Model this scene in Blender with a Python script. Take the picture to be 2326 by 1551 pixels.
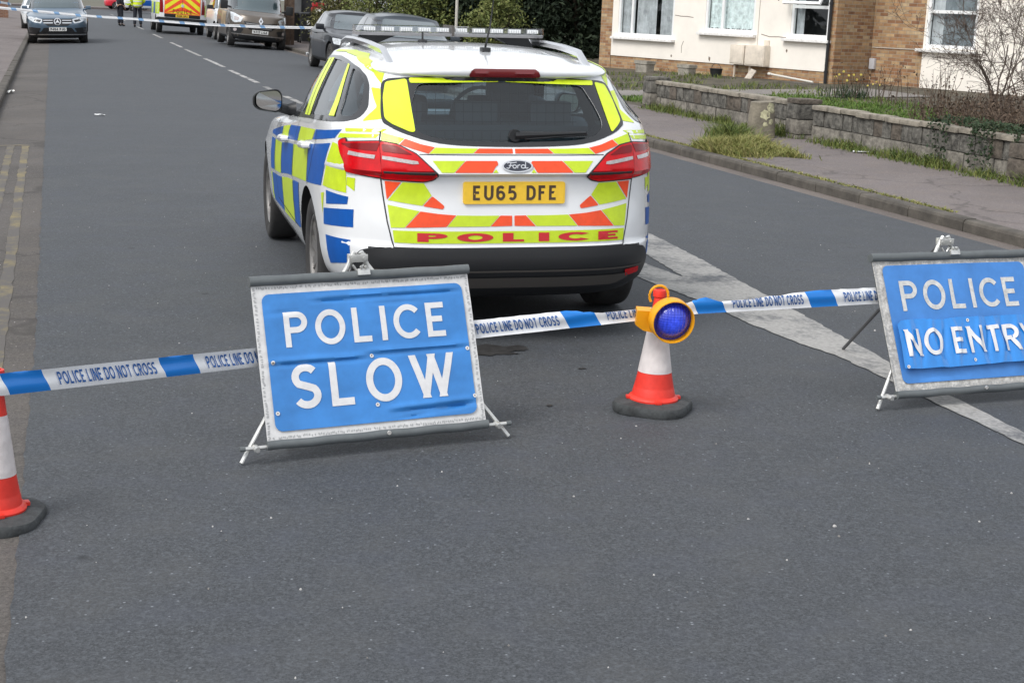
import bpy, bmesh, math, random
import numpy as np
from mathutils import Vector, Matrix, noise
from mathutils.bvhtree import BVHTree
from mathutils.geometry import delaunay_2d_cdt

random.seed(7)
PI = math.pi
R = math.radians
scene = bpy.context.scene
for o in list(bpy.data.objects):
    bpy.data.objects.remove(o)
COL = scene.collection

# ------------------------------------------------------------------ camera
CAM_H = 1.65
cam = bpy.data.cameras.new('camera')
cam.sensor_width = 36.0
cam.lens = 54.17
cam.clip_end = 2000
camo = bpy.data.objects.new('camera', cam)
COL.objects.link(camo)
_p, _r = R(12.232), R(2.5)
_fw = Vector((0, math.cos(_p), -math.sin(_p)))
_up0 = Vector((0, math.sin(_p), math.cos(_p)))
_ri0 = Vector((1, 0, 0))
_ri = _ri0 * math.cos(_r) + _up0 * math.sin(_r)
_up = -_ri0 * math.sin(_r) + _up0 * math.cos(_r)
camo.matrix_world = Matrix(((_ri.x, _up.x, -_fw.x, 0), (_ri.y, _up.y, -_fw.y, 0), (_ri.z, _up.z, -_fw.z, CAM_H), (0, 0, 0, 1)))
scene.camera = camo

# ------------------------------------------------------------------ sky and sun (bright overcast)
SUN_EL, SUN_AZ = 50.0, -135.0         # azimuth measured from +Y towards +X
world = bpy.data.worlds.new("World")
scene.world = world
world.use_nodes = True
nt = world.node_tree
nt.nodes.clear()
sky = nt.nodes.new('ShaderNodeTexSky')
sky.sky_type = 'NISHITA'
sky.sun_disc = False
sky.sun_elevation = R(SUN_EL)
sky.sun_rotation = R(SUN_AZ)
sky.air_density = 1.0
sky.dust_density = 4.0
hs = nt.nodes.new('ShaderNodeHueSaturation')
hs.inputs['Saturation'].default_value = 0.22
bg = nt.nodes.new('ShaderNodeBackground')
bg.inputs['Strength'].default_value = 0.15
wo = nt.nodes.new('ShaderNodeOutputWorld')
nt.links.new(sky.outputs[0], hs.inputs['Color'])
# thin even cloud over the sky
cloud = nt.nodes.new('ShaderNodeMix')
cloud.data_type = 'RGBA'
cloud.inputs[0].default_value = 0.55
cloud.inputs[7].default_value = (5.0, 5.25, 5.6, 1)
nt.links.new(hs.outputs[0], cloud.inputs[6])
nt.links.new(cloud.outputs[2], bg.inputs['Color'])
nt.links.new(bg.outputs[0], wo.inputs['Surface'])
sd = bpy.data.lights.new('sun', 'SUN')
sd.energy = 1.3
sd.angle = R(24)
sd.color = (1.0, 0.96, 0.9)
so = bpy.data.objects.new('sun', sd)
COL.objects.link(so)
_sv = Vector((math.sin(R(SUN_AZ)) * math.cos(R(SUN_EL)), math.cos(R(SUN_AZ)) * math.cos(R(SUN_EL)), math.sin(R(SUN_EL))))
so.rotation_euler = _sv.to_track_quat('Z', 'Y').to_euler()
so.location = (0, 0, 30)
scene.view_settings.view_transform = 'Standard'
scene.view_settings.look = 'None'
scene.view_settings.gamma = 1.0
scene.view_settings.use_curve_mapping = False
scene.view_settings.exposure = 0.6
scene.cycles.max_bounces = 8
scene.cycles.transparent_max_bounces = 12

# ------------------------------------------------------------------ road frame: a = along the road, l = across it (right positive)
RAZ = R(-16.77)
UA = Vector((math.sin(RAZ), math.cos(RAZ), 0))
UL = Vector((UA.y, -UA.x, 0))
CROWN = 3.85
KERB_L, KERB_R = -0.76, 7.5


def road_z(l):
    s = min(max(l, -1.0), 8.0) - CROWN
    return -0.0058 * s * s


def ground_z(a, l):
    if l < KERB_L - 0.1:
        return road_z(KERB_L) + 0.10 + 0.02 * min(KERB_L - l, 6)
    if l <= KERB_R + 0.08:
        return road_z(l)
    zk = road_z(KERB_R) + 0.10
    d = l - KERB_R
    z = zk + 0.02 * min(d, 2.3)
    if d > 2.3:
        z += 0.031 * min(d - 2.3, 7)
    return z


def W(a, l, z=None):
    p = UA * a + UL * l
    p.z = ground_z(a, l) if z is None else z
    return p


def place(o, a, l, yaw=0.0, z=None, lean=0.0):
    """stand an object on the road frame: its +Y along the road, yaw in degrees clockwise seen from above"""
    o.matrix_world = Matrix.Translation(W(a, l, z)) @ Matrix.Rotation(-RAZ - R(yaw), 4, 'Z') @ Matrix.Rotation(R(lean), 4, 'Y')


# ------------------------------------------------------------------ tags and linking
def tag(o, label=None, cat=None, group=None, kind=None):
    if label:
        o['label'] = label
    if cat:
        o['category'] = cat
    if group:
        o['group'] = group
    if kind:
        o['kind'] = kind
    return o


def empty(name, loc=(0, 0, 0), rz=0.0):
    o = bpy.data.objects.new(name, None)
    o.empty_display_size = 0.2
    COL.objects.link(o)
    o.location = loc
    o.rotation_euler = (0, 0, rz)
    return o


def copy_tree(o, parent=None):
    c = o.copy()
    COL.objects.link(c)
    if parent is not None:
        c.parent = parent
    for ch in o.children:
        copy_tree(ch, c)
    return c


# ------------------------------------------------------------------ mesh collector
class MB:
    def __init__(self):
        self.v = []
        self.f = []
        self.m = []
        self.sm = []

    def add(self, vs, fs, mi=0, smooth=False):
        b = len(self.v)
        self.v += [tuple(p) for p in vs]
        for f in fs:
            self.f.append(tuple(b + i for i in f))
            self.m.append(mi)
            self.sm.append(smooth)
        return self

    def box(self, c, s, rot=None, mi=0, bev=0.0):
        hx, hy, hz = s[0] / 2, s[1] / 2, s[2] / 2
        c = Vector(c)
        if bev <= 0:
            vs = [Vector((x, y, z)) for z in (-hz, hz) for y in (-hy, hy) for x in (-hx, hx)]
            fs = [(0, 2, 3, 1), (4, 5, 7, 6), (0, 1, 5, 4), (2, 6, 7, 3), (0, 4, 6, 2), (1, 3, 7, 5)]
        else:
            bm = bmesh.new()
            bmesh.ops.create_cube(bm, size=1)
            bmesh.ops.scale(bm, vec=s, verts=bm.verts)
            bmesh.ops.bevel(bm, geom=list(bm.edges), offset=bev, segments=2, profile=0.7, affect='EDGES')
            bm.verts.index_update()
            vs = [v.co.copy() for v in bm.verts]
            fs = [tuple(v.index for v in f.verts) for f in bm.faces]
            bm.free()
        if rot is not None:
            m = rot if isinstance(rot, Matrix) else Matrix.Rotation(rot, 3, 'Z')
            vs = [m @ v for v in vs]
        return self.add([c + v for v in vs], fs, mi, bev > 0)

    def rings(self, rings, mi=0, smooth=True, closed=True, cap0=True, cap1=True):
        n = len(rings[0])
        vs = [p for r in rings for p in r]
        fs = []
        for i in range(len(rings) - 1):
            for j in range(n if closed else n - 1):
                k = (j + 1) % n
                fs.append((i * n + j, i * n + k, (i + 1) * n + k, (i + 1) * n + j))
        self.add(vs, fs, mi, smooth)
        b = len(self.v) - len(vs)
        if cap0:
            self.f.append(tuple(b + j for j in reversed(range(n)))); self.m.append(mi); self.sm.append(False)
        if cap1:
            q = b + (len(rings) - 1) * n
            self.f.append(tuple(q + j for j in range(n))); self.m.append(mi); self.sm.append(False)
        return self

    def tube(self, pts, r, n=8, mi=0, cap=True):
        pts = [Vector(p) for p in pts]
        rr = r if isinstance(r, (list, tuple)) else [r] * len(pts)
        rings = []
        ref = None
        for i, p in enumerate(pts):
            d = (pts[min(i + 1, len(pts) - 1)] - pts[max(i - 1, 0)])
            if d.length < 1e-9:
                d = Vector((0, 0, 1))
            d.normalize()
            if ref is None:
                ref = Vector((0, 0, 1)) if abs(d.z) < 0.9 else Vector((1, 0, 0))
            a = d.cross(ref)
            if a.length < 1e-6:
                a = d.cross(Vector((0.3, 1, 0.2)))
            a.normalize()
            b = d.cross(a)
            ref = -b if False else ref
            rings.append([p + (a * math.cos(2 * PI * j / n) + b * math.sin(2 * PI * j / n)) * rr[i] for j in range(n)])
        return self.rings(rings, mi, True, True, cap, cap)

    def lathe(self, prof, n=24, origin=(0, 0, 0), axis='z', mi=0, smooth=True, cap=True, sx=1.0, sy=1.0):
        o = Vector(origin)
        rings = []
        for r, h in prof:
            ring = []
            for j in range(n):
                t = 2 * PI * j / n
                c, s = math.cos(t) * r * sx, math.sin(t) * r * sy
                ring.append(o + (Vector((c, s, h)) if axis == 'z' else Vector((h, c, s)) if axis == 'x' else Vector((s, h, c))))
            rings.append(ring)
        return self.rings(rings, mi, smooth, True, cap, cap)

    def prism(self, poly, vec, mi=0):
        """closed 3-D polygon extruded along vec"""
        n = len(poly)
        vec = Vector(vec)
        vs = [Vector(p) for p in poly] + [Vector(p) + vec for p in poly]
        fs = [tuple(reversed(range(n))), tuple(range(n, 2 * n))]
        fs += [(i, (i + 1) % n, n + (i + 1) % n, n + i) for i in range(n)]
        return self.add(vs, fs, mi)

    def build(self, name, mats, parent=None, angle=35, fix=True):
        me = bpy.data.meshes.new(name)
        me.from_pydata(self.v, [], self.f)
        for m in (mats if isinstance(mats, (list, tuple)) else [mats]):
            me.materials.append(m)
        me.polygons.foreach_set('material_index', self.m)
        me.polygons.foreach_set('use_smooth', self.sm)
        if fix:
            bm = bmesh.new()
            bm.from_mesh(me)
            bmesh.ops.recalc_face_normals(bm, faces=bm.faces)
            bm.to_mesh(me)
            bm.free()
        me.update()
        if any(self.sm):
            me.set_sharp_from_angle(angle=R(angle))
        o = bpy.data.objects.new(name, me)
        COL.objects.link(o)
        if parent is not None:
            o.parent = parent
        return o


# ------------------------------------------------------------------ materials
MATS = {}


def srgb(r, g, b):
    f = lambda c: ((c / 255 + 0.055) / 1.055) ** 2.4 if c / 255 > 0.04045 else c / 255 / 12.92
    return (f(r), f(g), f(b))


def mat(name, col, rough=0.6, metal=0.0, coat=0.0, var=0.0, vscale=6.0, bump=0.0, bscale=40.0, spec=0.5, emit=None, trans=0.0, alpha=1.0, var2=None, detail=4.0, bdist=0.01):
    """Principled material; var mixes a darker/lighter noise into the colour, bump adds a noise bump"""
    if name in MATS:
        return MATS[name]
    m = bpy.data.materials.new(name)
    m.use_nodes = True
    t = m.node_tree
    b = t.nodes['Principled BSDF']
    b.inputs['Base Color'].default_value = (*col, 1)
    b.inputs['Roughness'].default_value = rough
    b.inputs['Metallic'].default_value = metal
    b.inputs['Specular IOR Level'].default_value = spec
    b.inputs['Coat Weight'].default_value = coat
    b.inputs['Coat Roughness'].default_value = 0.04
    b.inputs['Transmission Weight'].default_value = trans
    if emit:
        b.inputs['Emission Color'].default_value = (*emit[0], 1)
        b.inputs['Emission Strength'].default_value = emit[1]
    tc = None
    if var > 0 or bump > 0:
        tc = t.nodes.new('ShaderNodeTexCoord')
    if var > 0:
        n = t.nodes.new('ShaderNodeTexNoise')
        n.inputs['Scale'].default_value = vscale
        n.inputs['Detail'].default_value = detail
        n.inputs['Roughness'].default_value = 0.65
        t.links.new(tc.outputs['Object'], n.inputs['Vector'])
        cr = t.nodes.new('ShaderNodeValToRGB')
        cr.color_ramp.elements[0].position = 0.3
        cr.color_ramp.elements[1].position = 0.7
        lo = [max(0, c * (1 - var)) for c in col]
        hi = [min(1, c * (1 + var)) for c in (var2 or col)]
        cr.color_ramp.elements[0].color = (*lo, 1)
        cr.color_ramp.elements[1].color = (*hi, 1)
        t.links.new(n.outputs['Fac'], cr.inputs['Fac'])
        t.links.new(cr.outputs['Color'], b.inputs['Base Color'])
    if bump > 0:
        n2 = t.nodes.new('ShaderNodeTexNoise')
        n2.inputs['Scale'].default_value = bscale
        n2.inputs['Detail'].default_value = 5
        t.links.new(tc.outputs['Object'], n2.inputs['Vector'])
        bp = t.nodes.new('ShaderNodeBump')
        bp.inputs['Strength'].default_value = bump
        bp.inputs['Distance'].default_value = bdist
        t.links.new(n2.outputs['Fac'], bp.inputs['Height'])
        t.links.new(bp.outputs['Normal'], b.inputs['Normal'])
    MATS[name] = m
    return m


def glass_mat(name, tint=(0.75, 0.82, 0.82), dark=0.5, rough=0.0):
    """thin pane: fresnel reflection over a tinted see-through sheet"""
    if name in MATS:
        return MATS[name]
    m = bpy.data.materials.new(name)
    m.use_nodes = True
    t = m.node_tree
    t.nodes.clear()
    out = t.nodes.new('ShaderNodeOutputMaterial')
    mx = t.nodes.new('ShaderNodeMixShader')
    tr = t.nodes.new('ShaderNodeBsdfTransparent')
    tr.inputs['Color'].default_value = (*[c * dark for c in tint], 1)
    gl = t.nodes.new('ShaderNodeBsdfGlossy')
    gl.inputs['Roughness'].default_value = rough
    gl.inputs['Color'].default_value = (1, 1, 1, 1)
    fr = t.nodes.new('ShaderNodeFresnel')
    # same reflection from either side of the sheet
    ge = t.nodes.new('ShaderNodeNewGeometry')
    ma = t.nodes.new('ShaderNodeMath')
    ma.operation = 'MULTIPLY_ADD'
    ma.inputs[1].default_value = 1 / 1.6 - 1.6
    ma.inputs[2].default_value = 1.6
    t.links.new(ge.outputs['Backfacing'], ma.inputs[0])
    t.links.new(ma.outputs[0], fr.inputs['IOR'])
    t.links.new(fr.outputs[0], mx.inputs[0])
    t.links.new(tr.outputs[0], mx.inputs[1])
    t.links.new(gl.outputs[0], mx.inputs[2])
    t.links.new(mx.outputs[0], out.inputs['Surface'])
    MATS[name] = m
    return m


# ------------------------------------------------------------------ 2-D shapes: strokes, letters, patches
def arc(cx, cy, rx, ry, a0, a1, n=14):
    return [(cx + rx * math.cos(R(a0 + (a1 - a0) * i / n)), cy + ry * math.sin(R(a0 + (a1 - a0) * i / n))) for i in range(n + 1)]


GLYPH = {   # centre lines in a box of height 1; width given first
    'P': (0.56, [[(0, 0), (0, 1)], [(0, 1), (.3, 1)] + arc(.3, .74, .26, .26, 90, -90)[1:] + [(0, .48)]]),
    'O': (0.78, [arc(.39, .5, .39, .5, 0, 360, 40)]),
    'L': (0.5, [[(0, 1), (0, 0), (.5, 0)]]),
    'I': (0.0, [[(0, 0), (0, 1)]]),
    'C': (0.68, [arc(.4, .5, .4, .5, 42, 318, 32)]),
    'E': (0.52, [[(.52, 1), (0, 1), (0, 0), (.52, 0)], [(0, .52), (.44, .52)]]),
    'S': (0.54, [arc(.27, .745, .265, .255, 35, 225, 14) + [(.27 + .0, .5)] + arc(.27, .25, .275, .25, 45, -150, 14)]),
    'W': (1.0, [[(0, 1), (.27, 0)], [(.27, 0), (.5, 1)], [(.5, 1), (.73, 0)], [(.73, 0), (1.0, 1)]]),
    'N': (0.6, [[(0, 0), (0, 1)], [(0, 1), (.6, 0)], [(.6, 0), (.6, 1)]]),
    'T': (0.62, [[(0, 1), (.62, 1)], [(.31, 1), (.31, 0)]]),
    'R': (0.58, [[(0, 0), (0, 1)], [(0, 1), (.3, 1)] + arc(.3, .745, .26, .255, 90, -90)[1:] + [(0, .49)], [(.26, .49), (.58, 0)]]),
    'Y': (0.64, [[(0, 1), (.32, .46)], [(.64, 1), (.32, .46)], [(.32, .5), (.32, 0)]]),
    'D': (0.62, [[(0, 0), (0, 1), (.24, 1)] + arc(.24, .62, .38, .38, 90, 0)[1:] + arc(.24, .38, .38, .38, 0, -90) + [(0, 0)]]),
    'U': (0.62, [[(0, 1), (0, .3)] + arc(.31, .31, .31, .31, 180, 360)[1:] + [(.62, 1)]]),
    'F': (0.5, [[(.5, 1), (0, 1), (0, 0)], [(0, .52), (.42, .52)]]),
    '6': (0.6, [[(.56, .9)] + arc(.3, .72, .3, .28, 45, 180)[1:] + [(0, .3)] + arc(.3, .29, .3, .29, 180, 540, 28)[1:]]),
    '5': (0.56, [[(.54, 1), (.06, 1), (.03, .56), (.28, .6)] + arc(.28, .3, .28, .3, 85, -140, 18)]),
    'A': (0.7, [[(0, 0), (.35, 1), (.7, 0)], [(.14, .34), (.56, .34)]]),
    'G': (0.7, [arc(.4, .5, .4, .5, 42, 325, 32) + [(.74, .46), (.44, .46)]]),
    'J': (0.46, [[(.46, 1), (.46, .24)] + arc(.23, .24, .23, .24, 0, -170)[1:]]),
    'X': (0.6, [[(0, 0), (.6, 1)], [(0, 1), (.6, 0)]]),
    'V': (0.7, [[(0, 1), (.35, 0), (.7, 1)]]),
    'K': (0.6, [[(0, 0), (0, 1)], [(0, .42), (.56, 1)], [(.2, .6), (.6, 0)]]),
    'B': (0.58, [[(0, 0), (0, 1), (.28, 1)] + arc(.28, .76, .26, .24, 90, -90)[1:] + [(0, .52)], [(.28, .52)] + arc(.28, .26, .3, .26, 90, -90)[1:] + [(0, 0)]]),
    '1': (0.2, [[(-.02, .8), (.2, 1), (.2, 0)]]),
    '7': (0.54, [[(0, 1), (.54, 1), (.16, 0)]]),
    '4': (0.6, [[(.46, 0), (.46, 1), (0, .26), (.62, .26)]]),
    '2': (0.56, [arc(.28, .72, .27, .28, 160, -35, 14) + [(0, 0), (.56, 0)]]),
    '8': (0.6, [arc(.3, .75, .24, .25, 0, 360, 24), arc(.3, .25, .3, .26, 0, 360, 24)]),
}


def stroke(path, wd):
    """quads along a path, mitred"""
    n = len(path)
    P2 = [Vector(p) for p in path]
    closed = (P2[0] - P2[-1]).length < 1e-6
    L, Rr = [], []
    for i in range(n):
        if closed and i in (0, n - 1):
            d0, d1 = P2[n - 1] - P2[n - 2], P2[1] - P2[0]
        else:
            d0 = P2[i] - P2[i - 1] if i > 0 else P2[1] - P2[0]
            d1 = P2[i + 1] - P2[i] if i < n - 1 else P2[n - 1] - P2[n - 2]
        d0 = d0.normalized(); d1 = d1.normalized()
        n0 = Vector((-d0.y, d0.x)); n1 = Vector((-d1.y, d1.x))
        m = (n0 + n1)
        m = m / max(m.length_squared / 2, 0.25)
        L.append(P2[i] + m * wd / 2)
        Rr.append(P2[i] - m * wd / 2)
    return [[tuple(Rr[i]), tuple(Rr[i + 1]), tuple(L[i + 1]), tuple(L[i])] for i in range(n - 1)]


def text_polys(s, h, wd, x0=0.0, y0=0.0, gap=0.2, space=0.35, sx=1.0, width=None, wdx=None):
    """list (one per letter) of quads; letters of height h (outer), stroke wd*h; fit to width when given"""
    core = 1 - wd
    def lay(sxx, g):
        out, x = [], 0.0
        for ch in s:
            if ch == ' ':
                x += space * sxx
                continue
            gw, paths = GLYPH[ch]
            quads = []
            for p in paths:
                pp = [(x + wd / 2 * (1 if not wdx else wdx) + q[0] * sxx * core, wd / 2 + q[1] * core) for q in p]
                # stems run to the full height of the letter
                for e, n2 in ((0, 1), (-1, -2)):
                    dy = pp[e][1] - pp[n2][1]
                    if p[e][1] in (0, 1) and abs(dy) > .2 and p[0] != p[-1]:
                        k2 = wd / 2 / abs(dy)
                        pp[e] = (pp[e][0] + (pp[e][0] - pp[n2][0]) * k2, pp[e][1] + dy * k2)
                if len(pp) == 2 and abs(pp[0][0] - pp[1][0]) > .02 and abs(pp[0][1] - pp[1][1]) > .2:
                    dx, dy = pp[1][0] - pp[0][0], pp[1][1] - pp[0][1]
                    hw_ = wd / 2 * math.hypot(dx, dy) / abs(dy)
                    quads.append([(pp[0][0] - hw_, pp[0][1]), (pp[0][0] + hw_, pp[0][1]), (pp[1][0] + hw_, pp[1][1]), (pp[1][0] - hw_, pp[1][1])])
                    continue
                quads += stroke(pp, wd)
            out.append(quads)
            x += gw * sxx * core + wd + g
        return out, x - g
    out, tot = lay(sx, gap)
    if width:
        for _ in range(8):
            k = (width / h) / tot
            sx *= k
            gap *= k
            space *= 1
            out, tot = lay(sx, gap)
    return [[[(x0 + q[0] * h, y0 + q[1] * h) for q in qd] for qd in L] for L in out]


def area2(p):
    return sum(p[i][0] * p[(i + 1) % len(p)][1] - p[(i + 1) % len(p)][0] * p[i][1] for i in range(len(p))) / 2


def triangulate(polys, res=None, holes=()):
    """union of 2-D polygons (less the holes) -> (verts2d, triangles); res adds grid points so that the patch can bend"""
    vs, fs = [], []
    nh = 0
    for k0, p in enumerate(list(polys) + list(holes)):
        if abs(area2(p)) < 1e-12:
            continue
        if k0 < len(polys):
            nh += 1
        p = list(p) if area2(p) > 0 else list(reversed(p))
        q = []
        for i in range(len(p)):
            a, b = Vector(p[i]), Vector(p[(i + 1) % len(p)])
            k = max(1, int((b - a).length / res + 0.5)) if res else 1
            q += [a.lerp(b, j / k) for j in range(k)]
        base = len(vs)
        vs += q
        fs.append(list(range(base, base + len(q))))
    if res:
        xs = [v.x for v in vs]; ys = [v.y for v in vs]
        nx = int((max(xs) - min(xs)) / res); ny = int((max(ys) - min(ys)) / res)
        for i in range(1, nx + 1):
            for j in range(1, ny + 1):
                vs.append(Vector((min(xs) + (i - 0.43) * res, min(ys) + (j - 0.47) * res)))
    r = delaunay_2d_cdt([Vector((v[0], v[1])) for v in vs], [], fs, 0, 1e-6, True)
    ov, ofs, orf = r[0], r[2], r[5]
    tri = [tuple(f) for f, o in zip(ofs, orf) if len(o) > 0 and max(o) < nh]
    if len(polys) > 3 and len(tri) < 60000:       # the union must not fill the counters of letters
        A = [np.array(p) for p in polys]
        bx = [(p[:, 0].min(), p[:, 0].max(), p[:, 1].min(), p[:, 1].max()) for p in A]

        def inside(x, y):
            for p, q in zip(A, bx):
                if q[0] <= x <= q[1] and q[2] <= y <= q[3]:
                    x1, y1 = p[:, 0], p[:, 1]
                    x2, y2 = np.roll(x1, -1), np.roll(y1, -1)
                    with np.errstate(divide='ignore', invalid='ignore'):
                        c = ((y1 > y) != (y2 > y)) & (x < (x2 - x1) * (y - y1) / (y2 - y1) + x1)
                    if c.sum() % 2:
                        return True
            return False
        tri = [f for f in tri if inside(sum(ov[i][0] for i in f) / len(f), sum(ov[i][1] for i in f) / len(f))]
    used = sorted({i for f in tri for i in f})
    mp = {i: k for k, i in enumerate(used)}
    return [tuple(ov[i]) for i in used], [tuple(mp[i] for i in f) for f in tri]


def rrect(x0, y0, x1, y1, r, n=5):
    return arc(x1 - r, y1 - r, r, r, 0, 90, n) + arc(x0 + r, y1 - r, r, r, 90, 180, n) + arc(x0 + r, y0 + r, r, r, 180, 270, n) + arc(x1 - r, y0 + r, r, r, 270, 360, n)


def ring_polys(outer, inner):
    """quads between two outlines with the same number of points"""
    n = len(outer)
    return [[outer[i], outer[(i + 1) % n], inner[(i + 1) % n], inner[i]] for i in range(n)]


def inset_poly(p, d):
    """move a polygon's outline inwards by d (positive = in)"""
    if area2(p) < 0:
        p = list(reversed(p))
    n = len(p)
    out = []
    for i in range(n):
        a, b, c = Vector(p[i - 1]), Vector(p[i]), Vector(p[(i + 1) % n])
        d0, d1 = (b - a).normalized(), (c - b).normalized()
        n0, n1 = Vector((-d0.y, d0.x)), Vector((-d1.y, d1.x))
        m = n0 + n1
        m = m / max(m.length_squared / 2, 0.35)
        out.append(tuple(b + m * d))
    return out


def round_poly(p, r, n=4):
    """round the corners of a polygon"""
    out = []
    k = len(p)
    for i in range(k):
        a, b, c = Vector(p[i - 1]), Vector(p[i]), Vector(p[(i + 1) % k])
        da, dc = a - b, c - b
        q = min(r, da.length * 0.45, dc.length * 0.45)
        s, e = b + da.normalized() * q, b + dc.normalized() * q
        for j in range(n + 1):
            t = j / n
            out.append(tuple(s * (1 - t) ** 2 + b * 2 * t * (1 - t) + e * t * t))
    return out


def smooth_closed(p, n=6):
    """Catmull-Rom through closed control points"""
    out = []
    k = len(p)
    for i in range(k):
        a, b, c, d = [Vector(p[(i + j) % k]) for j in (-1, 0, 1, 2)]
        for j in range(n):
            t = j / n
            out.append(tuple(0.5 * ((2 * b) + (c - a) * t + (2 * a - 5 * b + 4 * c - d) * t * t + (3 * b - a - 3 * c + d) * t ** 3)))
    return out


def sheet(polys, fn, res=None, mb=None, mi=0, smooth=False, holes=()):
    """2-D polygons laid on a surface: fn(x, y) -> 3-D point or None"""
    vs, fs = triangulate(polys, res, holes)
    pts = [fn(x, y) for x, y in vs]
    mb = mb or MB()
    ok = [f for f in fs if all(pts[i] is not None for i in f)]
    pts = [p if p is not None else Vector((0, 0, 0)) for p in pts]
    mb.add(pts, ok, mi, smooth)
    return mb
# ------------------------------------------------------------------ ground materials
def ground_mat(name, base, speck=.5, speck_scale=55.0, big=.12, tint=None, bump=.25, dark=0.35, rough=.86, cracks=False):
    m = bpy.data.materials.new(name)
    m.use_nodes = True
    t = m.node_tree
    b = t.nodes['Principled BSDF']
    b.inputs['Roughness'].default_value = rough
    b.inputs['Specular IOR Level'].default_value = .4
    N = t.nodes.new
    Lk = t.links.new
    tc = N('ShaderNodeTexCoord')
    co = tc.outputs['Object']

    def noise_(scale, detail=4, rgh=.6):
        n = N('ShaderNodeTexNoise')
        n.inputs['Scale'].default_value = scale
        n.inputs['Detail'].default_value = detail
        n.inputs['Roughness'].default_value = rgh
        Lk(co, n.inputs['Vector'])
        return n.outputs['Fac']

    def ramp(src, stops):
        c = N('ShaderNodeValToRGB')
        while len(c.color_ramp.elements) < len(stops):
            c.color_ramp.elements.new(.5)
        for e, (p, v) in zip(c.color_ramp.elements, stops):
            e.position = p
            e.color = (v, v, v, 1) if not isinstance(v, tuple) else (*v, 1)
        Lk(src, c.inputs['Fac'])
        return c.outputs['Color']

    def mix(a, bb, fac, typ='MIX'):
        x = N('ShaderNodeMix')
        x.data_type = 'RGBA'
        x.blend_type = typ
        for s, v in ((6, a), (7, bb)):
            if isinstance(v, tuple):
                x.inputs[s].default_value = (*v, 1)
            else:
                Lk(v, x.inputs[s])
        if isinstance(fac, (int, float)):
            x.inputs[0].default_value = fac
        else:
            Lk(fac, x.inputs[0])
        return x.outputs[2]
    col = mix(tuple(c * (1 - big) for c in base), tuple(c * (1 + big) for c in (tint or base)), ramp(noise_(.55, 5), [(.35, 0.), (.65, 1.)]))
    # aggregate grain at two sizes
    col = mix(col, (.0, .0, .0), mix((0, 0, 0), ramp(noise_(130, 3, .8), [(.40, 1.), (.56, 0.)]), dark))
    col = mix(col, tuple(min(1, c * 2.1) for c in base), ramp(noise_(88, 3, .85), [(.56, 0.), (.70, .8)]))
    # mottling: bluish and brownish areas, darker worn bits
    col = mix(col, tuple(c * k for c, k in zip(base, (1.13, 1.07, .99))), ramp(noise_(3.1, 3, .5), [(.48, 0.), (.68, .45)]))
    col = mix(col, tuple(c * k for c, k in zip(base, (.93, .94, 1.05))), ramp(noise_(4.3, 3, .5), [(.50, 0.), (.70, .45)]))
    col = mix(col, tuple(c * 1.45 for c in base), ramp(noise_(38, 2, .6), [(.55, 0.), (.70, .5)]))
    col = mix(col, tuple(c * .55 for c in base), ramp(noise_(44, 2, .6), [(.60, 0.), (.74, .6)]))
    col = mix(col, tuple(c * 1.5 for c in base), ramp(noise_(62, 2, .7), [(.53, 0.), (.66, .55)]))
    col = mix(col, tuple(c * .45 for c in base), ramp(noise_(70, 2, .7), [(.54, 0.), (.66, .55)]))
    # pale stones
    v = N('ShaderNodeTexVoronoi')
    v.inputs['Scale'].default_value = speck_scale
    Lk(co, v.inputs['Vector'])
    sp = N('ShaderNodeSeparateColor')
    Lk(v.outputs['Color'], sp.inputs[0])
    mth = N('ShaderNodeMath'); mth.operation = 'GREATER_THAN'; mth.inputs[1].default_value = 1 - speck * .12
    Lk(sp.outputs[0], mth.inputs[0])
    st = ramp(v.outputs['Distance'], [(.07, .95), (.25, 0.)])
    m2 = N('ShaderNodeMath'); m2.operation = 'MULTIPLY'
    Lk(mth.outputs[0], m2.inputs[0]); Lk(st, m2.inputs[1])
    col = mix(col, tuple(min(1, c * 3.0 + .03) for c in base), m2.outputs[0])
    # dark spots of old gum and oil
    v2 = N('ShaderNodeTexVoronoi')
    v2.inputs['Scale'].default_value = 2.6
    Lk(co, v2.inputs['Vector'])
    sp2 = N('ShaderNodeSeparateColor'); Lk(v2.outputs['Color'], sp2.inputs[0])
    g2 = N('ShaderNodeMath'); g2.operation = 'GREATER_THAN'; g2.inputs[1].default_value = .72; Lk(sp2.outputs[1], g2.inputs[0])
    m3 = N('ShaderNodeMath'); m3.operation = 'MULTIPLY'
    Lk(g2.outputs[0], m3.inputs[0]); Lk(ramp(v2.outputs['Distance'], [(.035, .75), (.075, 0.)]), m3.inputs[1])
    col = mix(col, tuple(c * .28 for c in base), m3.outputs[0])
    if cracks:
        v3 = N('ShaderNodeTexVoronoi'); v3.feature = 'DISTANCE_TO_EDGE'; v3.inputs['Scale'].default_value = .42
        nz = N('ShaderNodeTexNoise'); nz.inputs['Scale'].default_value = 1.6; nz.inputs['Detail'].default_value = 6
        Lk(co, nz.inputs['Vector'])
        va = N('ShaderNodeVectorMath'); va.operation = 'MULTIPLY_ADD'; va.inputs[1].default_value = (1.1, 1.1, 0); Lk(nz.outputs['Color'], va.inputs[0]); Lk(co, va.inputs[2])
        Lk(va.outputs[0], v3.inputs['Vector'])
        col = mix(col, tuple(c * .45 for c in base), ramp(v3.outputs['Distance'], [(.004, .6), (.012, 0.)]))
    Lk(col, b.inputs['Base Color'])
    bp = N('ShaderNodeBump')
    bp.inputs['Strength'].default_value = bump
    bp.inputs['Distance'].default_value = .004
    Lk(noise_(150, 3, .75), bp.inputs['Height'])
    Lk(bp.outputs['Normal'], b.inputs['Normal'])
    return m


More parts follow.
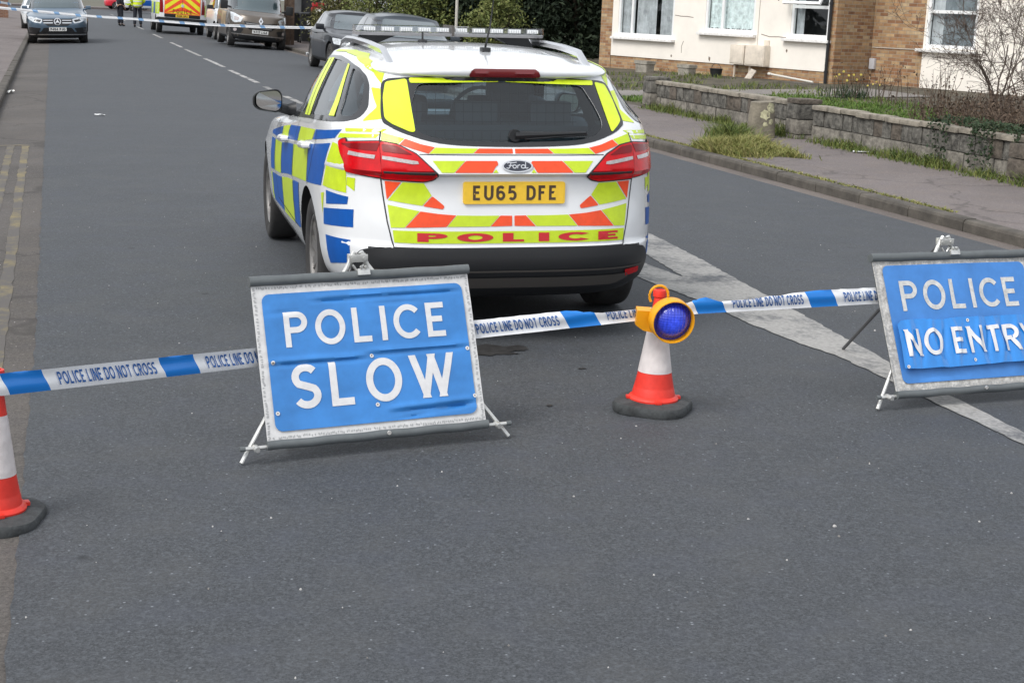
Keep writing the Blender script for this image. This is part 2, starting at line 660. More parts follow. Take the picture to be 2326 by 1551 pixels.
M_ROAD = ground_mat('road_asphalt', (.0610, .0668, .0748), .62, 46, .06, (.0632, .0688, .0768), dark=.55, rough=.76)
M_OLD = ground_mat('old_asphalt', (.086, .078, .072), .5, 38, .22, (.099, .09, .084), cracks=True)
M_PAVE = ground_mat('pavement_asphalt', (.152, .132, .127), .4, 30, .16, (.165, .143, .137), dark=.3, cracks=True)
M_GUT = ground_mat('gutter_asphalt', (.125, .106, .096), .7, 34, .3, (.15, .13, .115))
M_KERB = mat('kerb_concrete', (.082, .073, .062), .9, var=.45, vscale=3.5, bump=.5, bscale=60)
M_SOIL = mat('garden_soil', (.055, .045, .034), .95, var=.5, vscale=2.2, bump=.8, bscale=14, var2=(.075, .066, .046), bdist=.03)
M_EARTH = mat('open_ground', (.10, .095, .07), .95, var=.3, vscale=.4)
M_PATH = ground_mat('garden_path_concrete', (.20, .185, .17), .4, 24, .2, (.22, .2, .19))

A_STEPS = [.6, 2, 3, 4, 5, 6, 7, 8, 10, 12, 14, 17, 20, 24, 28, 33, 38, 45, 55, 70, 90, 118]


def strip(name, l0, l1, a_list, m, nl=8, dz=0.0, kind='structure', z=None):
    mb = MB()
    ls = [l0 + (l1 - l0) * i / nl for i in range(nl + 1)]
    vs = []
    for a in a_list:
        for l in ls:
            p = W(a, l)
            p.z = (ground_z(a, min(max(l, l0 + 1e-4), l1 - 1e-4)) if z is None else z(a, l)) + dz
            vs.append(p)
    n = nl + 1
    fs = [(i * n + j, i * n + j + 1, (i + 1) * n + j + 1, (i + 1) * n + j) for i in range(len(a_list) - 1) for j in range(nl)]
    mb.add(vs, fs, 0, True)
    o = mb.build(name, m)
    return tag(o, kind=kind)


strip('road_edge', KERB_L, .20, A_STEPS, M_OLD, 4, -.0035)
# the newer surfacing ends on the left in a broken edge
mb = MB()
aa = [.6 + .07 * i for i in range(420)] + [30 + .6 * i for i in range(147)]
ll = [None, .25] + [.25 + .4125 * i for i in range(1, 18)]
vs = []
for a in aa:
    e = -.115 + .014 * noise.noise(Vector((a * 1.1, 0, 0))) + .016 * noise.noise(Vector((a * 5.3, 3, 0))) + .008 * noise.noise(Vector((a * 17, 7, 0))) - .008 * max(0, 8 - a)
    for l in ll:
        l2 = e if l is None else l
        vs.append(W(a, l2, road_z(l2)))
n_ = len(ll)
mb.add(vs, [(i * n_ + j, i * n_ + j + 1, (i + 1) * n_ + j + 1, (i + 1) * n_ + j) for i in range(len(aa) - 1) for j in range(n_ - 1)], 0, True)
tag(mb.build('road', M_ROAD), kind='structure')
strip('gutter', 7.261, KERB_R, A_STEPS, M_GUT, 2)
strip('pavement', -12, KERB_L - .135, [.6, 5, 10, 20, 40, 60, 90, 118], M_PAVE, 6).name = 'left_pavement'
strip('pavement', KERB_R + .135, 9.74, [2, 6, 10, 14, 20, 26, 40, 60, 90, 118], M_PAVE, 4).name = 'right_pavement'
strip('garden_ground', 9.741, 34, [2, 8, 14, 20, 25, 30, 40, 55, 80, 118], M_SOIL, 12)


def kerb(name, l0, l1, out):
    """kerb stones: a real step with a rounded nose, stones parted by joints"""
    mb = MB()
    a = .6
    rnd = random.Random(3)
    while a < 118:
        ln = .914 if a < 40 else 3.6
        j = rnd.uniform(-.006, .006)
        top = road_z(KERB_L if l0 < 0 else KERB_R) + .105 + j
        f = l1 if out > 0 else l0
        bk = l0 if out > 0 else l1
        prof = [(f, top - .3), (f, top - .03), (f - out * .012, top - .008), (f - out * .03, top), (bk, top + .002), (bk, top - .3)]
        r0 = [W(a + .006, l, z) for l, z in prof]
        r1 = [W(a + ln - .006, l, z) for l, z in prof]
        mb.rings([r0, r1], 0, False)
        a += ln
    o = mb.build(name, M_KERB)
    return tag(o, kind='structure')


kerb('left_kerb', KERB_L - .13, KERB_L, 1)
kerb('right_kerb', KERB_R, KERB_R + .13, -1)

strip('garden_path', 9.9, 16.5, [26.9, 27.6, 28.4, 29.4], M_PATH, 6, .012)

# far junction: the road that crosses at the end, its far kerb and pavement, and open ground to the horizon
mb = MB()
mb.add([W(118.02, -60, -.09), W(118.02, 60, -.09), W(141, 60, -.09), W(141, -60, -.09)], [(0, 1, 2, 3)])
tag(mb.build('crossing_road', M_ROAD), kind='structure')
mb = MB()
mb.box((0, 0, 0), (120, 6, .3))
o = mb.build('far_pavement', M_PAVE)
place(o, 144.2, 0, 0, -.09)
tag(o, kind='structure')
mb = MB()
mb.add([(-600, -60, -.5), (600, -60, -.5), (600, 900, -.5), (-600, 900, -.5)], [(0, 1, 2, 3)])
tag(mb.build('ground', M_EARTH), kind='structure')


# ------------------------------------------------------------------ road markings
def worn_paint(name, col, base, wear=.5, scale=9.0):
    m = bpy.data.materials.new(name)
    m.use_nodes = True
    t = m.node_tree
    b = t.nodes['Principled BSDF']
    b.inputs['Roughness'].default_value = .75
    tc = t.nodes.new('ShaderNodeTexCoord')
    n = t.nodes.new('ShaderNodeTexNoise'); n.inputs['Scale'].default_value = scale; n.inputs['Detail'].default_value = 9; n.inputs['Roughness'].default_value = .78
    n2 = t.nodes.new('ShaderNodeTexNoise'); n2.inputs['Scale'].default_value = 2.2; n2.inputs['Detail'].default_value = 4
    t.links.new(tc.outputs['Object'], n.inputs['Vector']); t.links.new(tc.outputs['Object'], n2.inputs['Vector'])
    add = t.nodes.new('ShaderNodeMath'); add.operation = 'ADD'
    t.links.new(n.outputs['Fac'], add.inputs[0]); t.links.new(n2.outputs['Fac'], add.inputs[1])
    cr = t.nodes.new('ShaderNodeValToRGB')
    cr.color_ramp.elements[0].position = .5 * wear * 2 - .06 + .0
    cr.color_ramp.elements[1].position = .5 * wear * 2 + .06
    hf = t.nodes.new('ShaderNodeMath'); hf.operation = 'MULTIPLY'; hf.inputs[1].default_value = .5
    t.links.new(add.outputs[0], hf.inputs[0]); t.links.new(hf.outputs[0], cr.inputs['Fac'])
    # dirt tone in the paint
    n3 = t.nodes.new('ShaderNodeTexNoise'); n3.inputs['Scale'].default_value = 45; n3.inputs['Detail'].default_value = 4
    t.links.new(tc.outputs['Object'], n3.inputs['Vector'])
    c3 = t.nodes.new('ShaderNodeValToRGB')
    c3.color_ramp.elements[0].position = .3; c3.color_ramp.elements[1].position = .65
    c3.color_ramp.elements[0].color = (*[c * .7 for c in col], 1); c3.color_ramp.elements[1].color = (*col, 1)
    t.links.new(n3.outputs['Fac'], c3.inputs['Fac'])
    mx = t.nodes.new('ShaderNodeMix'); mx.data_type = 'RGBA'
    mx.inputs[6].default_value = (*base, 1)
    t.links.new(c3.outputs[0], mx.inputs[7])
    t.links.new(cr.outputs[0], mx.inputs[0])
    t.links.new(mx.outputs[2], b.inputs['Base Color'])
    return m


M_LINE = worn_paint('worn_white_line', (.34, .333, .32), (.078, .083, .091), .455, 16)
M_LINE2 = worn_paint('worn_dash_line', (.42, .41, .40), (.070, .074, .081), .47, 7)
M_DYL = worn_paint('faded_yellow_line', (.215, .175, .085), (.088, .080, .074), .535, 8)


def road_sheet(poly, name, m, res=.25, dz=.004):
    fn = lambda a, l: W(a, l, road_z(l) + dz)
    return tag(sheet([poly], fn, res).build(name, m, fix=False), kind='structure')


def ragged(p, amp, step, seed):
    rnd = random.Random(seed)
    out = []
    for i in range(len(p)):
        a, b = Vector(p[i]), Vector(p[(i + 1) % len(p)])
        k = max(1, int((b - a).length / step))
        for j in range(k):
            q = a.lerp(b, j / k)
            out.append((q.x + rnd.uniform(-amp, amp) * 2, q.y + rnd.uniform(-amp, amp)))
    return out


cl = [(13.4, 4.34), (10.9, 4.36), (9.72, 4.27), (8.54, 4.15), (7.86, 4.09), (7.19, 4.02), (6.6, 3.965), (6.0, 3.90), (5.34, 3.865), (4.4, 3.85), (.8, 3.85), (.8, 3.74), (4.4, 3.745), (5.2, 3.755), (5.95, 3.755), (6.28, 3.765), (6.78, 3.765), (7.2, 3.69), (7.6, 3.655), (8.3, 3.63), (9.0, 3.55), (10.2, 3.56), (10.4, 3.78), (9.46, 3.80), (9.05, 3.86), (9.45, 3.90), (10.5, 4.0), (13.4, 4.1)]
road_sheet(ragged(cl, .0075, .05, 4), 'centre_line_marking', M_LINE, .3)
for k, (a0, a1) in enumerate([(24.6, 26.5), (27.3, 29.1), (30.4, 35.2), (36.6, 41.2), (42.6, 47.4), (49.0, 53.4), (58, 63), (70, 75), (88, 93), (105, 110)]):
    road_sheet(ragged([(a0, 3.73), (a1, 3.71), (a1, 3.82), (a0, 3.84)], .008, .2, 20 + k), 'lane_dash_marking', M_LINE2 if k in (2, 3, 5) else M_LINE, .8)
for l0, sd in ((-.515, 1), (-.355, 2)):
    road_sheet(ragged([(1.0, l0 + .05), (18.2, l0), (18.2, l0 + .075), (1.0, l0 + .115)], .008, .15, sd), 'yellow_line_marking', M_DYL, .4, -.001)
road_sheet([(18.21, -.66), (18.3, -.66), (18.3, -.27), (18.21, -.27)], 'yellow_line_marking', M_DYL, .3, -.0002)
# oil on the road behind the car
M_OIL = mat('oil_stain', (.028, .027, .027), .6, var=.5, vscale=20)
rnd = random.Random(11)
for a, l, ra, rl in ((7.17, 2.02, .12, .17), (7.12, 1.9, .06, .07), (7.2, 2.2, .07, .05), (6.72, 2.38, .012, .02), (6.1, 2.02, .014, .015)):
    pts = [(a + ra * math.cos(2 * PI * k / 22) * rnd.uniform(.7, 1.25), l + rl * math.sin(2 * PI * k / 22) * rnd.uniform(.7, 1.25)) for k in range(22)]
    road_sheet(pts, 'oil_stain', M_OIL, None)
# a patch of smoother newer asphalt towards the kerb, barely darker
# ------------------------------------------------------------------ vehicle bodies: stacked outlines
def half_outline(w, r, f, ym, nr, nf, NR, NF):
    """rear centre -> side -> front centre of a superelliptic plan outline, resampled by length"""
    def quarter(L, n, N):
        th = np.linspace(0, PI / 2, 240)
        x = w * np.sin(th) ** (2 / n)
        y = L * np.cos(th) ** (2 / n)
        d = np.concatenate([[0], np.cumsum(np.hypot(np.diff(x), np.diff(y)))])
        t = np.linspace(0, d[-1], N + 1)
        return np.interp(t, d, x), np.interp(t, d, y)
    xr, yr = quarter(ym - r, nr, NR)
    xf, yf = quarter(f - ym, nf, NF)
    x = np.concatenate([xr, xf[::-1][1:]])
    y = np.concatenate([ym - yr, ym + yf[::-1][1:]])
    return x, y


def interp_s(y, pts):
    ys = [p[0] for p in pts]; zs = [p[1] for p in pts]
    return np.interp(y, ys, zs)


def body_bm(levels, ym, NR=26, NF=22, sub=4, roof=None):
    """levels: dicts w, r, f, nr, nf, z (number or [(y, z)...] or 'roof'), sharp"""
    keys = []
    for L in levels:
        x, y = half_outline(max(L['w'], 1e-4), L['r'], L['f'], ym, L.get('nr', 4), L.get('nf', 3.5), NR, NF)
        z = L['z']
        if z == 'roof':
            zz = np.array([roof(a, b) for a, b in zip(x, y)])
        elif isinstance(z, (int, float)):
            zz = np.full_like(x, z)
        else:
            zz = interp_s(y, z)
            k = np.ones(5) / 5
            zp = np.pad(zz, 2, mode='edge')
            zz = np.convolve(zp, k, 'valid')
        keys.append(np.stack([x, y, zz], 1))
    rows = []
    K = len(keys)
    for i in range(K - 1):
        p0, p1, p2, p3 = keys[max(i - 1, 0)], keys[i], keys[i + 1], keys[min(i + 2, K - 1)]
        s1, s2 = levels[i].get('sharp'), levels[i + 1].get('sharp')
        m1 = (p2 - p1) if (s1 or i == 0) else (p2 - p0) / 2
        m2 = (p2 - p1) if (s2 or i == K - 2) else (p3 - p1) / 2
        n = levels[i].get('sub', sub)
        for j in range(n):
            t = j / n
            rows.append((2 * t ** 3 - 3 * t * t + 1) * p1 + (t ** 3 - 2 * t * t + t) * m1 + (-2 * t ** 3 + 3 * t * t) * p2 + (t ** 3 - t * t) * m2)
    rows.append(keys[-1])
    if roof:
        i0 = max(i for i, L in enumerate(levels) if L['z'] != 'roof')
        c = sum(L.get('sub', sub) for L in levels[:i0 + 1])
        for rr in rows[c:]:
            rr[:, 2] = [roof(a, b) for a, b in rr[:, :2]]
    bm = bmesh.new()
    NN = NR + NF + 1
    grid = []
    for rr in rows:
        left = [bm.verts.new((-p[0], p[1], p[2])) for p in rr]
        right = [None] * NN
        for j in range(NN):
            right[j] = left[j] if j in (0, NN - 1) else bm.verts.new((rr[j][0], rr[j][1], rr[j][2]))
        for j in (0, NN - 1):
            left[j].co.x = 0
        grid.append((left, right))
    for i in range(len(grid) - 1):
        for s in (0, 1):
            a, b = grid[i][s], grid[i + 1][s]
            for j in range(NN - 1):
                q = [a[j], a[j + 1], b[j + 1], b[j]]
                try:
                    bm.faces.new(q)
                except ValueError:
                    pass
    l, r = grid[0]
    bm.faces.new(l + list(reversed(r[1:-1])))
    bmesh.ops.remove_doubles(bm, verts=bm.verts, dist=0.0012)
    bmesh.ops.recalc_face_normals(bm, faces=bm.faces)
    return bm


def bm_obj(bm, name, mats, parent=None, smooth=True, angle=35):
    me = bpy.data.meshes.new(name)
    bm.to_mesh(me)
    for m in (mats if isinstance(mats, (list, tuple)) else [mats]):
        me.materials.append(m)
    if smooth:
        me.polygons.foreach_set('use_smooth', [True] * len(me.polygons))
        me.set_sharp_from_angle(angle=R(angle))
    o = bpy.data.objects.new(name, me)
    COL.objects.link(o)
    if parent is not None:
        o.parent = parent
    return o


def carve(obj, cutters, angle=35):
    """subtract cutter objects (their material slots come along) and drop them"""
    for c in cutters:
        md = obj.modifiers.new('cut', 'BOOLEAN')
        md.operation = 'DIFFERENCE'
        md.solver = 'EXACT'
        md.object = c
        md.material_mode = 'TRANSFER'
    dg = bpy.context.evaluated_depsgraph_get()
    dg.update()
    me = bpy.data.meshes.new_from_object(obj.evaluated_get(dg), depsgraph=dg)
    obj.modifiers.clear()
    old = obj.data
    obj.data = me
    bpy.data.meshes.remove(old)
    for c in cutters:
        d = c.data
        bpy.data.objects.remove(c)
        bpy.data.meshes.remove(d)
    me.polygons.foreach_set('use_smooth', [True] * len(me.polygons))
    me.set_sharp_from_angle(angle=R(angle))
    return obj


class Shell:
    """ray casts onto a body in its own coordinates, so that trim, glass and stickers can lie on it"""
    def __init__(self, bm):
        self.t = BVHTree.FromBMesh(bm)

    def rear(self, off=0.003, far=-6.0):
        def fn(x, z):
            h, n, i, d = self.t.ray_cast(Vector((x, far, z)), Vector((0, 1, 0)))
            return None if h is None else h + n * off
        return fn

    def front(self, off=0.003, far=12.0):
        def fn(x, z):
            h, n, i, d = self.t.ray_cast(Vector((x, far, z)), Vector((0, -1, 0)))
            return None if h is None else h + n * off
        return fn

    def side(self, sgn, off=0.003):
        def fn(y, z):
            h, n, i, d = self.t.ray_cast(Vector((sgn * 4, y, z)), Vector((-sgn, 0, 0)))
            return None if h is None else h + n * off
        return fn

    def top(self, off=0.003):
        def fn(x, y):
            h, n, i, d = self.t.ray_cast(Vector((x, y, 5)), Vector((0, 0, -1)))
            return None if h is None else h + n * off
        return fn


def patch(fn, polys, res, name, m, parent, smooth=True, holes=(), angle=40):
    mb = sheet(polys, fn, res, None, 0, smooth, holes)
    return mb.build(name, m, parent, angle=angle, fix=False)


def add_wheel(parent, x, y, r, wid, rim_r, mt, mr, md, spokes=10, twin=True, hub_cap=False):
    """tyre with a rounded shoulder; rim, spokes and hub as its sub-part"""
    s = 1 if x > 0 else -1
    h = wid / 2
    t = MB()
    prof = [(rim_r, -h * .86), (rim_r + .02, -h * .96), (r * .9, -h), (r * .965, -h * .93), (r * .99, -h * .74), (r, -h * .5), (r, h * .5), (r * .99, h * .74), (r * .965, h * .93), (r * .9, h), (rim_r + .02, h * .96), (rim_r, h * .86)]
    t.lathe(prof, 40, (x, y, r), 'x', cap=False)
    tyre = t.build('wheel', mt, parent, angle=50)
    b = MB()
    b.lathe([(rim_r * 1.02, s * h * .8), (rim_r * .97, s * h * .86), (rim_r * .93, s * h * .8), (rim_r * .9, s * h * .2), (rim_r * .88, -s * h * .5)], 40, (x, y, r), 'x', cap=False)
    b.lathe([(rim_r * .9, -s * h * .1), (0.001, -s * h * .12)], 24, (x, y, r), 'x', mi=1, cap=False)
    b.lathe([(0.001, s * h * .66), (.045, s * h * .66), (.055, s * h * .55), (.06, s * h * .2)], 20, (x, y, r), 'x', cap=False)
    for k in range(spokes):
        a = 2 * PI * k / spokes + .2
        for da in ((-.09, .09) if twin else (0,)):
            d0 = Vector((0, math.cos(a + da * 2.2), math.sin(a + da * 2.2)))
            d1 = Vector((0, math.cos(a + da), math.sin(a + da)))
            c = Vector((x, y, r))
            p0, p1 = c + d0 * .04 + Vector((s * h * .58, 0, 0)), c + d1 * rim_r * .95 + Vector((s * h * .7, 0, 0))
            sd = (p1 - p0).normalized().cross(Vector((1, 0, 0)))
            wv = .016 if twin else .03
            ring = lambda p, k2: [p + sd * wv * k2 + Vector((s * .004, 0, 0)), p - sd * wv * k2 + Vector((s * .004, 0, 0)), p - sd * wv * k2 - Vector((s * .03, 0, 0)), p + sd * wv * k2 - Vector((s * .03, 0, 0))]
            b.rings([ring(p0, 1), ring(p1, .9)], 0, False)
    b.build('rim', [mr, md], tyre, angle=40)
    return tyre
# ------------------------------------------------------------------ the estate car in the foreground (metres; origin under the rear axle, +Y forward)
def estate_roof(x, y):
    z = np.interp(y, [-.70, -.64, -.5, -.2, .2, .6, 1.0, 1.3, 1.6], [1.345, 1.366, 1.392, 1.42, 1.441, 1.449, 1.442, 1.412, 1.34])
    return float(z - 0.033 * (abs(x) / .56) ** 2.6)


BELT = [(-1.0, 1.005), (-.8, 1.05), (-.44, 1.075), (.58, 1.02), (1.47, .975), (2.2, .965)]
ESTATE = [
    dict(w=.74, r=-.72, f=3.25, z=.20, sharp=1),
    dict(w=.82, r=-.84, f=3.38, nf=5.5, z=.225),
    dict(w=.865, r=-.93, f=3.47, nf=6, z=.285),
    dict(w=.885, r=-.965, f=3.52, nf=6.5, z=.33),
    dict(w=.90, r=-1.0, f=3.54, nf=6.5, z=.40),
    dict(w=.905, r=-1.005, f=3.54, nf=6.5, z=.485, sharp=1),
    dict(w=.908, r=-.985, f=3.54, nf=6.5, z=.505, sharp=1),
    dict(w=.912, r=-.975, f=3.53, nf=6.5, z=[(-1, .60), (3, .58)]),
    dict(w=.912, r=-.955, f=3.50, nf=6.5, z=[(-1, .74), (3, .66)]),
    dict(w=.905, r=-.955, f=3.44, nf=6, z=[(-1, .842), (0, .835), (3.4, .70)], sharp=1),
    dict(w=.905, r=-.985, f=3.40, nf=6, z=[(-1, .860), (0, .852), (3.4, .72)], sharp=1),
    dict(w=.895, r=-.955, f=3.2, nf=4.6, z=[(-1, .955), (0, .93), (2, .90), (3.2, .80)]),
    dict(w=.868, r=-.905, f=2.2, z=BELT, nf=2.8),
    dict(w=.80, r=-.775, f=1.88, z=[(-.9, 1.155), (.4, 1.19), (1.9, 1.14)], nf=2.6, nr=4.2),
    dict(w=.69, r=-.63, f=1.5, z=[(-.66, 1.305), (-.3, 1.335), (.3, 1.372), (.8, 1.37), (1.3, 1.325), (1.6, 1.30)], nf=2.6, nr=4.5, sharp=1),
    dict(w=.67, r=-.665, f=1.47, z=[(-.7, 1.318), (-.3, 1.355), (.3, 1.392), (.8, 1.39), (1.3, 1.34), (1.6, 1.31)], nf=2.6, nr=4.5),
    dict(w=.60, r=-.655, f=1.42, z='roof', nf=2.6, nr=4.5),
    dict(w=.42, r=-.52, f=1.28, z='roof', nf=2.6, nr=4.2),
    dict(w=.2, r=-.1, f=1.0, z='roof', nf=2.4, nr=3),
    dict(w=0, r=.2, f=.7, z='roof', nf=2.4, nr=3),
]
CAR_A, CAR_L, CAR_YAW, CAR_LEAN = 8.27, 2.227, 2.2, -1.0


def estate_body_bm():
    return body_bm(ESTATE, .4, 30, 24, 4, estate_roof)
M_WHITE = mat('car_white_paint', (.76, .775, .79), .25, coat=.9, var=.03, vscale=3)
M_BLACKPL = mat('black_plastic', (.016, .017, .019), .48, bump=.08, bscale=300, bdist=.002)
M_GREYPL = mat('grey_plastic', (.075, .068, .062), .55)
M_TRIM = mat('black_gloss_trim', (.012, .013, .015), .12, coat=.4)
M_RUBBER = mat('tyre_rubber', (.032, .031, .031), .85, var=.35, vscale=9)
M_ALLOY = mat('alloy_rim', (.34, .33, .32), .38, metal=.75, var=.25, vscale=14)
M_DARK = mat('dark_cavity', (.012, .012, .013), .8)
M_CABIN = mat('cabin_trim', (.20, .215, .23), .75)
M_CARGLASS = glass_mat('car_glass', (.70, .86, .92), .86)
M_YEL = mat('fluorescent_yellow', srgb(206, 226, 34), .38, coat=.25, var=.10, vscale=26)
M_YEL2 = mat('fluorescent_lime', srgb(192, 216, 28), .38, coat=.25, var=.08, vscale=20)
M_ORA = mat('fluorescent_orange', srgb(236, 74, 22), .38, coat=.2, var=.10, vscale=24)
M_BLU = mat('police_blue', srgb(0, 80, 162), .4, coat=.08, var=.08, vscale=18, spec=.3)
M_RED = mat('lettering_red', srgb(196, 38, 46), .45)
M_LAMP = mat('lamp_red', srgb(196, 0, 14), .22, coat=.12, var=.18, vscale=16, spec=.3)
M_LAMPD = mat('lamp_red_dark', srgb(120, 0, 8), .22, coat=.12, spec=.3)
M_LAMPC = mat('lamp_clear', (.42, .38, .38), .12, coat=1.0, var=.25, vscale=60)
M_CHROME = mat('chrome', (.72, .72, .73), .16, metal=1.0)
M_STEEL = mat('galvanised_steel', (.62, .62, .60), .36, metal=.7, var=.18, vscale=30)
M_PLATEY = mat('plate_yellow', srgb(238, 194, 56), .4, var=.07, vscale=30)
M_PLATEW = mat('plate_white', (.8, .8, .78), .4)
M_INK = mat('plate_ink', srgb(74, 58, 44), .5)
M_MIRROR = mat('mirror_glass', (.62, .66, .66), .03, metal=1.0)
M_SEAM = mat('panel_gap', (.03, .03, .032), .8)


def mir(p):
    return [(-x, y) for x, y in p]


def strip2(path, wd):
    return stroke(path, wd)


def plate_obj(parent, fn, cx, cz, txt, m, w=.52, h=.111, off=None, ink=None, sub=None):
    mb = MB()
    sheet([rrect(cx - w / 2, cz - h / 2, cx + w / 2, cz + h / 2, .012)], fn(.012), None, mb)
    # edge thickness
    o = [fn(.012)(x, z) for x, z in rrect(cx - w / 2, cz - h / 2, cx + w / 2, cz + h / 2, .012)]
    i = [fn(-.02)(x, z) for x, z in rrect(cx - w / 2, cz - h / 2, cx + w / 2, cz + h / 2, .012)]
    mb.rings([o, i], 0, False, True, False, False)
    pl = mb.build('number_plate', m, parent)
    L = text_polys(txt, .075, .185, gap=.17, space=.55, sx=.82, width=.43)
    xs = [q[0] for l in L for d in l for q in d]
    dx = cx - (max(xs) + min(xs)) / 2
    mb = MB()
    for l in L:
        sheet([[(q[0] + dx, q[1] + cz - .037) for q in d] for d in l], fn(.0135), None, mb)
    mb.build('registration', ink or M_INK, pl, fix=False)
    return pl


def police_estate():
    root = empty('police_estate_car')
    bm = estate_body_bm()
    sh = Shell(bm)
    for f in bm.faces:
        c = f.calc_center_median()
        if c.z < .285 or (c.z < .49 and c.y < -.80 and abs(c.x) < .70):
            f.material_index = 1
    body = bm_obj(bm, 'body', [M_WHITE, M_BLACKPL, M_DARK, M_CABIN], root)
    bm.free()
    cut = []
    for yy in (0, 2.648):
        for s in (-1, 1):
            c = MB().lathe([(.362, -.22), (.362, .3)], 48, (s * .80, yy, .325), 'x')
            cut.append(c.build('cutter', M_DARK))
    inner = body_bm([
        dict(w=.70, r=-.62, f=1.9, z=.50, sharp=1),
        dict(w=.80, r=-.80, f=2.1, z=[(-1, .95), (2.1, .93)], sharp=1),
        dict(w=.745, r=-.71, f=1.79, z=[(-.9, 1.155), (.4, 1.19), (1.9, 1.14)], nf=2.6, nr=4.2),
        dict(w=.625, r=-.555, f=1.40, z=[(-.66, 1.27), (-.3, 1.30), (.3, 1.335), (.8, 1.335), (1.3, 1.285), (1.6, 1.26)], nf=2.6, nr=4.5, sharp=1),
        dict(w=.52, r=-.46, f=1.25, z='roof', nf=2.6, nr=4.2),
        dict(w=0, r=.2, f=.7, z='roof', nf=2.4, nr=3)], .4, 16, 14, 2, lambda x, y: estate_roof(x, y) - .04)
    cut.append(bm_obj(inner, 'cutter', M_CABIN)); inner.free()
    # openings
    RW = smooth_closed([(-.449, 1.232), (-.40, 1.278), (-.2, 1.288), (0, 1.29), (.2, 1.288), (.40, 1.278), (.449, 1.232), (.492, 1.12), (.47, 1.062), (.37, 1.024), (.15, 1.012), (-.15, 1.012), (-.37, 1.024), (-.47, 1.062), (-.492, 1.12)], 4)
    PF = [(1.40, 1.0), (1.2, 1.165), (.98, 1.28), (.80, 1.328), (.655, 1.34), (.475, 1.045)]
    PR = [(.19, 1.058), (.395, 1.352), (.2, 1.352), (-.04, 1.34), (-.33, 1.09)]
    PQ = round_poly([(-.47, 1.10), (-.175, 1.33), (-.34, 1.308), (-.44, 1.27), (-.575, 1.15), (-.585, 1.105)], .04)
    WS = [(-.69, 1.03), (.69, 1.03), (.56, 1.28), (-.56, 1.28)]
    cut.append(MB().prism([(x, -1.3, z) for x, z in RW], (0, .95, 0)).build('cutter', M_TRIM))
    for s in (-1, 1):
        for pn in (PF, PR, PQ):
            cut.append(MB().prism([(s * 1.2, y, z) for y, z in pn], (-s * .66, 0, 0)).build('cutter', M_TRIM))
    cut.append(MB().prism([(x, 1.05, z) for x, z in WS], (0, 1.6, 0)).build('cutter', M_TRIM))
    carve(body, cut)

    # rear glass with its black border, and the stickers on it
    RB = smooth_closed([(-.475, 1.303), (-.24, 1.312), (0, 1.314), (.24, 1.312), (.475, 1.303), (.585, 1.283), (.612, 1.20), (.626, 1.105), (.60, 1.075), (.52, 1.04), (.37, 1.003), (.15, .990), (-.15, .990), (-.37, 1.003), (-.52, 1.04), (-.60, 1.075), (-.626, 1.105), (-.612, 1.20), (-.585, 1.283)], 4)
    rw = patch(sh.rear(.003), [RB], .035, 'rear_window_border', M_TRIM, root, holes=[RW])
    patch(sh.rear(-.004), [inset_poly(RW, -.02)], .05, 'glass', M_CARGLASS, rw)
    y1 = round_poly([(-.478, 1.296), (-.578, 1.277), (-.602, 1.20), (-.612, 1.108), (-.585, 1.085), (-.50, 1.05), (-.478, 1.052)], .015)
    y2 = round_poly([(-.466, 1.300), (-.02, 1.309), (-.014, 1.287), (-.466, 1.276)], .008)
    y3 = round_poly([(.508, 1.292), (.575, 1.277), (.600, 1.20), (.612, 1.108), (.585, 1.085), (.535, 1.052)], .015)
    y4 = round_poly([(.02, 1.309), (.498, 1.298), (.495, 1.275), (.02, 1.287)], .008)
    patch(sh.rear(.0055), [y1, y3, y2, y4], .04, 'window_sticker', M_YEL, rw)
    br = round_poly([(-.178, 1.318), (-.155, 1.352), (.185, 1.352), (.205, 1.318)], .02)
    patch(sh.rear(.006), [br], .03, 'brake_light', mat('brake_light', srgb(110, 26, 30), .2, coat=.6), root)

    # chevrons
    Y, O = [], []
    Y.append([(-.636, 1.046), (-.645, .998), (-.565, .996), (-.535, 1.022)])
    O.append([(-.531, 1.021), (-.561, .994), (-.50, .975), (-.426, .955), (-.394, .985), (-.46, .998)])
    Y.append([(-.390, .984), (-.422, .955), (-.207, .958), (-.180, .981), (-.28, .981)])
    O.append([(-.176, .981), (-.203, .958), (-.006, .958), (-.006, .980)])
    Y.append([(-.409, .922), (-.249, .923), (-.306, .866), (-.366, .866)])
    O.append(round_poly([(-.245, .923), (-.088, .923), (-.083, .905), (-.098, .894), (-.114, .866), (-.302, .866)], .006))
    Y.append([(-.110, .866), (-.084, .866), (-.096, .884)])
    O.append([(-.630, .815), (-.555, .813), (-.620, .725)])
    Y.append([(-.548, .813), (-.448, .811), (-.409, .751), (-.455, .700), (-.615, .722)])
    O.append(round_poly([(-.405, .748), (-.451, .698), (-.352, .684), (-.346, .70)], .008))
    Y.append([(-.617, .700), (-.467, .674), (-.540, .592), (-.603, .589)])
    O.append([(-.463, .673), (-.38, .662), (-.289, .655), (-.338, .599), (-.536, .592)])
    Y.append([(-.285, .655), (-.18, .653), (-.069, .653), (-.119, .600), (-.334, .599)])
    O.append([(-.065, .653), (-.006, .652), (-.006, .602), (-.115, .600)])
    fr = sh.rear(.0025)
    patch(fr, Y + [mir(p) for p in Y] + [[(-.595, .577), (.60, .577), (.594, .517), (-.588, .517)]], .04, 'yellow_chevrons', M_YEL2, root)
    patch(fr, O + [mir(p) for p in O], .04, 'orange_chevrons', M_ORA, root)
    mb = MB()
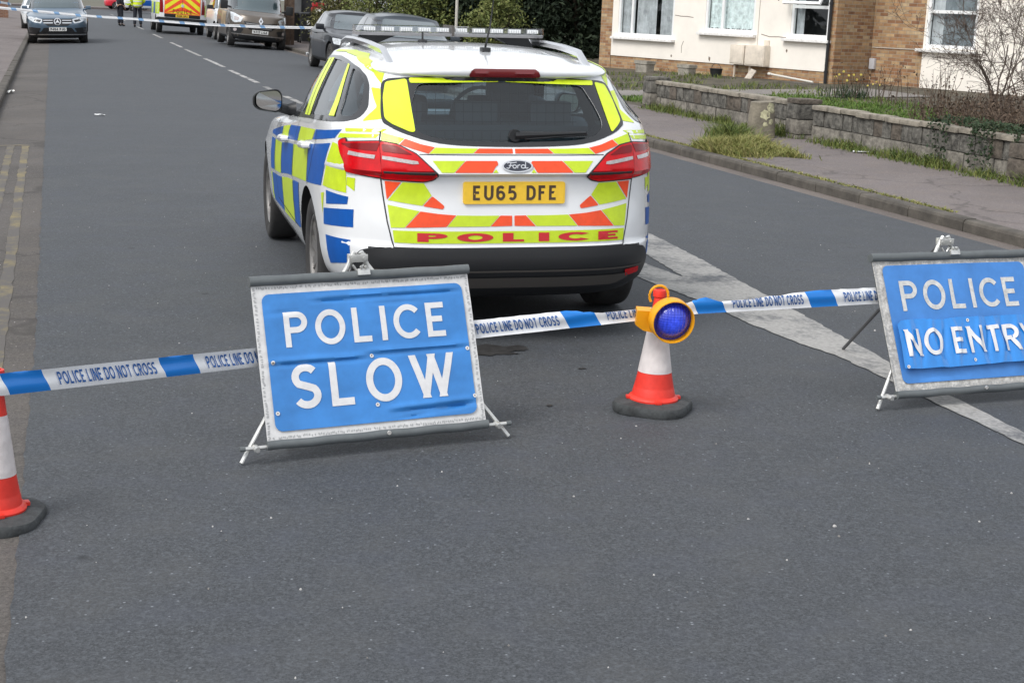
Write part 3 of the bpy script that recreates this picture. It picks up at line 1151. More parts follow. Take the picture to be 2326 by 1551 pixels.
    for g, off, extra in ((0, .0042, .0), (1, .0034, .012)):
        L = text_polys('POLICE', .046, .25, gap=.22, sx=1.0)
        xs = [q[0] for l in L for d in l for q in d]
        k = 1.04 / (max(xs) - min(xs))
        for l in L:
            ps = [[((q[0] - min(xs)) * k - .48, q[1] * .93 + .525) for q in d] for d in l]
            if g == 0:
                sheet(ps, sh.rear(off), .05, mb, 0)
    mb.build('police_lettering', M_RED, root, fix=False)

    # panel gaps, plus the tailgate crease's shade painted as a dark strip
    seam = []
    for s in (-1, 1):
        seam += stroke([(s * x, z) for x, z in [(.640, 1.05), (.652, 1.0), (.654, .88), (.64, .76), (.62, .62), (.592, .494)]], .006)
    seam += stroke([(-.47, .951), (-.2, .951), (.2, .951), (.47, .951)], .004)
    seam += stroke([(-.592, .494), (0, .494), (.592, .494)], .006)
    patch(sh.rear(.0018), seam, .03, 'tailgate_gap_and_crease_shade', M_SEAM, root)

    # rear lamps: inner part on the tailgate, outer part wrapping the corner
    LR = smooth_closed([(-.646, 1.0), (-.646, .826), (-.55, .820), (-.445, .820), (-.40, .830), (-.380, .850), (-.43, .902), (-.486, .950), (-.57, .992)], 3)
    LR = round_poly([(-.646, 1.002), (-.646, .826), (-.445, .820), (-.40, .830), (-.380, .850), (-.486, .950), (-.572, .992)], .012)
    yr = lambda z: fr(-.650, z).y
    LS = round_poly([(-.692, .828), (-.684, .886), (-.62, .935), (-.58, .985), (-.65, 1.004)], .02) + [(yr(z), z) for z in (1.002, .98, .96, .94, .92, .90, .885, .875, .86, .85, .84, .83)]
    for s in (-1, 1):
        g = LR if s < 0 else mir(LR)
        lr = patch(sh.rear(.009), [g], .02, 'tail_lamp', M_LAMP, root)
        patch(sh.rear(.0045), [inset_poly(g, -.006)], .03, 'lamp_gap', M_SEAM, lr)
        q = [(-.640, .935), (-.60, .932), (-.52, .922), (-.478, .916), (-.474, .904), (-.50, .902), (-.58, .912), (-.640, .920)]
        patch(sh.rear(.0115), [q if s < 0 else mir(q)], .02, 'reversing_light', M_LAMPC, lr)
        q = [(-.638, .992), (-.57, .984), (-.50, .945), (-.638, .955)]
        patch(sh.rear(.0112), [round_poly(q if s < 0 else mir(q), .01)], .02, 'upper_reflector', M_LAMPD, lr)
        ls = patch(sh.side(s, .009), [LS], .02, 'tail_lamp', M_LAMP, root)
        patch(sh.side(s, .0045), [inset_poly(LS, -.006)], .03, 'lamp_gap', M_SEAM, ls)
        patch(sh.side(s, .0115), [[(-.70, .945), (-.84, .936), (-.842, .919), (-.70, .926)]], .02, 'reversing_light', M_LAMPC, ls)
        patch(sh.side(s, .0112), [[(-.62, .975), (-.83, .995), (-.836, .955), (-.70, .957)]], .02, 'upper_reflector', M_LAMPD, ls)

    # bumper
    bp = round_poly([(-.735, .475), (-.66, .488), (.66, .488), (.735, .475), (.775, .40), (.76, .285), (-.76, .285), (-.775, .40)], .05, 5)
    mb = sheet([bp], sh.rear(.012), .03, None, 0, True)
    n = len(bp)
    mb.rings([[sh.rear(.012)(x, z) for x, z in bp], [sh.rear(.0)(x, z) for x, z in bp]], 0, True, True, False, False)
    bump = mb.build('rear_bumper', M_BLACKPL, root, angle=50)
    v = round_poly([(-.62, .352), (.62, .352), (.64, .33), (.55, .298), (-.55, .298), (-.64, .33)], .02)
    patch(sh.rear(.018), [v], .04, 'bumper_insert', M_GREYPL, bump)
    patch(sh.rear(.016), stroke([(-.72, .384), (0, .384), (.72, .384)], .008), .04, 'bumper_gloss_line', M_GREYPL, bump)  # lighter strip painted as the gloss line along the bumper
    for s in (-1, 1):
        patch(sh.rear(.018), [round_poly([(s * .60, .372), (s * .695, .378), (s * .70, .345), (s * .615, .335)], .008)], .03, 'reflector', M_LAMP, bump)

    # number plate, oval badge, wiper
    plate_obj(root, sh.rear, .005, .765, 'EU65 DFE', M_PLATEY)
    ov = lambda a, b: arc(.013, .898, a, b, 0, 360, 36)[:-1]
    bg = patch(sh.rear(.007), [ov(.078, .0305)], None, 'badge', M_CHROME, root)
    patch(sh.rear(.009), [ov(.070, .0245)], None, 'badge_field', mat('badge_field', (.02, .025, .04), .2, coat=.6), bg)
    scr = [[(-.046, .013), (-.040, .017), (-.020, .016), (-.004, .019)], [(-.030, .015), (-.035, -.006), (-.042, -.013), (-.050, -.010)], [(-.040, .002), (-.022, .003)],
           arc(-.014, -.003, .008, .0085, 0, 360, 14), [(.000, .005), (-.001, -.012)], [(-.001, .0), (.007, .006), (.011, .004)],
           arc(.024, -.003, .009, .0085, 0, 360, 14), [(.035, .020), (.034, -.010), (.040, -.012), (.046, -.008)]]
    pl = []
    for p in scr:
        pl += stroke([(.013 + x * 1.15, .898 + z * .92) for x, z in p], .0042)
    patch(sh.rear(.0105), pl, None, 'badge_script', M_CHROME, bg)
    mb = MB()
    fw_ = sh.rear(.02)
    p0, p1 = fw_(.01, 1.032), fw_(.385, 1.043)
    mb.tube([fw_(.01 + .375 * t / 8, 1.03 + .013 * t / 8) for t in range(9)], [.022, .02, .016, .014, .012, .011, .009, .008, .005], 8)
    mb.lathe([(.03, -.01), (.03, .02), (.02, .03)], 16, fw_(.012, 1.03), 'y')
    mb.tube([sh.rear(.012)(.06 + .33 * t / 6, 1.018 + .022 * t / 6) for t in range(7)], .006, 6)
    mb.build('rear_wiper', M_BLACKPL, root)

    # side windows, pillars and battenburg
    DLO = round_poly([(1.62, .955), (1.25, 1.185), (.98, 1.305), (.78, 1.352), (.55, 1.366), (.25, 1.374), (0, 1.362), (-.28, 1.334), (-.42, 1.298), (-.50, 1.253), (-.62, 1.15), (-.642, 1.098), (-.56, 1.078), (-.42, 1.068), (.3, 1.03), (1.0, .985)], .03, 3)
    top = [(2.02, .83), (1.44, .90), (1.0, .945), (.50, .978), (-.10, 1.012), (-.40, 1.034), (-.60, 1.055)]
    mid = [(2.10, .78), (1.44, .80), (1.0, .838), (.50, .872), (-.10, .935), (-.40, .965), (-.56, .985)]
    low = [(2.08, .55), (1.44, .585), (1.0, .63), (.50, .665), (-.10, .705), (-.46, .73), (-.60, .73)]
    bot = [(2.1, .35), (1.0, .365), (.40, .39), (0.0, .41)]
    ip = lambda ln, y: float(np.interp(-y, [-q[0] for q in ln], [q[1] for q in ln]))

    def cell(ya, yb, yc, yd, hi, lo, gap=.012):
        """between the lines hi and lo; top edge ya..yb, bottom edge yc..yd (front to rear)"""
        n = 4
        t = [(ya + (yb - ya) * i / n, ip(hi, ya + (yb - ya) * i / n) - gap) for i in range(n + 1)]
        b = [(yc + (yd - yc) * i / n, ip(lo, yc + (yd - yc) * i / n) + gap) for i in range(n + 1)]
        return t + b[::-1]
    SB, SY = [], []
    up = [(2.02, 1.36), (1.34, 1.0), (.98, .50), (.48, -.12), (-.14, -.58)]
    for k, (a, b) in enumerate(up):
        (SB if k % 2 == 0 else SY).append(cell(a, b, a + .04, b + .05, top, mid))
    SY.append([(-.60, 1.05), (-.80, 1.062), (-.80, 1.046), (-.62, 1.034)])
    SY.append([(-.575, 1.022), (-.80, 1.036), (-.80, 1.018), (-.56, .998)])
    md = [(2.06, 1.80), (1.78, 1.38), (1.36, .74), (.72, .03), (.01, -.485)]
    for k, (a, b) in enumerate(md):
        (SB if k % 2 == 0 else SY).append(cell(a, b, a, b + (.09 if k == 4 else 0), mid, low))
    lw = [(2.06, 1.99), (1.97, 1.33), (1.31, .70), (.68, .39)]
    for k, (a, b) in enumerate(lw):
        (SY if k % 2 == 0 else SB).append(cell(a, b, a - .02, b - .02, low, bot))
    SY.append([(-.515, .972), (-.575, .968), (-.615, .93), (-.678, .885), (-.684, .82), (-.692, .735), (-.425, .742), (-.46, .84)])   # slanted block under the lamp
    SY += [[(-.69, .815), (-.745, .815), (-.745, .75), (-.69, .775)], [(-.40, .70), (-.45, .71), (-.43, .60)]]
    SB += [[(-.48, .725), (-.71, .718), (-.705, .68), (-.49, .655)], [(-.45, .63), (-.75, .66), (-.755, .57), (-.45, .545)], [(-.475, .495), (-.74, .505), (-.745, .39), (-.50, .35), (-.49, .42)]]
    for s in (-1, 1):
        tr = patch(sh.side(s, .003), [DLO], .05, 'side_window_trim', M_TRIM, root, holes=[PF, PR, PQ])
        for pn, nm in ((PF, 'glass'), (PR, 'glass'), (PQ, 'glass')):
            patch(sh.side(s, -.004), [inset_poly(pn, -.015)], .06, nm, M_CARGLASS, tr)
        patch(sh.side(s, .0055), [[(.448, 1.037), (.342, 1.042), (.540, 1.350), (.640, 1.345)], [(.325, 1.043), (.216, 1.050), (.425, 1.356), (.523, 1.352)],
              [(-.342, 1.09), (-.425, 1.094), (-.095, 1.340), (-.045, 1.344)]], .05, 'pillar_sticker', M_YEL, tr)
        fs_ = sh.side(s, .0022)
        patch(fs_, SB, .045, 'blue_blocks', M_BLU, root)
        patch(fs_, SY, .045, 'yellow_blocks', M_YEL2, root)
        patch(fs_, [[(-.548, 1.268), (-.44, 1.318), (-.30, 1.352), (0, 1.382), (.3, 1.394), (.6, 1.386), (.6, 1.396), (.3, 1.404), (0, 1.396), (-.3, 1.370), (-.505, 1.318)]], .03, 'roof_edge_sticker', M_YEL2, root)
        patch(fs_, [round_poly([(-.515, 1.248), (-.572, 1.245), (-.735, 1.105), (-.672, 1.088), (-.652, 1.158)], .012)], .03, 'pillar_reflector', M_YEL, root)
        gaps = []
        for p in ([(-.18, 1.0), (-.19, .93), (-.10, .80), (0.0, .70)], [(.60, 1.0), (.70, .80), (.705, .66), (.60, .42)], [(1.66, .945), (1.76, .80), (1.74, .60), (1.62, .42)], [(1.62, .42), (.60, .40), (.44, .40)]):
            gaps += stroke(p, .007)
        patch(sh.side(s, .003), gaps, .04, 'door_gap', M_SEAM, root)
        # door handles
        for yy, zz in ((.06, .905), (1.13, .845)):
            mb = MB()
            c = sh.side(s, .0)(yy, zz)
            mb.tube([c + Vector((0, .12, -.004)), c + Vector((s * .03, .09, -.002)), c + Vector((s * .04, 0, 0)), c + Vector((s * .03, -.09, .004)), c + Vector((0, -.12, .006))], [.014, .018, .02, .018, .014], 8)
            mb.build('door_handle', M_WHITE, root)
        # mirror
        mb = MB()
        xc, yc_, zc_ = s * .985, 1.46, 1.045
        rings = []
        for yo, sc in ((.15, .30), (.13, .62), (.08, .92), (.03, 1.0), (-.004, 1.0), (-.012, .95), (-.006, .88)):
            o_ = rrect(-.092 * sc, -.066 * sc, .092 * sc, .066 * sc, .048 * sc, 5)
            rings.append([Vector((xc + px, yc_ + yo - s * px * .10, zc_ + pz * (1.0 - .22 * s * px / .1))) for px, pz in o_])
        mb.rings(rings, 0, True, True, True, False)
        mb.tube([(s * .91, yc_ + .06, 1.0), (s * .86, yc_ + .10, .985), (s * .80, yc_ + .10, .985)], [.03, .034, .05], 10)
        mo = mb.build('door_mirror', [M_BLACKPL], root)
        g = MB()
        o_ = rrect(-.082, -.057, .082, .057, .043, 5)
        g.add([(xc + px, yc_ - .002 + s * px * .24 - .02 * pz, zc_ + pz * (1.0 - .22 * s * px / .1)) for px, pz in o_], [tuple(range(len(o_)))])
        g.build('mirror_pane', M_MIRROR, mo)
        # roof rail
        mb = MB()
        P = []
        for t in range(17):
            yy = -.46 + 1.95 * t / 16
            xx = s * (.525 + .03 * math.sin(PI * min(1, max(0, (yy + .46) / 1.95))))
            P.append(Vector((xx, yy, estate_roof(xx, yy) - .02 + .062 * min(1, math.sin(PI * t / 16) * 2.6))))
        rr = [P[i] for i in range(17)]
        rings = [[p + Vector((dx, 0, dz)) for dx, dz in ((-.014, -.022), (.014, -.022), (.018, .0), (.01, .012), (-.01, .012), (-.018, .0))] for p in rr]
        mb.rings(rings, 0, True)
        mb.build('roof_rail', M_CHROME, root, angle=30)
        add_wheel(root, s * .785, 0, .317, .205, .215, M_RUBBER, M_ALLOY, M_DARK)
        add_wheel(root, s * .785, 2.648, .317, .205, .215, M_RUBBER, M_ALLOY, M_DARK)
    patch(sh.front(-.004), [inset_poly(WS, -.02)], .08, 'windscreen', M_CARGLASS, root)
    for s in (-1, 1):
        patch(sh.front(.006), [[(s * .50, .70), (s * .80, .74), (s * .78, .80), (s * .52, .76)]], .05, 'headlamp', M_LAMPC, root)
    patch(sh.front(.006), [rrect(-.4, .42, .4, .58, .04)], .06, 'grille', M_TRIM, root)

    # cabin
    for s in (-1, 1):
        mb = MB()
        mb.box((s * .36, 1.02, .60), (.50, .52, .22), None, 0, .05)
        mb.box((s * .36, .74, .86), (.48, .16, .56), Matrix.Rotation(R(14), 3, 'X'), 0, .06)
        mb.box((s * .36, .66, 1.20), (.26, .10, .17), Matrix.Rotation(R(10), 3, 'X'), 0, .04)
        mb.build('front_seat', M_CABIN, root)
    mb = MB()
    mb.box((0, .0, .84), (1.28, .16, .46), Matrix.Rotation(R(18), 3, 'X'), 0, .05)
    for x in (-.42, 0, .42):
        mb.box((x, -.07, 1.10), (.24, .08, .12), None, 0, .03)
    mb.build('rear_seat', M_CABIN, root)
    mb = MB()
    mb.box((0, 1.75, .86), (1.44, .45, .22), None, 0, .05)
    mb.build('dashboard', M_CABIN, root)
    mb = MB()
    mb.tube([(.36 + .18 * math.cos(2 * PI * t / 24), 1.42 - .07 * math.sin(2 * PI * t / 24), .98 + .17 * math.sin(2 * PI * t / 24)) for t in range(25)], .014, 8, cap=False)
    mb.tube([(.36, 1.46, .96), (.36, 1.7, .88)], .03, 8)
    mb.build('steering_wheel', M_CABIN, root)
    mb = MB()
    for k in range(22):
        x = -.54 + 1.08 * k / 21
        mb.tube([(x, -.14, .92), (x, -.10, 1.32)], .0013, 4)
    for k in range(8):
        z = .95 + .05 * k
        mb.tube([(-.56, -.14 + .04 * k / 8, z), (.56, -.14 + .04 * k / 8, z)], .0013, 4)
    mb.build('load_guard', mat('cage_wire', (.11, .12, .13), .6), root)
    mb = MB()
    mb.box((0, -.47, .93), (1.2, .56, .03), None, 0, .01)
    mb.build('load_cover', M_CABIN, root)

    # roof light bar
    mb = MB()
    yc, zc = .80, 1.508
    prof = [(-.13, -.012), (-.11, -.030), (.11, -.030), (.13, -.012)]
    pt = [(-.13, -.010), (-.135, .004), (-.115, .026), (.115, .026), (.135, .004), (.13, -.010)]
    X = [-.54, -.52, -.46, .025, .51, .57, .59]
    sc = [.55, .9, 1, 1, 1, .9, .55]
    mb.rings([[(x, yc + (a * k), zc + b) for a, b in prof] for x, k in zip(X, sc)], 0, False)
    bar = mb.build('light_bar', mat('light_bar_base', (.34, .34, .35), .4, metal=.3), root, angle=30)
    mb = MB()
    mb.rings([[(x, yc + a * k, zc + b) for a, b in pt] for x, k in zip(X, sc)], 0, False)
    m_lens = glass_mat('light_bar_lens', (.97, .98, .99), .98)
    mb.build('lens', m_lens, bar)
    for k in range(10):
        x = -.465 + .98 * k / 9
        mb = MB()
        mb.box((x, yc - .085, zc + .007), (.075 if k not in (0, 9) else .06, .03, .024), None, 0, .004)
        for q in range(5):
            mb.box((x - .028 + .014 * q, yc - .103, zc + .007), (.008, .006, .018), None, 1)
        mb.build('lamp_module', [mat('lamp_module', (.62, .63, .64), .3, metal=.3), mat('lamp_led', (.92, .92, .90), .3)], bar)
    mb = MB()
    mb.box((.025, yc, zc + .004), (.012, .278, .06), None, 0)
    mb.build('lens_joint', M_GREYPL, bar)
    for s in (-1, 1):
        mb = MB()
        x0 = s * .40
        mb.prism([(x0 - .10, yc - .05, zc - .03), (x0 + .10, yc - .05, zc - .03), (x0 + s * .10 + .04, yc - .05, estate_roof(.5, yc) - .01), (x0 + s * .10 - .06, yc - .05, estate_roof(.5, yc) - .01)], (0, .10, 0))
        mb.build('bar_foot', M_BLACKPL, bar)
    mb = MB()
    mb.tube([(-.18, .55, estate_roof(.18, .55) - .01), (-.18, .55, estate_roof(.18, .55) + .06)], .006, 6)
    mb.lathe([(.03, -.01), (.028, .012), (.012, .02)], 12, (-.18, .55, estate_roof(.18, .55)), 'z')
    mb.build('stub_aerial', M_BLACKPL, root)
    mb = MB()
    mb.box((.034, -.13, estate_roof(0, -.13) + .008), (.048, .07, .028), None, 0, .008)
    mb.tube([(.036, -.12, estate_roof(0, -.12) + .02), (.048, -.17, estate_roof(0, -.12) + .13), (.056, -.215, estate_roof(0, -.12) + .29)], [.006, .0045, .0025], 6)
    mb.build('roof_aerial', M_BLACKPL, root)
    place(root, CAR_A, CAR_L, CAR_YAW, lean=CAR_LEAN)
    tag(root, 'white police estate car with blue and yellow squares, POLICE chevron tailgate and roof light bar', 'police car')
    return root


police_estate()
# ------------------------------------------------------------------ roll-up police signs
M_SIGNBLU = mat('sign_blue_sheeting', srgb(50, 122, 192), .42, coat=.15, var=.14, vscale=7)
M_SIGNBLU2 = mat('sign_blue_dull', srgb(62, 124, 194), .5, var=.14, vscale=7)
M_SIGNBLU3 = mat('overlay_blue', srgb(36, 128, 208), .24, coat=.5, var=.10, vscale=9)
M_SIGNWHT = mat('sign_white_sheeting', (.60, .60, .60), .5, var=.10, vscale=40)
M_SIGNDIRT = mat('sign_dirty_edge', (.45, .44, .42), .7, var=.4, vscale=50, bump=.4, bscale=90)
M_SLEEVE = mat('grey_pvc_sleeve', (.105, .117, .122), .45, var=.15, vscale=12)
M_LETTER = mat('sign_letter_white', (.64, .64, .65), .45, var=.06, vscale=60)
M_EYELET = mat('eyelet', (.75, .73, .70), .3, metal=.5)


def folding_sign(name, loc, yaw, roll, tilt, x0, x1, dull, build_face, wrinkle):
    """x along the feet, y back from the panel, z up; the panel leans back by tilt degrees"""
    root = empty(name, loc, R(yaw))
    root.rotation_euler = (0, -R(roll), R(yaw))
    st, ct = math.sin(R(tilt)), math.cos(R(tilt))

    def P(x, v, d=0.0):
        """point on the panel: x across, v up along the slope, d in front of the sheet"""
        return Vector((x, v * st - d * ct, v * ct + d * st))
    pw = .60
    v0, v1 = .088, .682
    mid = (x0 + x1) / 2
    # sheet with its creases
    fn = lambda off: (lambda x, v: P(x, v, off + wrinkle(x, v)))
    mb = MB()
    nx, ny = 74, 50
    vs = [fn(0)(x0 + (x1 - x0) * i / nx, v0 + (v1 - v0) * j / ny) for j in range(ny + 1) for i in range(nx + 1)]
    mb.add(vs, [(j * (nx + 1) + i, j * (nx + 1) + i + 1, (j + 1) * (nx + 1) + i + 1, (j + 1) * (nx + 1) + i) for j in range(ny) for i in range(nx)], 0, True)
    back = [p + Vector((0, .006, .002)) for p in vs]
    mb.add(back, [(j * (nx + 1) + i, (j + 1) * (nx + 1) + i, (j + 1) * (nx + 1) + i + 1, j * (nx + 1) + i + 1) for j in range(ny) for i in range(nx)], 1, True)
    panel = mb.build('panel', [M_SIGNDIRT if dull else M_SIGNWHT, M_SLEEVE], root, angle=60, fix=False)
    # frayed printed border
    mb = MB()
    rnd = random.Random(5)
    b = .016
    for k in range(150):
        for side in (0, 1, 2, 3):
            if side < 2:
                x = x0 + .006 + (x1 - x0 - .012) * (k + .5) / 150
                v = v0 + .012 if side == 0 else v1 - .012
                dx, dv = .0022, .004
            else:
                if k > 100:
                    continue
                v = v0 + .006 + (v1 - v0 - .012) * (k + .5) / 101
                x = x0 + .010 if side == 2 else x1 - .010
                dx, dv = .004, .0022
            if rnd.random() < .2:
                continue
            x += rnd.uniform(-.003, .003); v += rnd.uniform(-.003, .003)
            sheet([[(x - dx, v - dv), (x + dx, v - dv), (x + dx * rnd.uniform(.4, 1.4), v + dv), (x - dx, v + dv * rnd.uniform(.3, 1.3))]], fn(.0012), None, mb)
    mb.build('border_print', mat('border_grey', (.36, .365, .37), .6), panel, fix=False)
    build_face(fn, panel)
    # sleeves top and bottom
    for va, vb, nm in ((v1 - .003, v1 + .036, 'top_sleeve'), (v0 - .032, v0 + .003, 'bottom_sleeve')):
        mb = MB()
        vm, r = (va + vb) / 2, (vb - va) / 2
        prof = [(-r, .004), (-r * .8, .016), (0, .021), (r * .8, .016), (r, .004), (r * .8, -.016), (0, -.021), (-r * .8, -.016)]
        ends = (x0 - .004, x1 + .005)
        rings = []
        for i in range(17):
            x = ends[0] + (ends[1] - ends[0]) * i / 16
            sag = .0016 * math.sin(i * 1.7) * (1 if nm == 'bottom_sleeve' else .6)
            rings.append([P(x, vm + q[0] + sag, q[1]) for q in prof])
        mb.rings(rings, 0, True)
        mb.build(nm, M_SLEEVE, root, angle=60)
    mb = MB()
    c = P(mid + .03, v0 - .010, .02)
    mb.lathe([(.008, 0), (.008, .006), (.004, .008)], 10, c - Vector((0, .008, 0)), 'y')
    mb.build('sleeve_stud', M_EYELET, root)
    # front legs: an A of tubes behind the panel, feet out to both sides
    apex = P(mid - .0, .775, -.034)
    foot_l, foot_r = Vector((0, .036, .008)), Vector((1.075, .036, .008))
    for ft, sx in ((foot_l, -1), (foot_r, 1)):
        mb = MB()
        ap = apex + Vector((sx * .022, 0, 0))
        ft2 = Vector((ft.x, ft.y, ft.z))
        mb.tube([ft2, ft2.lerp(ap, .5), ap], .0085, 10)
        mb.build('front_leg', M_STEEL, root)
        # cross bar end with its clamp
        mb = MB()
        e0 = P(x0 + .01 if sx < 0 else x1 - .01, v0 - .018, -.004)
        e1 = P(x0 - .085 if sx < 0 else x1 + .085, v0 - .018, -.004)
        mb.tube([e0, e1], .0075, 10)
        q = e0.lerp(e1, .58)
        mb.lathe([(.010, -.030), (.012, -.022), (.012, .012), (.008, .018)], 12, q, 'y')
        mb.build('bar_end', M_STEEL, root)
        mb = MB()
        mb.tube([e1, e1 + (e1 - e0).normalized() * .02], .0098, 10)
        mb.build('end_cap', M_SLEEVE, root)
    # rear leg
    mb = MB()
    mb.tube([apex + Vector((.0, .02, -.01)), Vector((mid + .05, 1.12, .01))], .0085, 10)
    mb.build('rear_leg', mat('dull_steel', (.10, .10, .105), .5, metal=.3), root)
    # handle at the apex
    mb = MB()
    for s in (-1, 1):
        mb.tube([apex + Vector((s * .052, -.01, -.06)), apex + Vector((s * .022, -.012, .012)), apex + Vector((s * .013, -.012, .028))], .0105, 10)
    mb.box(apex + Vector((0, -.026, .004)), (.075, .008, .03), None, 0, .003)
    mb.box(apex + Vector((0, .004, .004)), (.075, .008, .03), None, 0, .003)
    for s in (-1, 1):
        mb.lathe([(.007, -.034), (.006, -.03), (.006, .0)], 10, apex + Vector((s * .024, 0, .004)), 'y')
        mb.tube([apex + Vector((s * .022, -.018, -.022)), apex + Vector((s * .004, -.022, -.05))], .005, 8)
    mb.build('apex_bracket', M_STEEL, root)
    mb = MB()
    mb.box(P(mid + .004, v1 + .026, .026), (.05, .012, .026), Matrix.Rotation(R(-tilt), 3, 'X'), 0, .003)
    for s in (-1, 1):
        mb.lathe([(.006, -.01), (.006, .004)], 10, P(mid + .004 + s * .009, v1 + .044, .03), 'y')
    mb.build('hook', M_STEEL, root)
    return root


def eyelets(fn, panel, pts, off):
    for x, v in pts:
        mb = MB()
        sheet(ring_polys(arc(x, v, .008, .008, 0, 360, 16)[:-1], arc(x, v, .003, .003, 0, 360, 16)[:-1]), fn(off), None, mb, 0)
        sheet([arc(x, v, .003, .003, 0, 360, 10)[:-1]], fn(off), None, mb, 1)
        mb.build('eyelet', [M_EYELET, mat('rust', (.16, .07, .03), .9)], panel, fix=False)


def crease(x, v, v0, slope, amp, wd, xa, xb):
    d = v - (v0 + slope * x)
    f = min(1, max(0, (x - xa) / .08)) * min(1, max(0, (xb - x) / .08))
    return 1.3 * amp * math.exp(-(d / wd) ** 2) * f


def wr_slow(x, v):
    w = .0045 * noise.noise(Vector((x * 3.1, v * 7, 2.2))) + .0018 * noise.noise(Vector((x * 9, v * 26, 5)))
    w += crease(x, v, .372, .0, -.0075, .0065, .12, .55) + crease(x, v, .388, -.006, .006, .010, .12, .55)
    w += crease(x, v, .384, .004, -.007, .006, .50, .96) + crease(x, v, .40, .0, .005, .010, .5, .96)
    w += crease(x, v, .604, .012, -.006, .006, .3, .95) + crease(x, v, .618, .01, .004, .009, .3, .95) + crease(x, v, .585, .0, -.005, .005, .55, .8)
    w += crease(x, v, .135, .03, -.007, .007, .58, .96) + crease(x, v, .15, .035, .006, .010, .55, .96) + crease(x, v, .06, .11, -.006, .007, .6, .96)
    w += crease(x, v, .565, .03, -.004, .006, .12, .3)
    return w


def wr_entry(x, v):
    w = .005 * noise.noise(Vector((x * 3, v * 5, 7.7))) + .0018 * noise.noise(Vector((x * 14, v * 11, 3)))
    w += crease(x, v, .148, .0, -.004, .006, .2, .5)
    return w


def face_slow(fn, panel):
    b = sheet([rrect(.135, .122, .944, .646, .030)], fn(.0065), .008, None, 0, True).build('blue_field', M_SIGNBLU, panel, angle=60, fix=False)
    mb = MB()
    for s, h, x, v, wid in (('POLICE', .136, .210, .437, .655), ('SLOW', .171, .215, .199, .652)):
        for l in text_polys(s, h, .165, x, v, gap=.20 if h < .15 else .22, width=wid):
            sheet(l, fn(.0088), .008, mb, 0, True)
    mb.build('sign_lettering', M_LETTER, panel, angle=60, fix=False)
    eyelets(fn, panel, [(.151, .382), (.540, .381), (.934, .381), (.149, .19), (.54, .19), (.94, .191)], .0105)


def overlay_wave(x, v):
    k = math.sin(PI * min(1, max(0, (v - .182) / .224)))
    r = 0
    for xc, a, wd in ((.20, .010, .016), (.255, -.008, .012), (.335, .011, .014), (.395, -.010, .014), (.452, .009, .012), (.53, -.006, .02), (.585, .010, .014), (.632, -.009, .010), (.690, .010, .015), (.735, -.008, .012), (.80, .009, .016), (.86, -.007, .014), (.92, .008, .016)):
        r += a * math.exp(-((x - xc - .012 * math.sin(v * 22 + xc * 30)) / wd) ** 2)
    return 1.1 * r * (.35 + .65 * k)


def face_entry(fn, panel):
    sheet([rrect(.140, .122, .944, .660, .030)], fn(.0050), .010, None, 0, True).build('blue_field', M_SIGNBLU2, panel, angle=60, fix=False)
    mb = MB()
    for l in text_polys('POLICE', .138, .155, .214, .449, gap=.20, width=.665):
        sheet(l, fn(.0072), .010, mb, 0, True)
    mb.build('sign_lettering', mat('old_letter_white', (.52, .52, .51), .6, var=.22, vscale=40), panel, angle=60, fix=False)
    f2 = lambda off: (lambda x, v: fn(off + .028)(x, v) + (fn(1.0)(x, v) - fn(0)(x, v)) * overlay_wave(x, v))
    pts = []
    rnd = random.Random(2)
    base = [(.147, .186), (.152, .300), (.150, .385), (.172, .402)] + [(.172 + .06 * k, .402 + rnd.uniform(-.003, .004)) for k in range(1, 13)] + [(.93, .30)] + [(.93 - .06 * k, .182 + rnd.uniform(-.003, .003)) for k in range(0, 13)]
    ov = sheet([base], f2(0), .006, None, 0, True).build('overlay_sheet', M_SIGNBLU3, panel, angle=70, fix=False)
    mb = MB()
    for l in text_polys('NO ENTRY', .122, .150, .175, .237, gap=.16, space=.30, width=.728):
        sheet(l, f2(.0065), .006, mb, 0, True)
    mb.build('overlay_lettering', M_LETTER, ov, angle=70, fix=False)
    eyelets(f2, ov, [(.165, .192), (.535, .388), (.535, .205), (.91, .385), (.91, .195)], .004)


sg = folding_sign('folding_police_sign', (-.9734, 5.4699, -.060), 22.9, 1.75, 22, .100, .977, False, face_slow, wr_slow)
tag(sg, 'clean blue folding sign reading POLICE SLOW, standing in the road behind the police car', 'road sign', 'folding blue police signs on the road')
sg = folding_sign('folding_police_sign', (1.6185, 6.483, -.002), 24.0, 0, 26, .095, .985, True, face_entry, wr_entry)
tag(sg, 'dirty blue folding sign reading POLICE NO ENTRY with a crumpled lower overlay', 'road sign', 'folding blue police signs on the road')


# ------------------------------------------------------------------ cones
M_CONERED = mat('cone_red', srgb(220, 52, 38), .45, var=.14, vscale=12, bump=.1, bscale=60)
M_CONEWHT = mat('cone_sleeve_white', (.66, .61, .60), .42, var=.10, vscale=16, bump=.5, bscale=34, bdist=.006)
M_CONEBASE = mat('cone_base_rubber', (.040, .044, .046), .8, var=.5, vscale=14, bump=.5, bscale=50)
M_AMBER = mat('lamp_yellow_plastic', srgb(232, 160, 16), .42, var=.06, vscale=20)


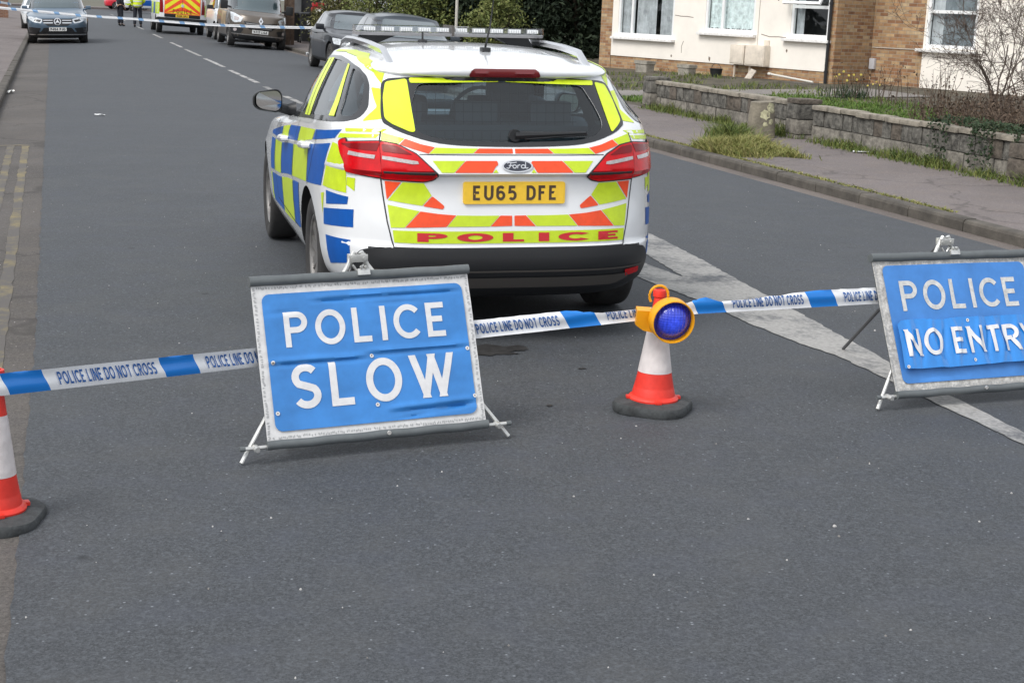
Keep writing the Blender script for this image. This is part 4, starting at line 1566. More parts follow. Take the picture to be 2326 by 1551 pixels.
def traffic_cone(name):
    root = empty(name)
    mb = MB()
    # heavy base: square with cut corners, rounded shoulder
    def outline(s, z, wob=0):
        p = round_poly([(-.165 * s, -.10 * s), (-.165 * s, .10 * s), (-.10 * s, .165 * s), (.10 * s, .165 * s), (.165 * s, .10 * s), (.165 * s, -.10 * s), (.10 * s, -.165 * s), (-.10 * s, -.165 * s)], .05, 3)
        return [Vector((x, y, z)) for x, y in p]
    mb.rings([outline(.985, 0), outline(1.0, .008), outline(1.0, .03), outline(.96, .040), outline(.80, .046), outline(.6, .05)], 0, True)
    mb.build('base', M_CONEBASE, root, angle=40)
    mb = MB()
    mb.lathe([(.112, .047), (.113, .056), (.106, .064), (.097, .068), (.090, .10), (.0885, .103), (.088, .106), (.074, .170), (.0738, .172)], 40, (0, 0, 0), 'z', cap=False)
    for k in range(4):
        t = k * PI / 2 + .5
        mb.box((.108 * math.cos(t), .108 * math.sin(t), .056), (.03, .03, .014), t, 0, .004)
    mb.build('lower_band', M_CONERED, root, angle=45)
    mb = MB()
    mb.lathe([(.0755, .170), (.0752, .173), (.0425, .368), (.042, .372)], 40, (0, 0, 0), 'z', cap=False)
    mb.build('reflective_sleeve', M_CONEWHT, root, angle=45)
    mb = MB()
    mb.lathe([(.0415, .366), (.024, .478), (.0235, .49), (.029, .494), (.030, .512), (.028, .522), (.018, .524), (.016, .50)], 32, (0, 0, 0), 'z', cap=False)
    mb.build('tip', M_CONERED, root, angle=45)
    return root


cone = traffic_cone('traffic_cone')
place(cone, 5.965, 2.440, 38)
cone.scale = (.96, .96, 1)
tag(cone, 'red and white cone carrying the blue lamp, between the two police signs', 'traffic cone', 'traffic cones on the road')
c2 = copy_tree(cone)
place(c2, 5.16, -.228, 14, lean=3)
tag(c2, 'red and white cone under the tape end beside the faded yellow lines', 'traffic cone', 'traffic cones on the road')

# lamp on the cone: faces the viewer's right
lamp = empty('flashing_road_lamp')
mb = MB()
n = 44
rim = [(.098, -.045), (.104, -.035), (.104, .030), (.102, .035), (.098, .035), (.0965, .028), (.0955, -.02)]
mb.lathe([(r, -h) for r, h in rim], n, (0, 0, 0), 'y', cap=False)
mb.lathe([(.098, .045), (.001, .05)], n, (0, 0, 0), 'y', cap=False)
mb.build('bezel', M_AMBER, lamp, angle=40)
mb = MB()
prof = [(.0945, -.002), (.084, -.006), (.076, -.016), (.068, -.028), (.05, -.039), (.028, -.045), (.001, -.047)]
mb.lathe(prof, n, (0, 0, 0), 'y', cap=False)
ml = bpy.data.materials.new('blue_lens')
ml.use_nodes = True
t_ = ml.node_tree
b_ = t_.nodes['Principled BSDF']
b_.inputs['Base Color'].default_value = (.012, .03, .42, 1)
b_.inputs['Roughness'].default_value = .10
b_.inputs['Coat Weight'].default_value = .8
tc_ = t_.nodes.new('ShaderNodeTexCoord')
mp_ = t_.nodes.new('ShaderNodeMapping'); mp_.inputs['Location'].default_value = (.012, 0, .012)
gr_ = t_.nodes.new('ShaderNodeTexGradient'); gr_.gradient_type = 'SPHERICAL'
mp_.inputs['Scale'].default_value = (14, 5, 14)
t_.links.new(tc_.outputs['Object'], mp_.inputs['Vector']); t_.links.new(mp_.outputs[0], gr_.inputs[0])
nz_ = t_.nodes.new('ShaderNodeTexNoise'); nz_.inputs['Scale'].default_value = 60
t_.links.new(tc_.outputs['Object'], nz_.inputs['Vector'])
mu_ = t_.nodes.new('ShaderNodeMath'); mu_.operation = 'MULTIPLY'
t_.links.new(gr_.outputs['Fac'], mu_.inputs[0]); t_.links.new(nz_.outputs['Fac'], mu_.inputs[1])
b_.inputs['Emission Color'].default_value = (.06, .12, 1, 1)
m5_ = t_.nodes.new('ShaderNodeMath'); m5_.operation = 'MULTIPLY'; m5_.inputs[1].default_value = .85
t_.links.new(mu_.outputs[0], m5_.inputs[0])
t_.links.new(m5_.outputs[0], b_.inputs['Emission Strength'])
wv_ = t_.nodes.new('ShaderNodeTexWave'); wv_.wave_type = 'BANDS'; wv_.bands_direction = 'X'; wv_.inputs['Scale'].default_value = 20
wz_ = t_.nodes.new('ShaderNodeTexWave'); wz_.wave_type = 'BANDS'; wz_.bands_direction = 'Z'; wz_.inputs['Scale'].default_value = 26
t_.links.new(tc_.outputs['Object'], wv_.inputs['Vector']); t_.links.new(tc_.outputs['Object'], wz_.inputs['Vector'])
ad_ = t_.nodes.new('ShaderNodeMath'); ad_.operation = 'MULTIPLY_ADD'; ad_.inputs[1].default_value = .35; t_.links.new(wz_.outputs['Fac'], ad_.inputs[0]); t_.links.new(wv_.outputs['Fac'], ad_.inputs[2])
bp_ = t_.nodes.new('ShaderNodeBump'); bp_.inputs['Strength'].default_value = .7; bp_.inputs['Distance'].default_value = .003
t_.links.new(ad_.outputs[0], bp_.inputs['Height']); t_.links.new(bp_.outputs[0], b_.inputs['Normal'])
mb.build('lens', ml, lamp, angle=60)
mb = MB()
mb.lathe([(.0952, -.0005), (.083, -.005)], n, (0, 0, 0), 'y', cap=False)
mb.build('lens_flange', mat('lens_flange_blue', (.012, .025, .16), .2, coat=.6), lamp)
mb = MB()
mb.prism([(-.150, .07, .022), (-.045, .06, .022), (-.045, .06, -.085), (-.110, .07, -.075), (-.150, .07, -.050)], (.015, .075, 0))
mb.build('battery_case', M_AMBER, lamp)
mb = MB()
mb.tube([(-.062 + .046 * math.cos(R(a)), .05, .105 + .048 * math.sin(R(a))) for a in range(-60, 221, 20)], .0065, 8)
mb.build('handle', M_AMBER, lamp)
lamp.rotation_euler = (R(5), R(2.5), R(13))
lamp.location = (.655, 6.245, .414)
lamp.scale = (.88, .88, .88)
tag(lamp, 'round blue warning lamp in a yellow bezel fixed to the cone top', 'warning lamp')


# ------------------------------------------------------------------ barrier tape
M_TAPEW = mat('tape_white', (.84, .85, .87), .35, var=.05, vscale=20)
M_TAPEB = mat('tape_blue', srgb(24, 124, 212), .32, coat=.2)
M_TAPEP = mat('tape_pale_blue', srgb(132, 172, 214), .4)  # paler copy of the tape blue: overexposure of the far tape put into colour
M_TAPEI = mat('tape_ink', srgb(40, 92, 160), .5)


def tape(name, pts, width, phase, fold=None, text=True, pale=False, sag=0.0, twist=None, unit=.54, parent=None):
    """pts: centre line; phase: arc length at which the first white panel starts"""
    P = [Vector(p) for p in pts]
    cum = [0]
    for i in range(1, len(P)):
        cum.append(cum[-1] + (P[i] - P[i - 1]).length)
    total = cum[-1]

    def pos(s):
        s = min(max(s, 0), total)
        for i in range(1, len(P)):
            if s <= cum[i] + 1e-9:
                t = (s - cum[i - 1]) / (cum[i] - cum[i - 1])
                return P[i - 1].lerp(P[i], t) - Vector((0, 0, sag * 4 * t * (1 - t)))
        return P[-1]

    def fn(off):
        def f(s, v):
            p = pos(s)
            d = (pos(s + .01) - pos(s - .01)).normalized()
            up = Vector((0, 0, 1)) - d * d.z
            up.normalize()
            out = d.cross(up)
            k = fold(s) if fold else 0.0          # how far the upper edge is folded down behind
            tw = twist(s) if twist else 0.0
            y = v * width
            up2 = up * math.cos(tw) + out * math.sin(tw)
            out2 = out * math.cos(tw) - up * math.sin(tw)
            rip = .0035 * math.sin(v * 7 + .6 * s) + .003 * noise.noise(Vector((s * 7, v * 2, 1)))
            hi = width * (.5 - k)
            if y > hi:
                y2 = hi - (y - hi)
                return p + up2 * y2 + out2 * (off + rip - .004 - .0)
            return p + up2 * y + out2 * (off + rip)
        return f
    mb = MB()
    k0 = -int(phase / unit) - 2
    W_ = unit * .755
    sl = .022
    for k in range(k0, int(total / unit) + 3):
        a = phase + k * unit
        for (s0, s1, mi) in ((a, a + W_, 0), (a + W_, a + unit, 1)):
            q = [(s0 + sl, -.5), (s1 + sl, -.5), (s1 - sl, .5), (s0 - sl, .5)]
            q = clip_s(q, 0, total)
            if len(q) > 2:
                g = lambda off: (lambda x, y: fn(off)(x, y))
                vs, fs = triangulate_aniso(q, .03, .125)
                mb.add([fn(0)(x, y) for x, y in vs], fs, mi, True)
    o = mb.build(name, [M_TAPEW, M_TAPEP if pale else M_TAPEB], parent, angle=70, fix=False)
    if text:
        mb = MB()
        for k in range(k0, int(total / unit) + 3):
            a = phase + k * unit + .045
            L = text_polys('POLICE LINE DO NOT CROSS', 1.0, .17, 0, 0, gap=.14, space=.32)
            xs = [q[0] for l in L for d in l for q in d]
            kx = (W_ - .075) / max(xs)
            for l in L:
                qs = [[(a + q[0] * kx - .016 * (q[1] - .5) * 1.0, -.27 + .60 * q[1]) for q in d] for d in l]
                if all(0 < p[0] < total for d in qs for p in d):
                    vs, fs = triangulate([[(x, y * .22) for x, y in q] for q in qs], .016)
                    vs = [(x, y / .22) for x, y in vs]
                    mb.add([fn(.0042)(x, y) for x, y in vs], fs, 0, True)
        mb.build('tape_lettering', M_TAPEI, o, angle=70, fix=False)
    return o


def clip_s(q, a, b):
    def half(poly, f):
        out = []
        for i in range(len(poly)):
            p, r = poly[i - 1], poly[i]
            fp, fr = f(p), f(r)
            if (fp >= 0) != (fr >= 0):
                t = fp / (fp - fr)
                out.append((p[0] + (r[0] - p[0]) * t, p[1] + (r[1] - p[1]) * t))
            if fr >= 0:
                out.append(r)
        return out
    q = half(q, lambda p: p[0] - a)
    return half(q, lambda p: b - p[0]) if q else q


def triangulate_aniso(q, rx, ry):
    """4-sided tape panel -> small grid"""
    vs, fs = triangulate([[(x, y * rx / ry) for x, y in q]], rx)
    return [(x, y * ry / rx) for x, y in vs], fs


TW = .074
t1 = tape('barrier_tape', [(-6.0, 2.62, .60), (-1.85, 4.665, .417), (-1.640, 4.80, .393), (-.959, 5.676, .316), (-.75, 5.765, .320)], TW, 1.825 + 3.231, unit=.640)
tag(t1, 'blue and white tape span from the cone at the yellow lines to the SLOW sign', 'barrier tape', 'police line tape')


def fold_r(s):
    def sm(a, b, x):
        t = min(1, max(0, (x - a) / (b - a)))
        return t * t * (3 - 2 * t)
    return .30 * sm(.78, .98, s) * (1 - sm(1.30, 1.44, s)) + .33 * sm(1.40, 1.50, s) * (1 - sm(1.50, 2.02, s))


t2 = tape('barrier_tape', [(-.5, 5.88, .352), (-.14, 6.051, .382), (.560, 6.34, .430), (.615, 6.34, .441), (.754, 6.36, .459), (1.633, 6.774, .464), (2.3, 7.08, .485), (6.85, 11.25, .50)], TW, .925, fold_r, unit=.578)
tag(t2, 'blue and white tape span passing behind the blue lamp to the NO ENTRY sign', 'barrier tape', 'police line tape')
far_pts = [W(48, l, z) for l, z in ((-3.6, 1.08), (-1.45, .985), (.88, .855), (2.39, .815), (4.45, .735), (6.17, .73), (7.71, .76), (8.6, .80))]
t3 = tape('barrier_tape', far_pts, TW, .2, text=False, pale=True, unit=.60)
tag(t3, 'far tape drawn across the whole road in front of the parked SUV and vans', 'barrier tape', 'police line tape')
t4 = tape('barrier_tape', [W(48, -3.6, 1.08), W(50, -2.4, 1.26), W(52.5, -1.25, 1.05)], TW, .2, text=False, pale=True, unit=.60)
tag(t4, 'short loose tape end running from far pole to the SUV wing mirror', 'barrier tape', 'police line tape')
# ------------------------------------------------------------------ other vehicles down the road
M_GLOSSGLASS = mat('dark_car_glass', (.02, .028, .032), .05, coat=.8)


def gen_body(hw, rear, nose, zb, zh, zr, wsb, wst, tail, tailb=None, clear=.2, nr=4, nf=4, tumble=.76, ym=0.0):
    """hw half width, zb belt, zh bonnet edge, zr roof, wsb/wst windscreen base/top, tail roof rear end, tailb belt rear end"""
    tailb = rear + .06 if tailb is None else tailb
    c = (wst + tail) / 2
    L = (wst - tail)

    def roof(x, y):
        return zr - .05 * ((y - c) / (L / 2)) ** 2 - .10 * (abs(x) / (hw * .62)) ** 2.6 * .6
    lv = [
        dict(w=hw * .82, r=rear + .25, f=nose - .35, z=clear, sharp=1, nr=nr, nf=nf),
        dict(w=hw * .93, r=rear + .08, f=nose - .08, z=clear + .06, nr=nr, nf=nf),
        dict(w=hw * .98, r=rear + .02, f=nose - .02, z=clear + .2, nr=nr, nf=nf),
        dict(w=hw, r=rear, f=nose, z=(clear + .2 + zh) / 2 + .02, nr=nr, nf=nf),
        dict(w=hw * .995, r=rear + .015, f=nose - .05, z=[(rear, zb - .2), (wsb, zb - .2), (nose, zh - .10)], nr=nr, nf=nf),
        dict(w=hw * .975, r=rear + .03, f=nose - .16, z=[(rear, zb - .05), (wsb, zb - .06), (nose - .1, zh)], nr=nr, nf=nf),
        dict(w=hw * .94, r=tailb, f=wsb, z=zb, nr=nr, nf=3),
        dict(w=hw * (.5 * .94 + .5 * tumble), r=(tailb + tail) / 2 - .04, f=(wsb + wst) / 2 + .03, z=(zb + zr - .10) / 2, nr=nr, nf=3),
        dict(w=hw * tumble, r=tail - .02, f=wst + .03, z=[(tail, zr - .125), (c, zr - .075), (wst, zr - .125)], nr=nr, nf=3),
        dict(w=hw * tumble * .86, r=tail + .06, f=wst - .06, z='roof', nr=nr, nf=3),
        dict(w=hw * tumble * .5, r=tail + .25, f=wst - .25, z='roof', nr=nr, nf=3),
        dict(w=0, r=c - .3, f=c + .3, z='roof', nr=3, nf=3)]
    return body_bm(lv, ym if ym else (rear + nose) / 2, 18, 18, 3, roof), roof


def plastic_below(bm, zmax, mi=1):  # faces below zmax take the black plastic slot
    for f in bm.faces:
        if f.calc_center_median().z < zmax:
            f.material_index = mi


def simple_vehicle(name, paint, dims, axles, wr, ww, lower=.34, rim_m=None):
    root = empty(name)
    bm, roof = gen_body(**dims)
    sh = Shell(bm)
    plastic_below(bm, lower)
    body = bm_obj(bm, 'body', [paint, M_BLACKPL, M_DARK], root)
    bm.free()
    cut = []
    tx = dims['hw'] - ww / 2 - .05
    for y in axles:
        for s in (-1, 1):
            cut.append(MB().lathe([(wr + .045, -.25), (wr + .045, .4)], 32, (s * tx, y, wr + .01), 'x').build('cutter', M_DARK))
    carve(body, cut)
    for y in axles:
        for s in (-1, 1):
            add_wheel(root, s * tx, y, wr, ww, wr * .66, M_RUBBER, rim_m or M_ALLOY, M_DARK, spokes=5 if wr < .36 else 10, twin=False)
    return root, sh, roof


def side_glass(root, sh, panes, frame=None, m=None):
    for s in (-1, 1):
        if frame:
            fr = patch(sh.side(s, .004), [frame], .08, 'window_trim', M_TRIM, root)
        for p in panes:
            patch(sh.side(s, .007), [p], .08, 'side_window', m or M_GLOSSGLASS, root)


def mirror_pair(root, x, y, z, m, sx=.22, sz=.15):
    for s in (-1, 1):
        mb = MB()
        mb.box((s * (x + sx / 2), y, z), (sx, .10, sz), None, 0, .035)
        mb.tube([(s * (x + .03), y, z - .04), (s * (x - .12), y + .02, z - .07)], .03, 8)
        mb.build('door_mirror', m, root)


# --- blue-grey SUV facing us, front wheel on the left kerb
M_SUV = mat('suv_paint', srgb(84, 104, 122), .28, metal=.35, coat=.8)
root, sh, roof = simple_vehicle('parked_suv', M_SUV, dict(hw=.945, rear=-.95, nose=3.70, zb=.98, zh=.81, zr=1.60, wsb=2.75, wst=1.75, tail=-.6, clear=.16, nr=5, nf=6), (0, 2.873), .36, .24, .34)
patch(sh.front(.006), [[(-.74, 1.07), (.74, 1.07), (.60, 1.50), (-.60, 1.50)]], .08, 'windscreen', mat('windscreen_glass', (.05, .075, .085), .06, coat=.9), root)
side_glass(root, sh, [[(2.3, 1.06), (1.85, 1.36), (1.2, 1.47), (1.15, 1.08)], [(1.05, 1.08), (1.1, 1.47), (.2, 1.46), (.15, 1.1)], [(.05, 1.1), (.1, 1.45), (-.5, 1.36), (-.6, 1.14)]])
for s in (-1, 1):
    hl = patch(sh.front(.008), [round_poly([(s * .43, .735), (s * .50, .615), (s * .72, .655), (s * .86, .745), (s * .87, .825), (s * .62, .790)], .02)], .05, 'headlamp', mat('headlamp_glass', (.62, .66, .70), .12, coat=1, var=.3, vscale=25), root)
    patch(sh.front(.013), [round_poly([(s * .47, .720), (s * .53, .655), (s * .70, .695), (s * .66, .745)], .01)], .05, 'projector', M_TRIM, hl)
    patch(sh.front(.008), [round_poly([(s * .50, .475), (s * .86, .505), (s * .86, .355), (s * .60, .305)], .02)], .06, 'side_intake', M_TRIM, root)
gr = patch(sh.front(.008), [round_poly([(-.47, .755), (.47, .755), (.44, .635), (.30, .545), (-.30, .545), (-.44, .635)], .03)], .06, 'grille', M_TRIM, root)
for z0 in (.705, .63):
    patch(sh.front(.018), [rrect(-.42, z0 - .014, -.14, z0 + .014, .01), rrect(.14, z0 - .014, .42, z0 + .014, .01)], .06, 'grille_bar', M_CHROME, gr)
st = []
st += ring_polys(arc(0, .67, .105, .105, 0, 360, 30)[:-1], arc(0, .67, .085, .085, 0, 360, 30)[:-1])
for a in (90, 210, 330):
    st.append([(.022 * math.cos(R(a + 90)), .67 + .022 * math.sin(R(a + 90))), (.022 * math.cos(R(a - 90)), .67 + .022 * math.sin(R(a - 90))), (.095 * math.cos(R(a)), .67 + .095 * math.sin(R(a)))])
patch(sh.front(.022), st, .06, 'star_emblem', M_CHROME, gr)
patch(sh.front(.009), [round_poly([(-.42, .485), (.42, .485), (.52, .345), (-.52, .345)], .03)], .06, 'lower_intake', M_TRIM, root)
patch(sh.front(.014), [rrect(-.86, 0.265, .86, 0.295, .012)], .06, 'skid_trim', M_CHROME, root)
patch(sh.front(.012), [rrect(-.55, 0.165, .55, 0.205, .012)], .06, 'under_guard', M_ALLOY, root)


def front_plate(root, sh, z, txt, w=.52):
    pl = patch(sh.front(.03), [rrect(-w / 2, z - .056, w / 2, z + .056, .01)], None, 'number_plate', M_PLATEW, root, False)
    L = text_polys(txt, .075, .19, gap=.17, space=.5, width=.44)
    xs = [q[0] for l in L for d in l for q in d]
    c = (max(xs) + min(xs)) / 2
    patch(sh.front(.033), [[(-(q[0] - c), q[1] + z - .037) for q in d] for l in L for d in l], None, 'registration', M_TRIM, pl, False)


front_plate(root, sh, .445, 'P464 PJG')
mirror_pair(root, .90, 1.98, 1.08, M_SUV, .17, .12)
place(root, 51.8 + 2.873, .17, 180, lean=2.2)
tag(root, 'blue grey SUV parked against the left kerb, chrome grille and white front plate towards us', 'car')

# --- grey-brown van facing us on the right
M_VAN = mat('van_paint', srgb(98, 90, 82), .35, metal=.3, coat=.4, var=.14, vscale=2)
root, sh, roof = simple_vehicle('parked_van', M_VAN, dict(hw=.975, rear=-.98, nose=4.02, zb=1.18, zh=1.03, zr=1.97, wsb=3.38, wst=2.55, tail=-.86, tailb=-.93, clear=.24, nr=7, nf=4.2, tumble=.86, ym=1.2), (0, 3.098), .335, .22, .34)
patch(sh.front(.006), [round_poly([(-.80, 1.17), (.80, 1.17), (.74, 1.52), (.68, 1.80), (-.68, 1.80), (-.74, 1.52)], .06)], .08, 'windscreen', MATS['windscreen_glass'], root)
side_glass(root, sh, [[(3.0, 1.22), (2.5, 1.70), (1.75, 1.72), (1.70, 1.20)]])
for s in (-1, 1):
    hl = patch(sh.front(.008), [round_poly([(s * .56, .94), (s * .62, .80), (s * .80, .76), (s * .88, .84), (s * .90, 1.10), (s * .80, 1.06)], .03)], .05, 'headlamp', MATS['headlamp_glass'], root)
    patch(sh.front(.014), [round_poly([(s * .66, .93), (s * .70, .84), (s * .80, .84), (s * .80, .97)], .02)], .05, 'lamp_bowl', M_LAMPC, hl)
    patch(sh.front(.009), [round_poly([(s * .52, .60), (s * .86, .66), (s * .90, .56), (s * .84, .44), (s * .60, .44)], .04)], .06, 'fog_surround', M_BLACKPL, root)
    patch(sh.front(.016), [arc(s * .76, .55, .05, .05, 0, 360, 16)[:-1]], None, 'fog_lamp', M_LAMPC, root)
gr = patch(sh.front(.009), [round_poly([(-.55, .84), (0, .80), (.55, .84), (.50, .74), (.36, .60), (-.36, .60), (-.50, .74)], .03)], .06, 'grille', M_TRIM, root)
for z0, w in ((.775, .46), (.71, .42), (.65, .36)):
    patch(sh.front(.016), [rrect(-w, z0 - .010, w, z0 + .010, .008)], .06, 'grille_bar', M_ALLOY, gr)
dm = [(0, .99), (.075, .87), (0, .75), (-.075, .87)]
dmi = [(0, .92), (.028, .87), (0, .82), (-.028, .87)]
patch(sh.front(.03), ring_polys(dm, dmi), .05, 'diamond_emblem', M_CHROME, gr)
patch(sh.front(.009), [round_poly([(-.86, .44), (.86, .44), (.84, .30), (-.84, .30)], .04)], .08, 'lower_bumper', M_BLACKPL, root)
patch(sh.front(.014), [rrect(-.84, .405, .84, .44, .012)], .06, 'bumper_trim', M_ALLOY, root)
front_plate(root, sh, .535, 'YT17 LGA')
mirror_pair(root, .95, 2.72, 1.30, M_BLACKPL, .24, .28)
# coloured picture on the side that faces the road
patch(sh.side(1, .005), [round_poly([(1.2, .62), (2.5, .66), (2.6, 1.15), (1.3, 1.16)], .08)], .1, 'side_graphic', mat('van_side_graphic', (.30, .17, .05), .4, var=.8, vscale=2.4, var2=(.36, .26, .14)), root)
for yy in (1.65, 2.62):
    patch(sh.side(1, .006), stroke([(yy, .4), (yy + .02, 1.1), (yy, 1.75)], .012), .08, 'door_gap', M_SEAM, root)
place(root, 51.7 + 3.098, 6.36, 180, lean=-4.0)
tag(root, 'dusty grey brown van parked on the right facing us, diamond emblem on grille', 'van')

# --- police van seen from behind
M_PVAN = mat('police_van_white', (.72, .74, .76), .35, coat=.4)
root, sh, roof = simple_vehicle('police_van', M_PVAN, dict(hw=.985, rear=-1.05, nose=4.5, zb=1.45, zh=1.10, zr=2.5, wsb=3.6, wst=2.8, tail=-1.0, tailb=-1.02, clear=.30, nr=9, nf=4.5, tumble=.88, ym=1.4), (0, 3.6), .345, .225, .42)
gate = [(-.70, .80), (.70, .80), (.68, 1.9), (-.68, 1.9)]
patch(sh.rear(.006), [gate], .1, 'rear_doors', mat('door_yellow', srgb(232, 226, 30), .4, var=.06), root)
st = []
for k in range(6):
    z0 = .64 + .34 * k
    for s in (-1, 1):
        q = [(0, z0 + .28), (s * .69, z0 - .22), (s * .69, z0 - .06), (0, z0 + .45)]
        # clip to the doors
        q = [(x, min(max(z, .80), 1.9)) for x, z in q]
        if abs(area2(q)) > .01:
            st.append(q)
patch(sh.rear(.010), st, .1, 'orange_chevrons', M_ORA, root)
patch(sh.rear(.010), stroke([(-.70, .80), (.70, .80), (.68, 1.9), (-.68, 1.9), (-.70, .80)], .03), .1, 'chevron_border', mat('chevron_border', srgb(240, 120, 60), .4), root)
patch(sh.rear(.012), stroke([(0, .78), (0, 1.9)], .014), .1, 'door_gap', M_SEAM, root)
patch(sh.rear(.014), [arc(0, 1.12, .06, .06, 0, 360, 20)[:-1]], None, 'badge', M_CHROME, root)
L = text_polys('POLICE', .15, .2, -.38, .82, gap=.25, width=.76)
patch(sh.rear(.014), [d for l in L for d in l], .1, 'police_lettering', mat('brown_lettering', srgb(150, 70, 20), .5), root)
for s in (-1, 1):
    patch(sh.rear(.012), [round_poly([(s * .74, .82), (s * .88, .82), (s * .88, 1.55), (s * .78, 1.55)], .03)], .08, 'tail_lamp', M_LAMPD, root)
    patch(sh.side(s, .005), [[(-.9, .75), (.2, .75), (.2, 1.2), (-.9, 1.2)], [(1.3, .75), (2.5, .75), (2.5, 1.2), (1.3, 1.2)]], .15, 'yellow_blocks', M_YEL2, root)
    patch(sh.side(s, .005), [[(.21, .75), (1.29, .75), (1.29, 1.2), (.21, 1.2)], [(2.51, .75), (3.4, .75), (3.4, 1.2), (2.51, 1.2)]], .15, 'blue_blocks', M_BLU, root)
mb = sheet([rrect(-.93, .42, .93, .64, .06)], sh.rear(.07), .08, None, 0, True)
o_ = rrect(-.93, .42, .93, .64, .06)
mb.rings([[sh.rear(.07)(x, z) for x, z in o_], [sh.rear(.0)(x, z) for x, z in o_]], 0, True, True, False, False)
mb.build('rear_bumper', M_BLACKPL, root)
pb = patch(sh.rear(.012), [rrect(-.70, .655, .70, .785, .01)], .1, 'step_panel', M_DARK, root)
pl = patch(sh.rear(.016), [rrect(-.26, .665, .26, .775, .01)], None, 'number_plate', M_PLATEY, root, False)
L = text_polys('EU66 DPA', .07, .19, gap=.17, space=.5, width=.42)
patch(sh.rear(.019), [[(q[0] - .21, q[1] + .685) for q in d] for l in L for d in l], None, 'registration', M_TRIM, pl, False)
place(root, 65.2, 4.95, 0, lean=2.2)
tag(root, 'police van seen from behind, yellow rear doors with orange chevrons, on far side of road', 'van')

# --- small white van between the police van and the brown van
M_WCAR = mat('plain_white_paint', (.74, .76, .78), .3, coat=.6)
root, sh, roof = simple_vehicle('small_white_van', M_WCAR, dict(hw=.90, rear=-.9, nose=3.55, zb=1.08, zh=.95, zr=1.82, wsb=2.75, wst=1.95, tail=-.75, clear=.22, nr=6, nf=4), (0, 2.73), .31, .19, .50)
patch(sh.front(.006), [round_poly([(-.70, 1.10), (.70, 1.10), (.60, 1.62), (-.60, 1.62)], .05)], .08, 'windscreen', MATS['windscreen_glass'], root)
side_glass(root, sh, [[(2.3, 1.12), (1.9, 1.52), (1.2, 1.58), (1.15, 1.12)]])
for s in (-1, 1):
    patch(sh.front(.008), [round_poly([(s * .50, .82), (s * .60, .70), (s * .82, .74), (s * .84, .98), (s * .74, 1.0)], .03)], .06, 'headlamp', MATS['headlamp_glass'], root)
patch(sh.front(.010), [round_poly([(-.80, .66), (.80, .66), (.80, .30), (-.80, .30)], .05)], .08, 'front_bumper', M_BLACKPL, root)
patch(sh.front(.009), [round_poly([(-.42, .80), (.42, .80), (.36, .70), (-.36, .70)], .02)], .08, 'grille', M_TRIM, root)
front_plate(root, sh, .46, 'EK12 VXL', .5)
mirror_pair(root, .86, 2.05, 1.16, M_BLACKPL)
place(root, 58.9 + 2.73, 6.55, 180, lean=-3)
tag(root, 'small white van facing us, squeezed between the police van and the brown van', 'van')

# --- two dark saloons nose to tail by the right kerb
M_DKCAR = mat('dark_saloon_paint', (.012, .014, .019), .3, coat=.35)
M_DKCAR2 = mat('slate_estate_paint', (.03, .04, .052), .3, metal=.1, coat=.35)


def saloon(name, paint, est):
    root, sh, roof = simple_vehicle(name, paint, dict(hw=.92, rear=-1.05, nose=3.70, zb=.97, zh=.80, zr=1.47 if est else 1.45, wsb=2.55, wst=1.55, tail=-.55 if est else -.10, tailb=-.98 if est else -.72, clear=.2, nr=4, nf=3.6, tumble=.73), (0, 2.74), .33, .22, .30)
    patch(sh.front(.006), [round_poly([(-.70, .99), (.70, .99), (.54, 1.33), (-.54, 1.33)], .05)], .08, 'windscreen', MATS['windscreen_glass'], root)
    patch(sh.rear(.006), [round_poly([(-.66, 1.02), (.66, 1.02), (.52, 1.32), (-.52, 1.32)], .05)], .08, 'rear_window', M_GLOSSGLASS, root)
    fr = round_poly([(2.30, 1.0), (1.75, 1.27), (1.2, 1.355), (.6, 1.37), (.1, 1.34), (-.35, 1.2), (-.6, 1.06)], .05)
    side_glass(root, sh, [[(2.05, 1.02), (1.65, 1.24), (1.15, 1.33), (.82, 1.33), (.78, 1.03)], [(.68, 1.03), (.72, 1.335), (.25, 1.325), (-.05, 1.26), (-.22, 1.05)]], fr)
    for s in (-1, 1):
        patch(sh.front(.008), [round_poly([(s * .46, .70), (s * .55, .62), (s * .82, .66), (s * .84, .80), (s * .66, .78)], .02)], .05, 'headlamp', MATS['headlamp_glass'], root)
        patch(sh.side(s, .004), stroke([(2.4, .90), (1.0, .86), (-.6, .90)], .012), .1, 'side_crease', M_SEAM, root)
        patch(sh.side(s, .004), stroke([(.70, 1.0), (.72, .6), (.66, .32)], .010) + stroke([(1.95, .95), (1.98, .6), (1.92, .32)], .010), .1, 'door_gap', M_SEAM, root)
        for yy in (.92, -.12):
            mb = MB()
            c = sh.side(s, .0)(yy, .86)
            mb.tube([c + Vector((0, .10, 0)), c + Vector((s * .03, .06, 0)), c + Vector((s * .03, -.06, 0)), c + Vector((0, -.10, 0))], .014, 6)
            mb.build('door_handle', paint, root)
    patch(sh.front(.009), [round_poly([(-.40, .66), (.40, .66), (.34, .50), (-.34, .50)], .03)], .06, 'grille', M_TRIM, root)
    mirror_pair(root, .86, 1.82, 1.02, paint, .20, .14)
    return root


root = saloon('parked_saloon', M_DKCAR, False)
place(root, 39.2, 7.05, 180, lean=-2.2)
tag(root, 'black saloon parked by the right kerb behind the slate grey car, facing us', 'car', 'dark cars parked nose to tail')
root = saloon('parked_estate', M_DKCAR2, True)
place(root, 33.6, 7.05, 180, lean=-2.2)
tag(root, 'slate grey car mostly hidden behind the police car roof light bar', 'car', 'dark cars parked nose to tail')

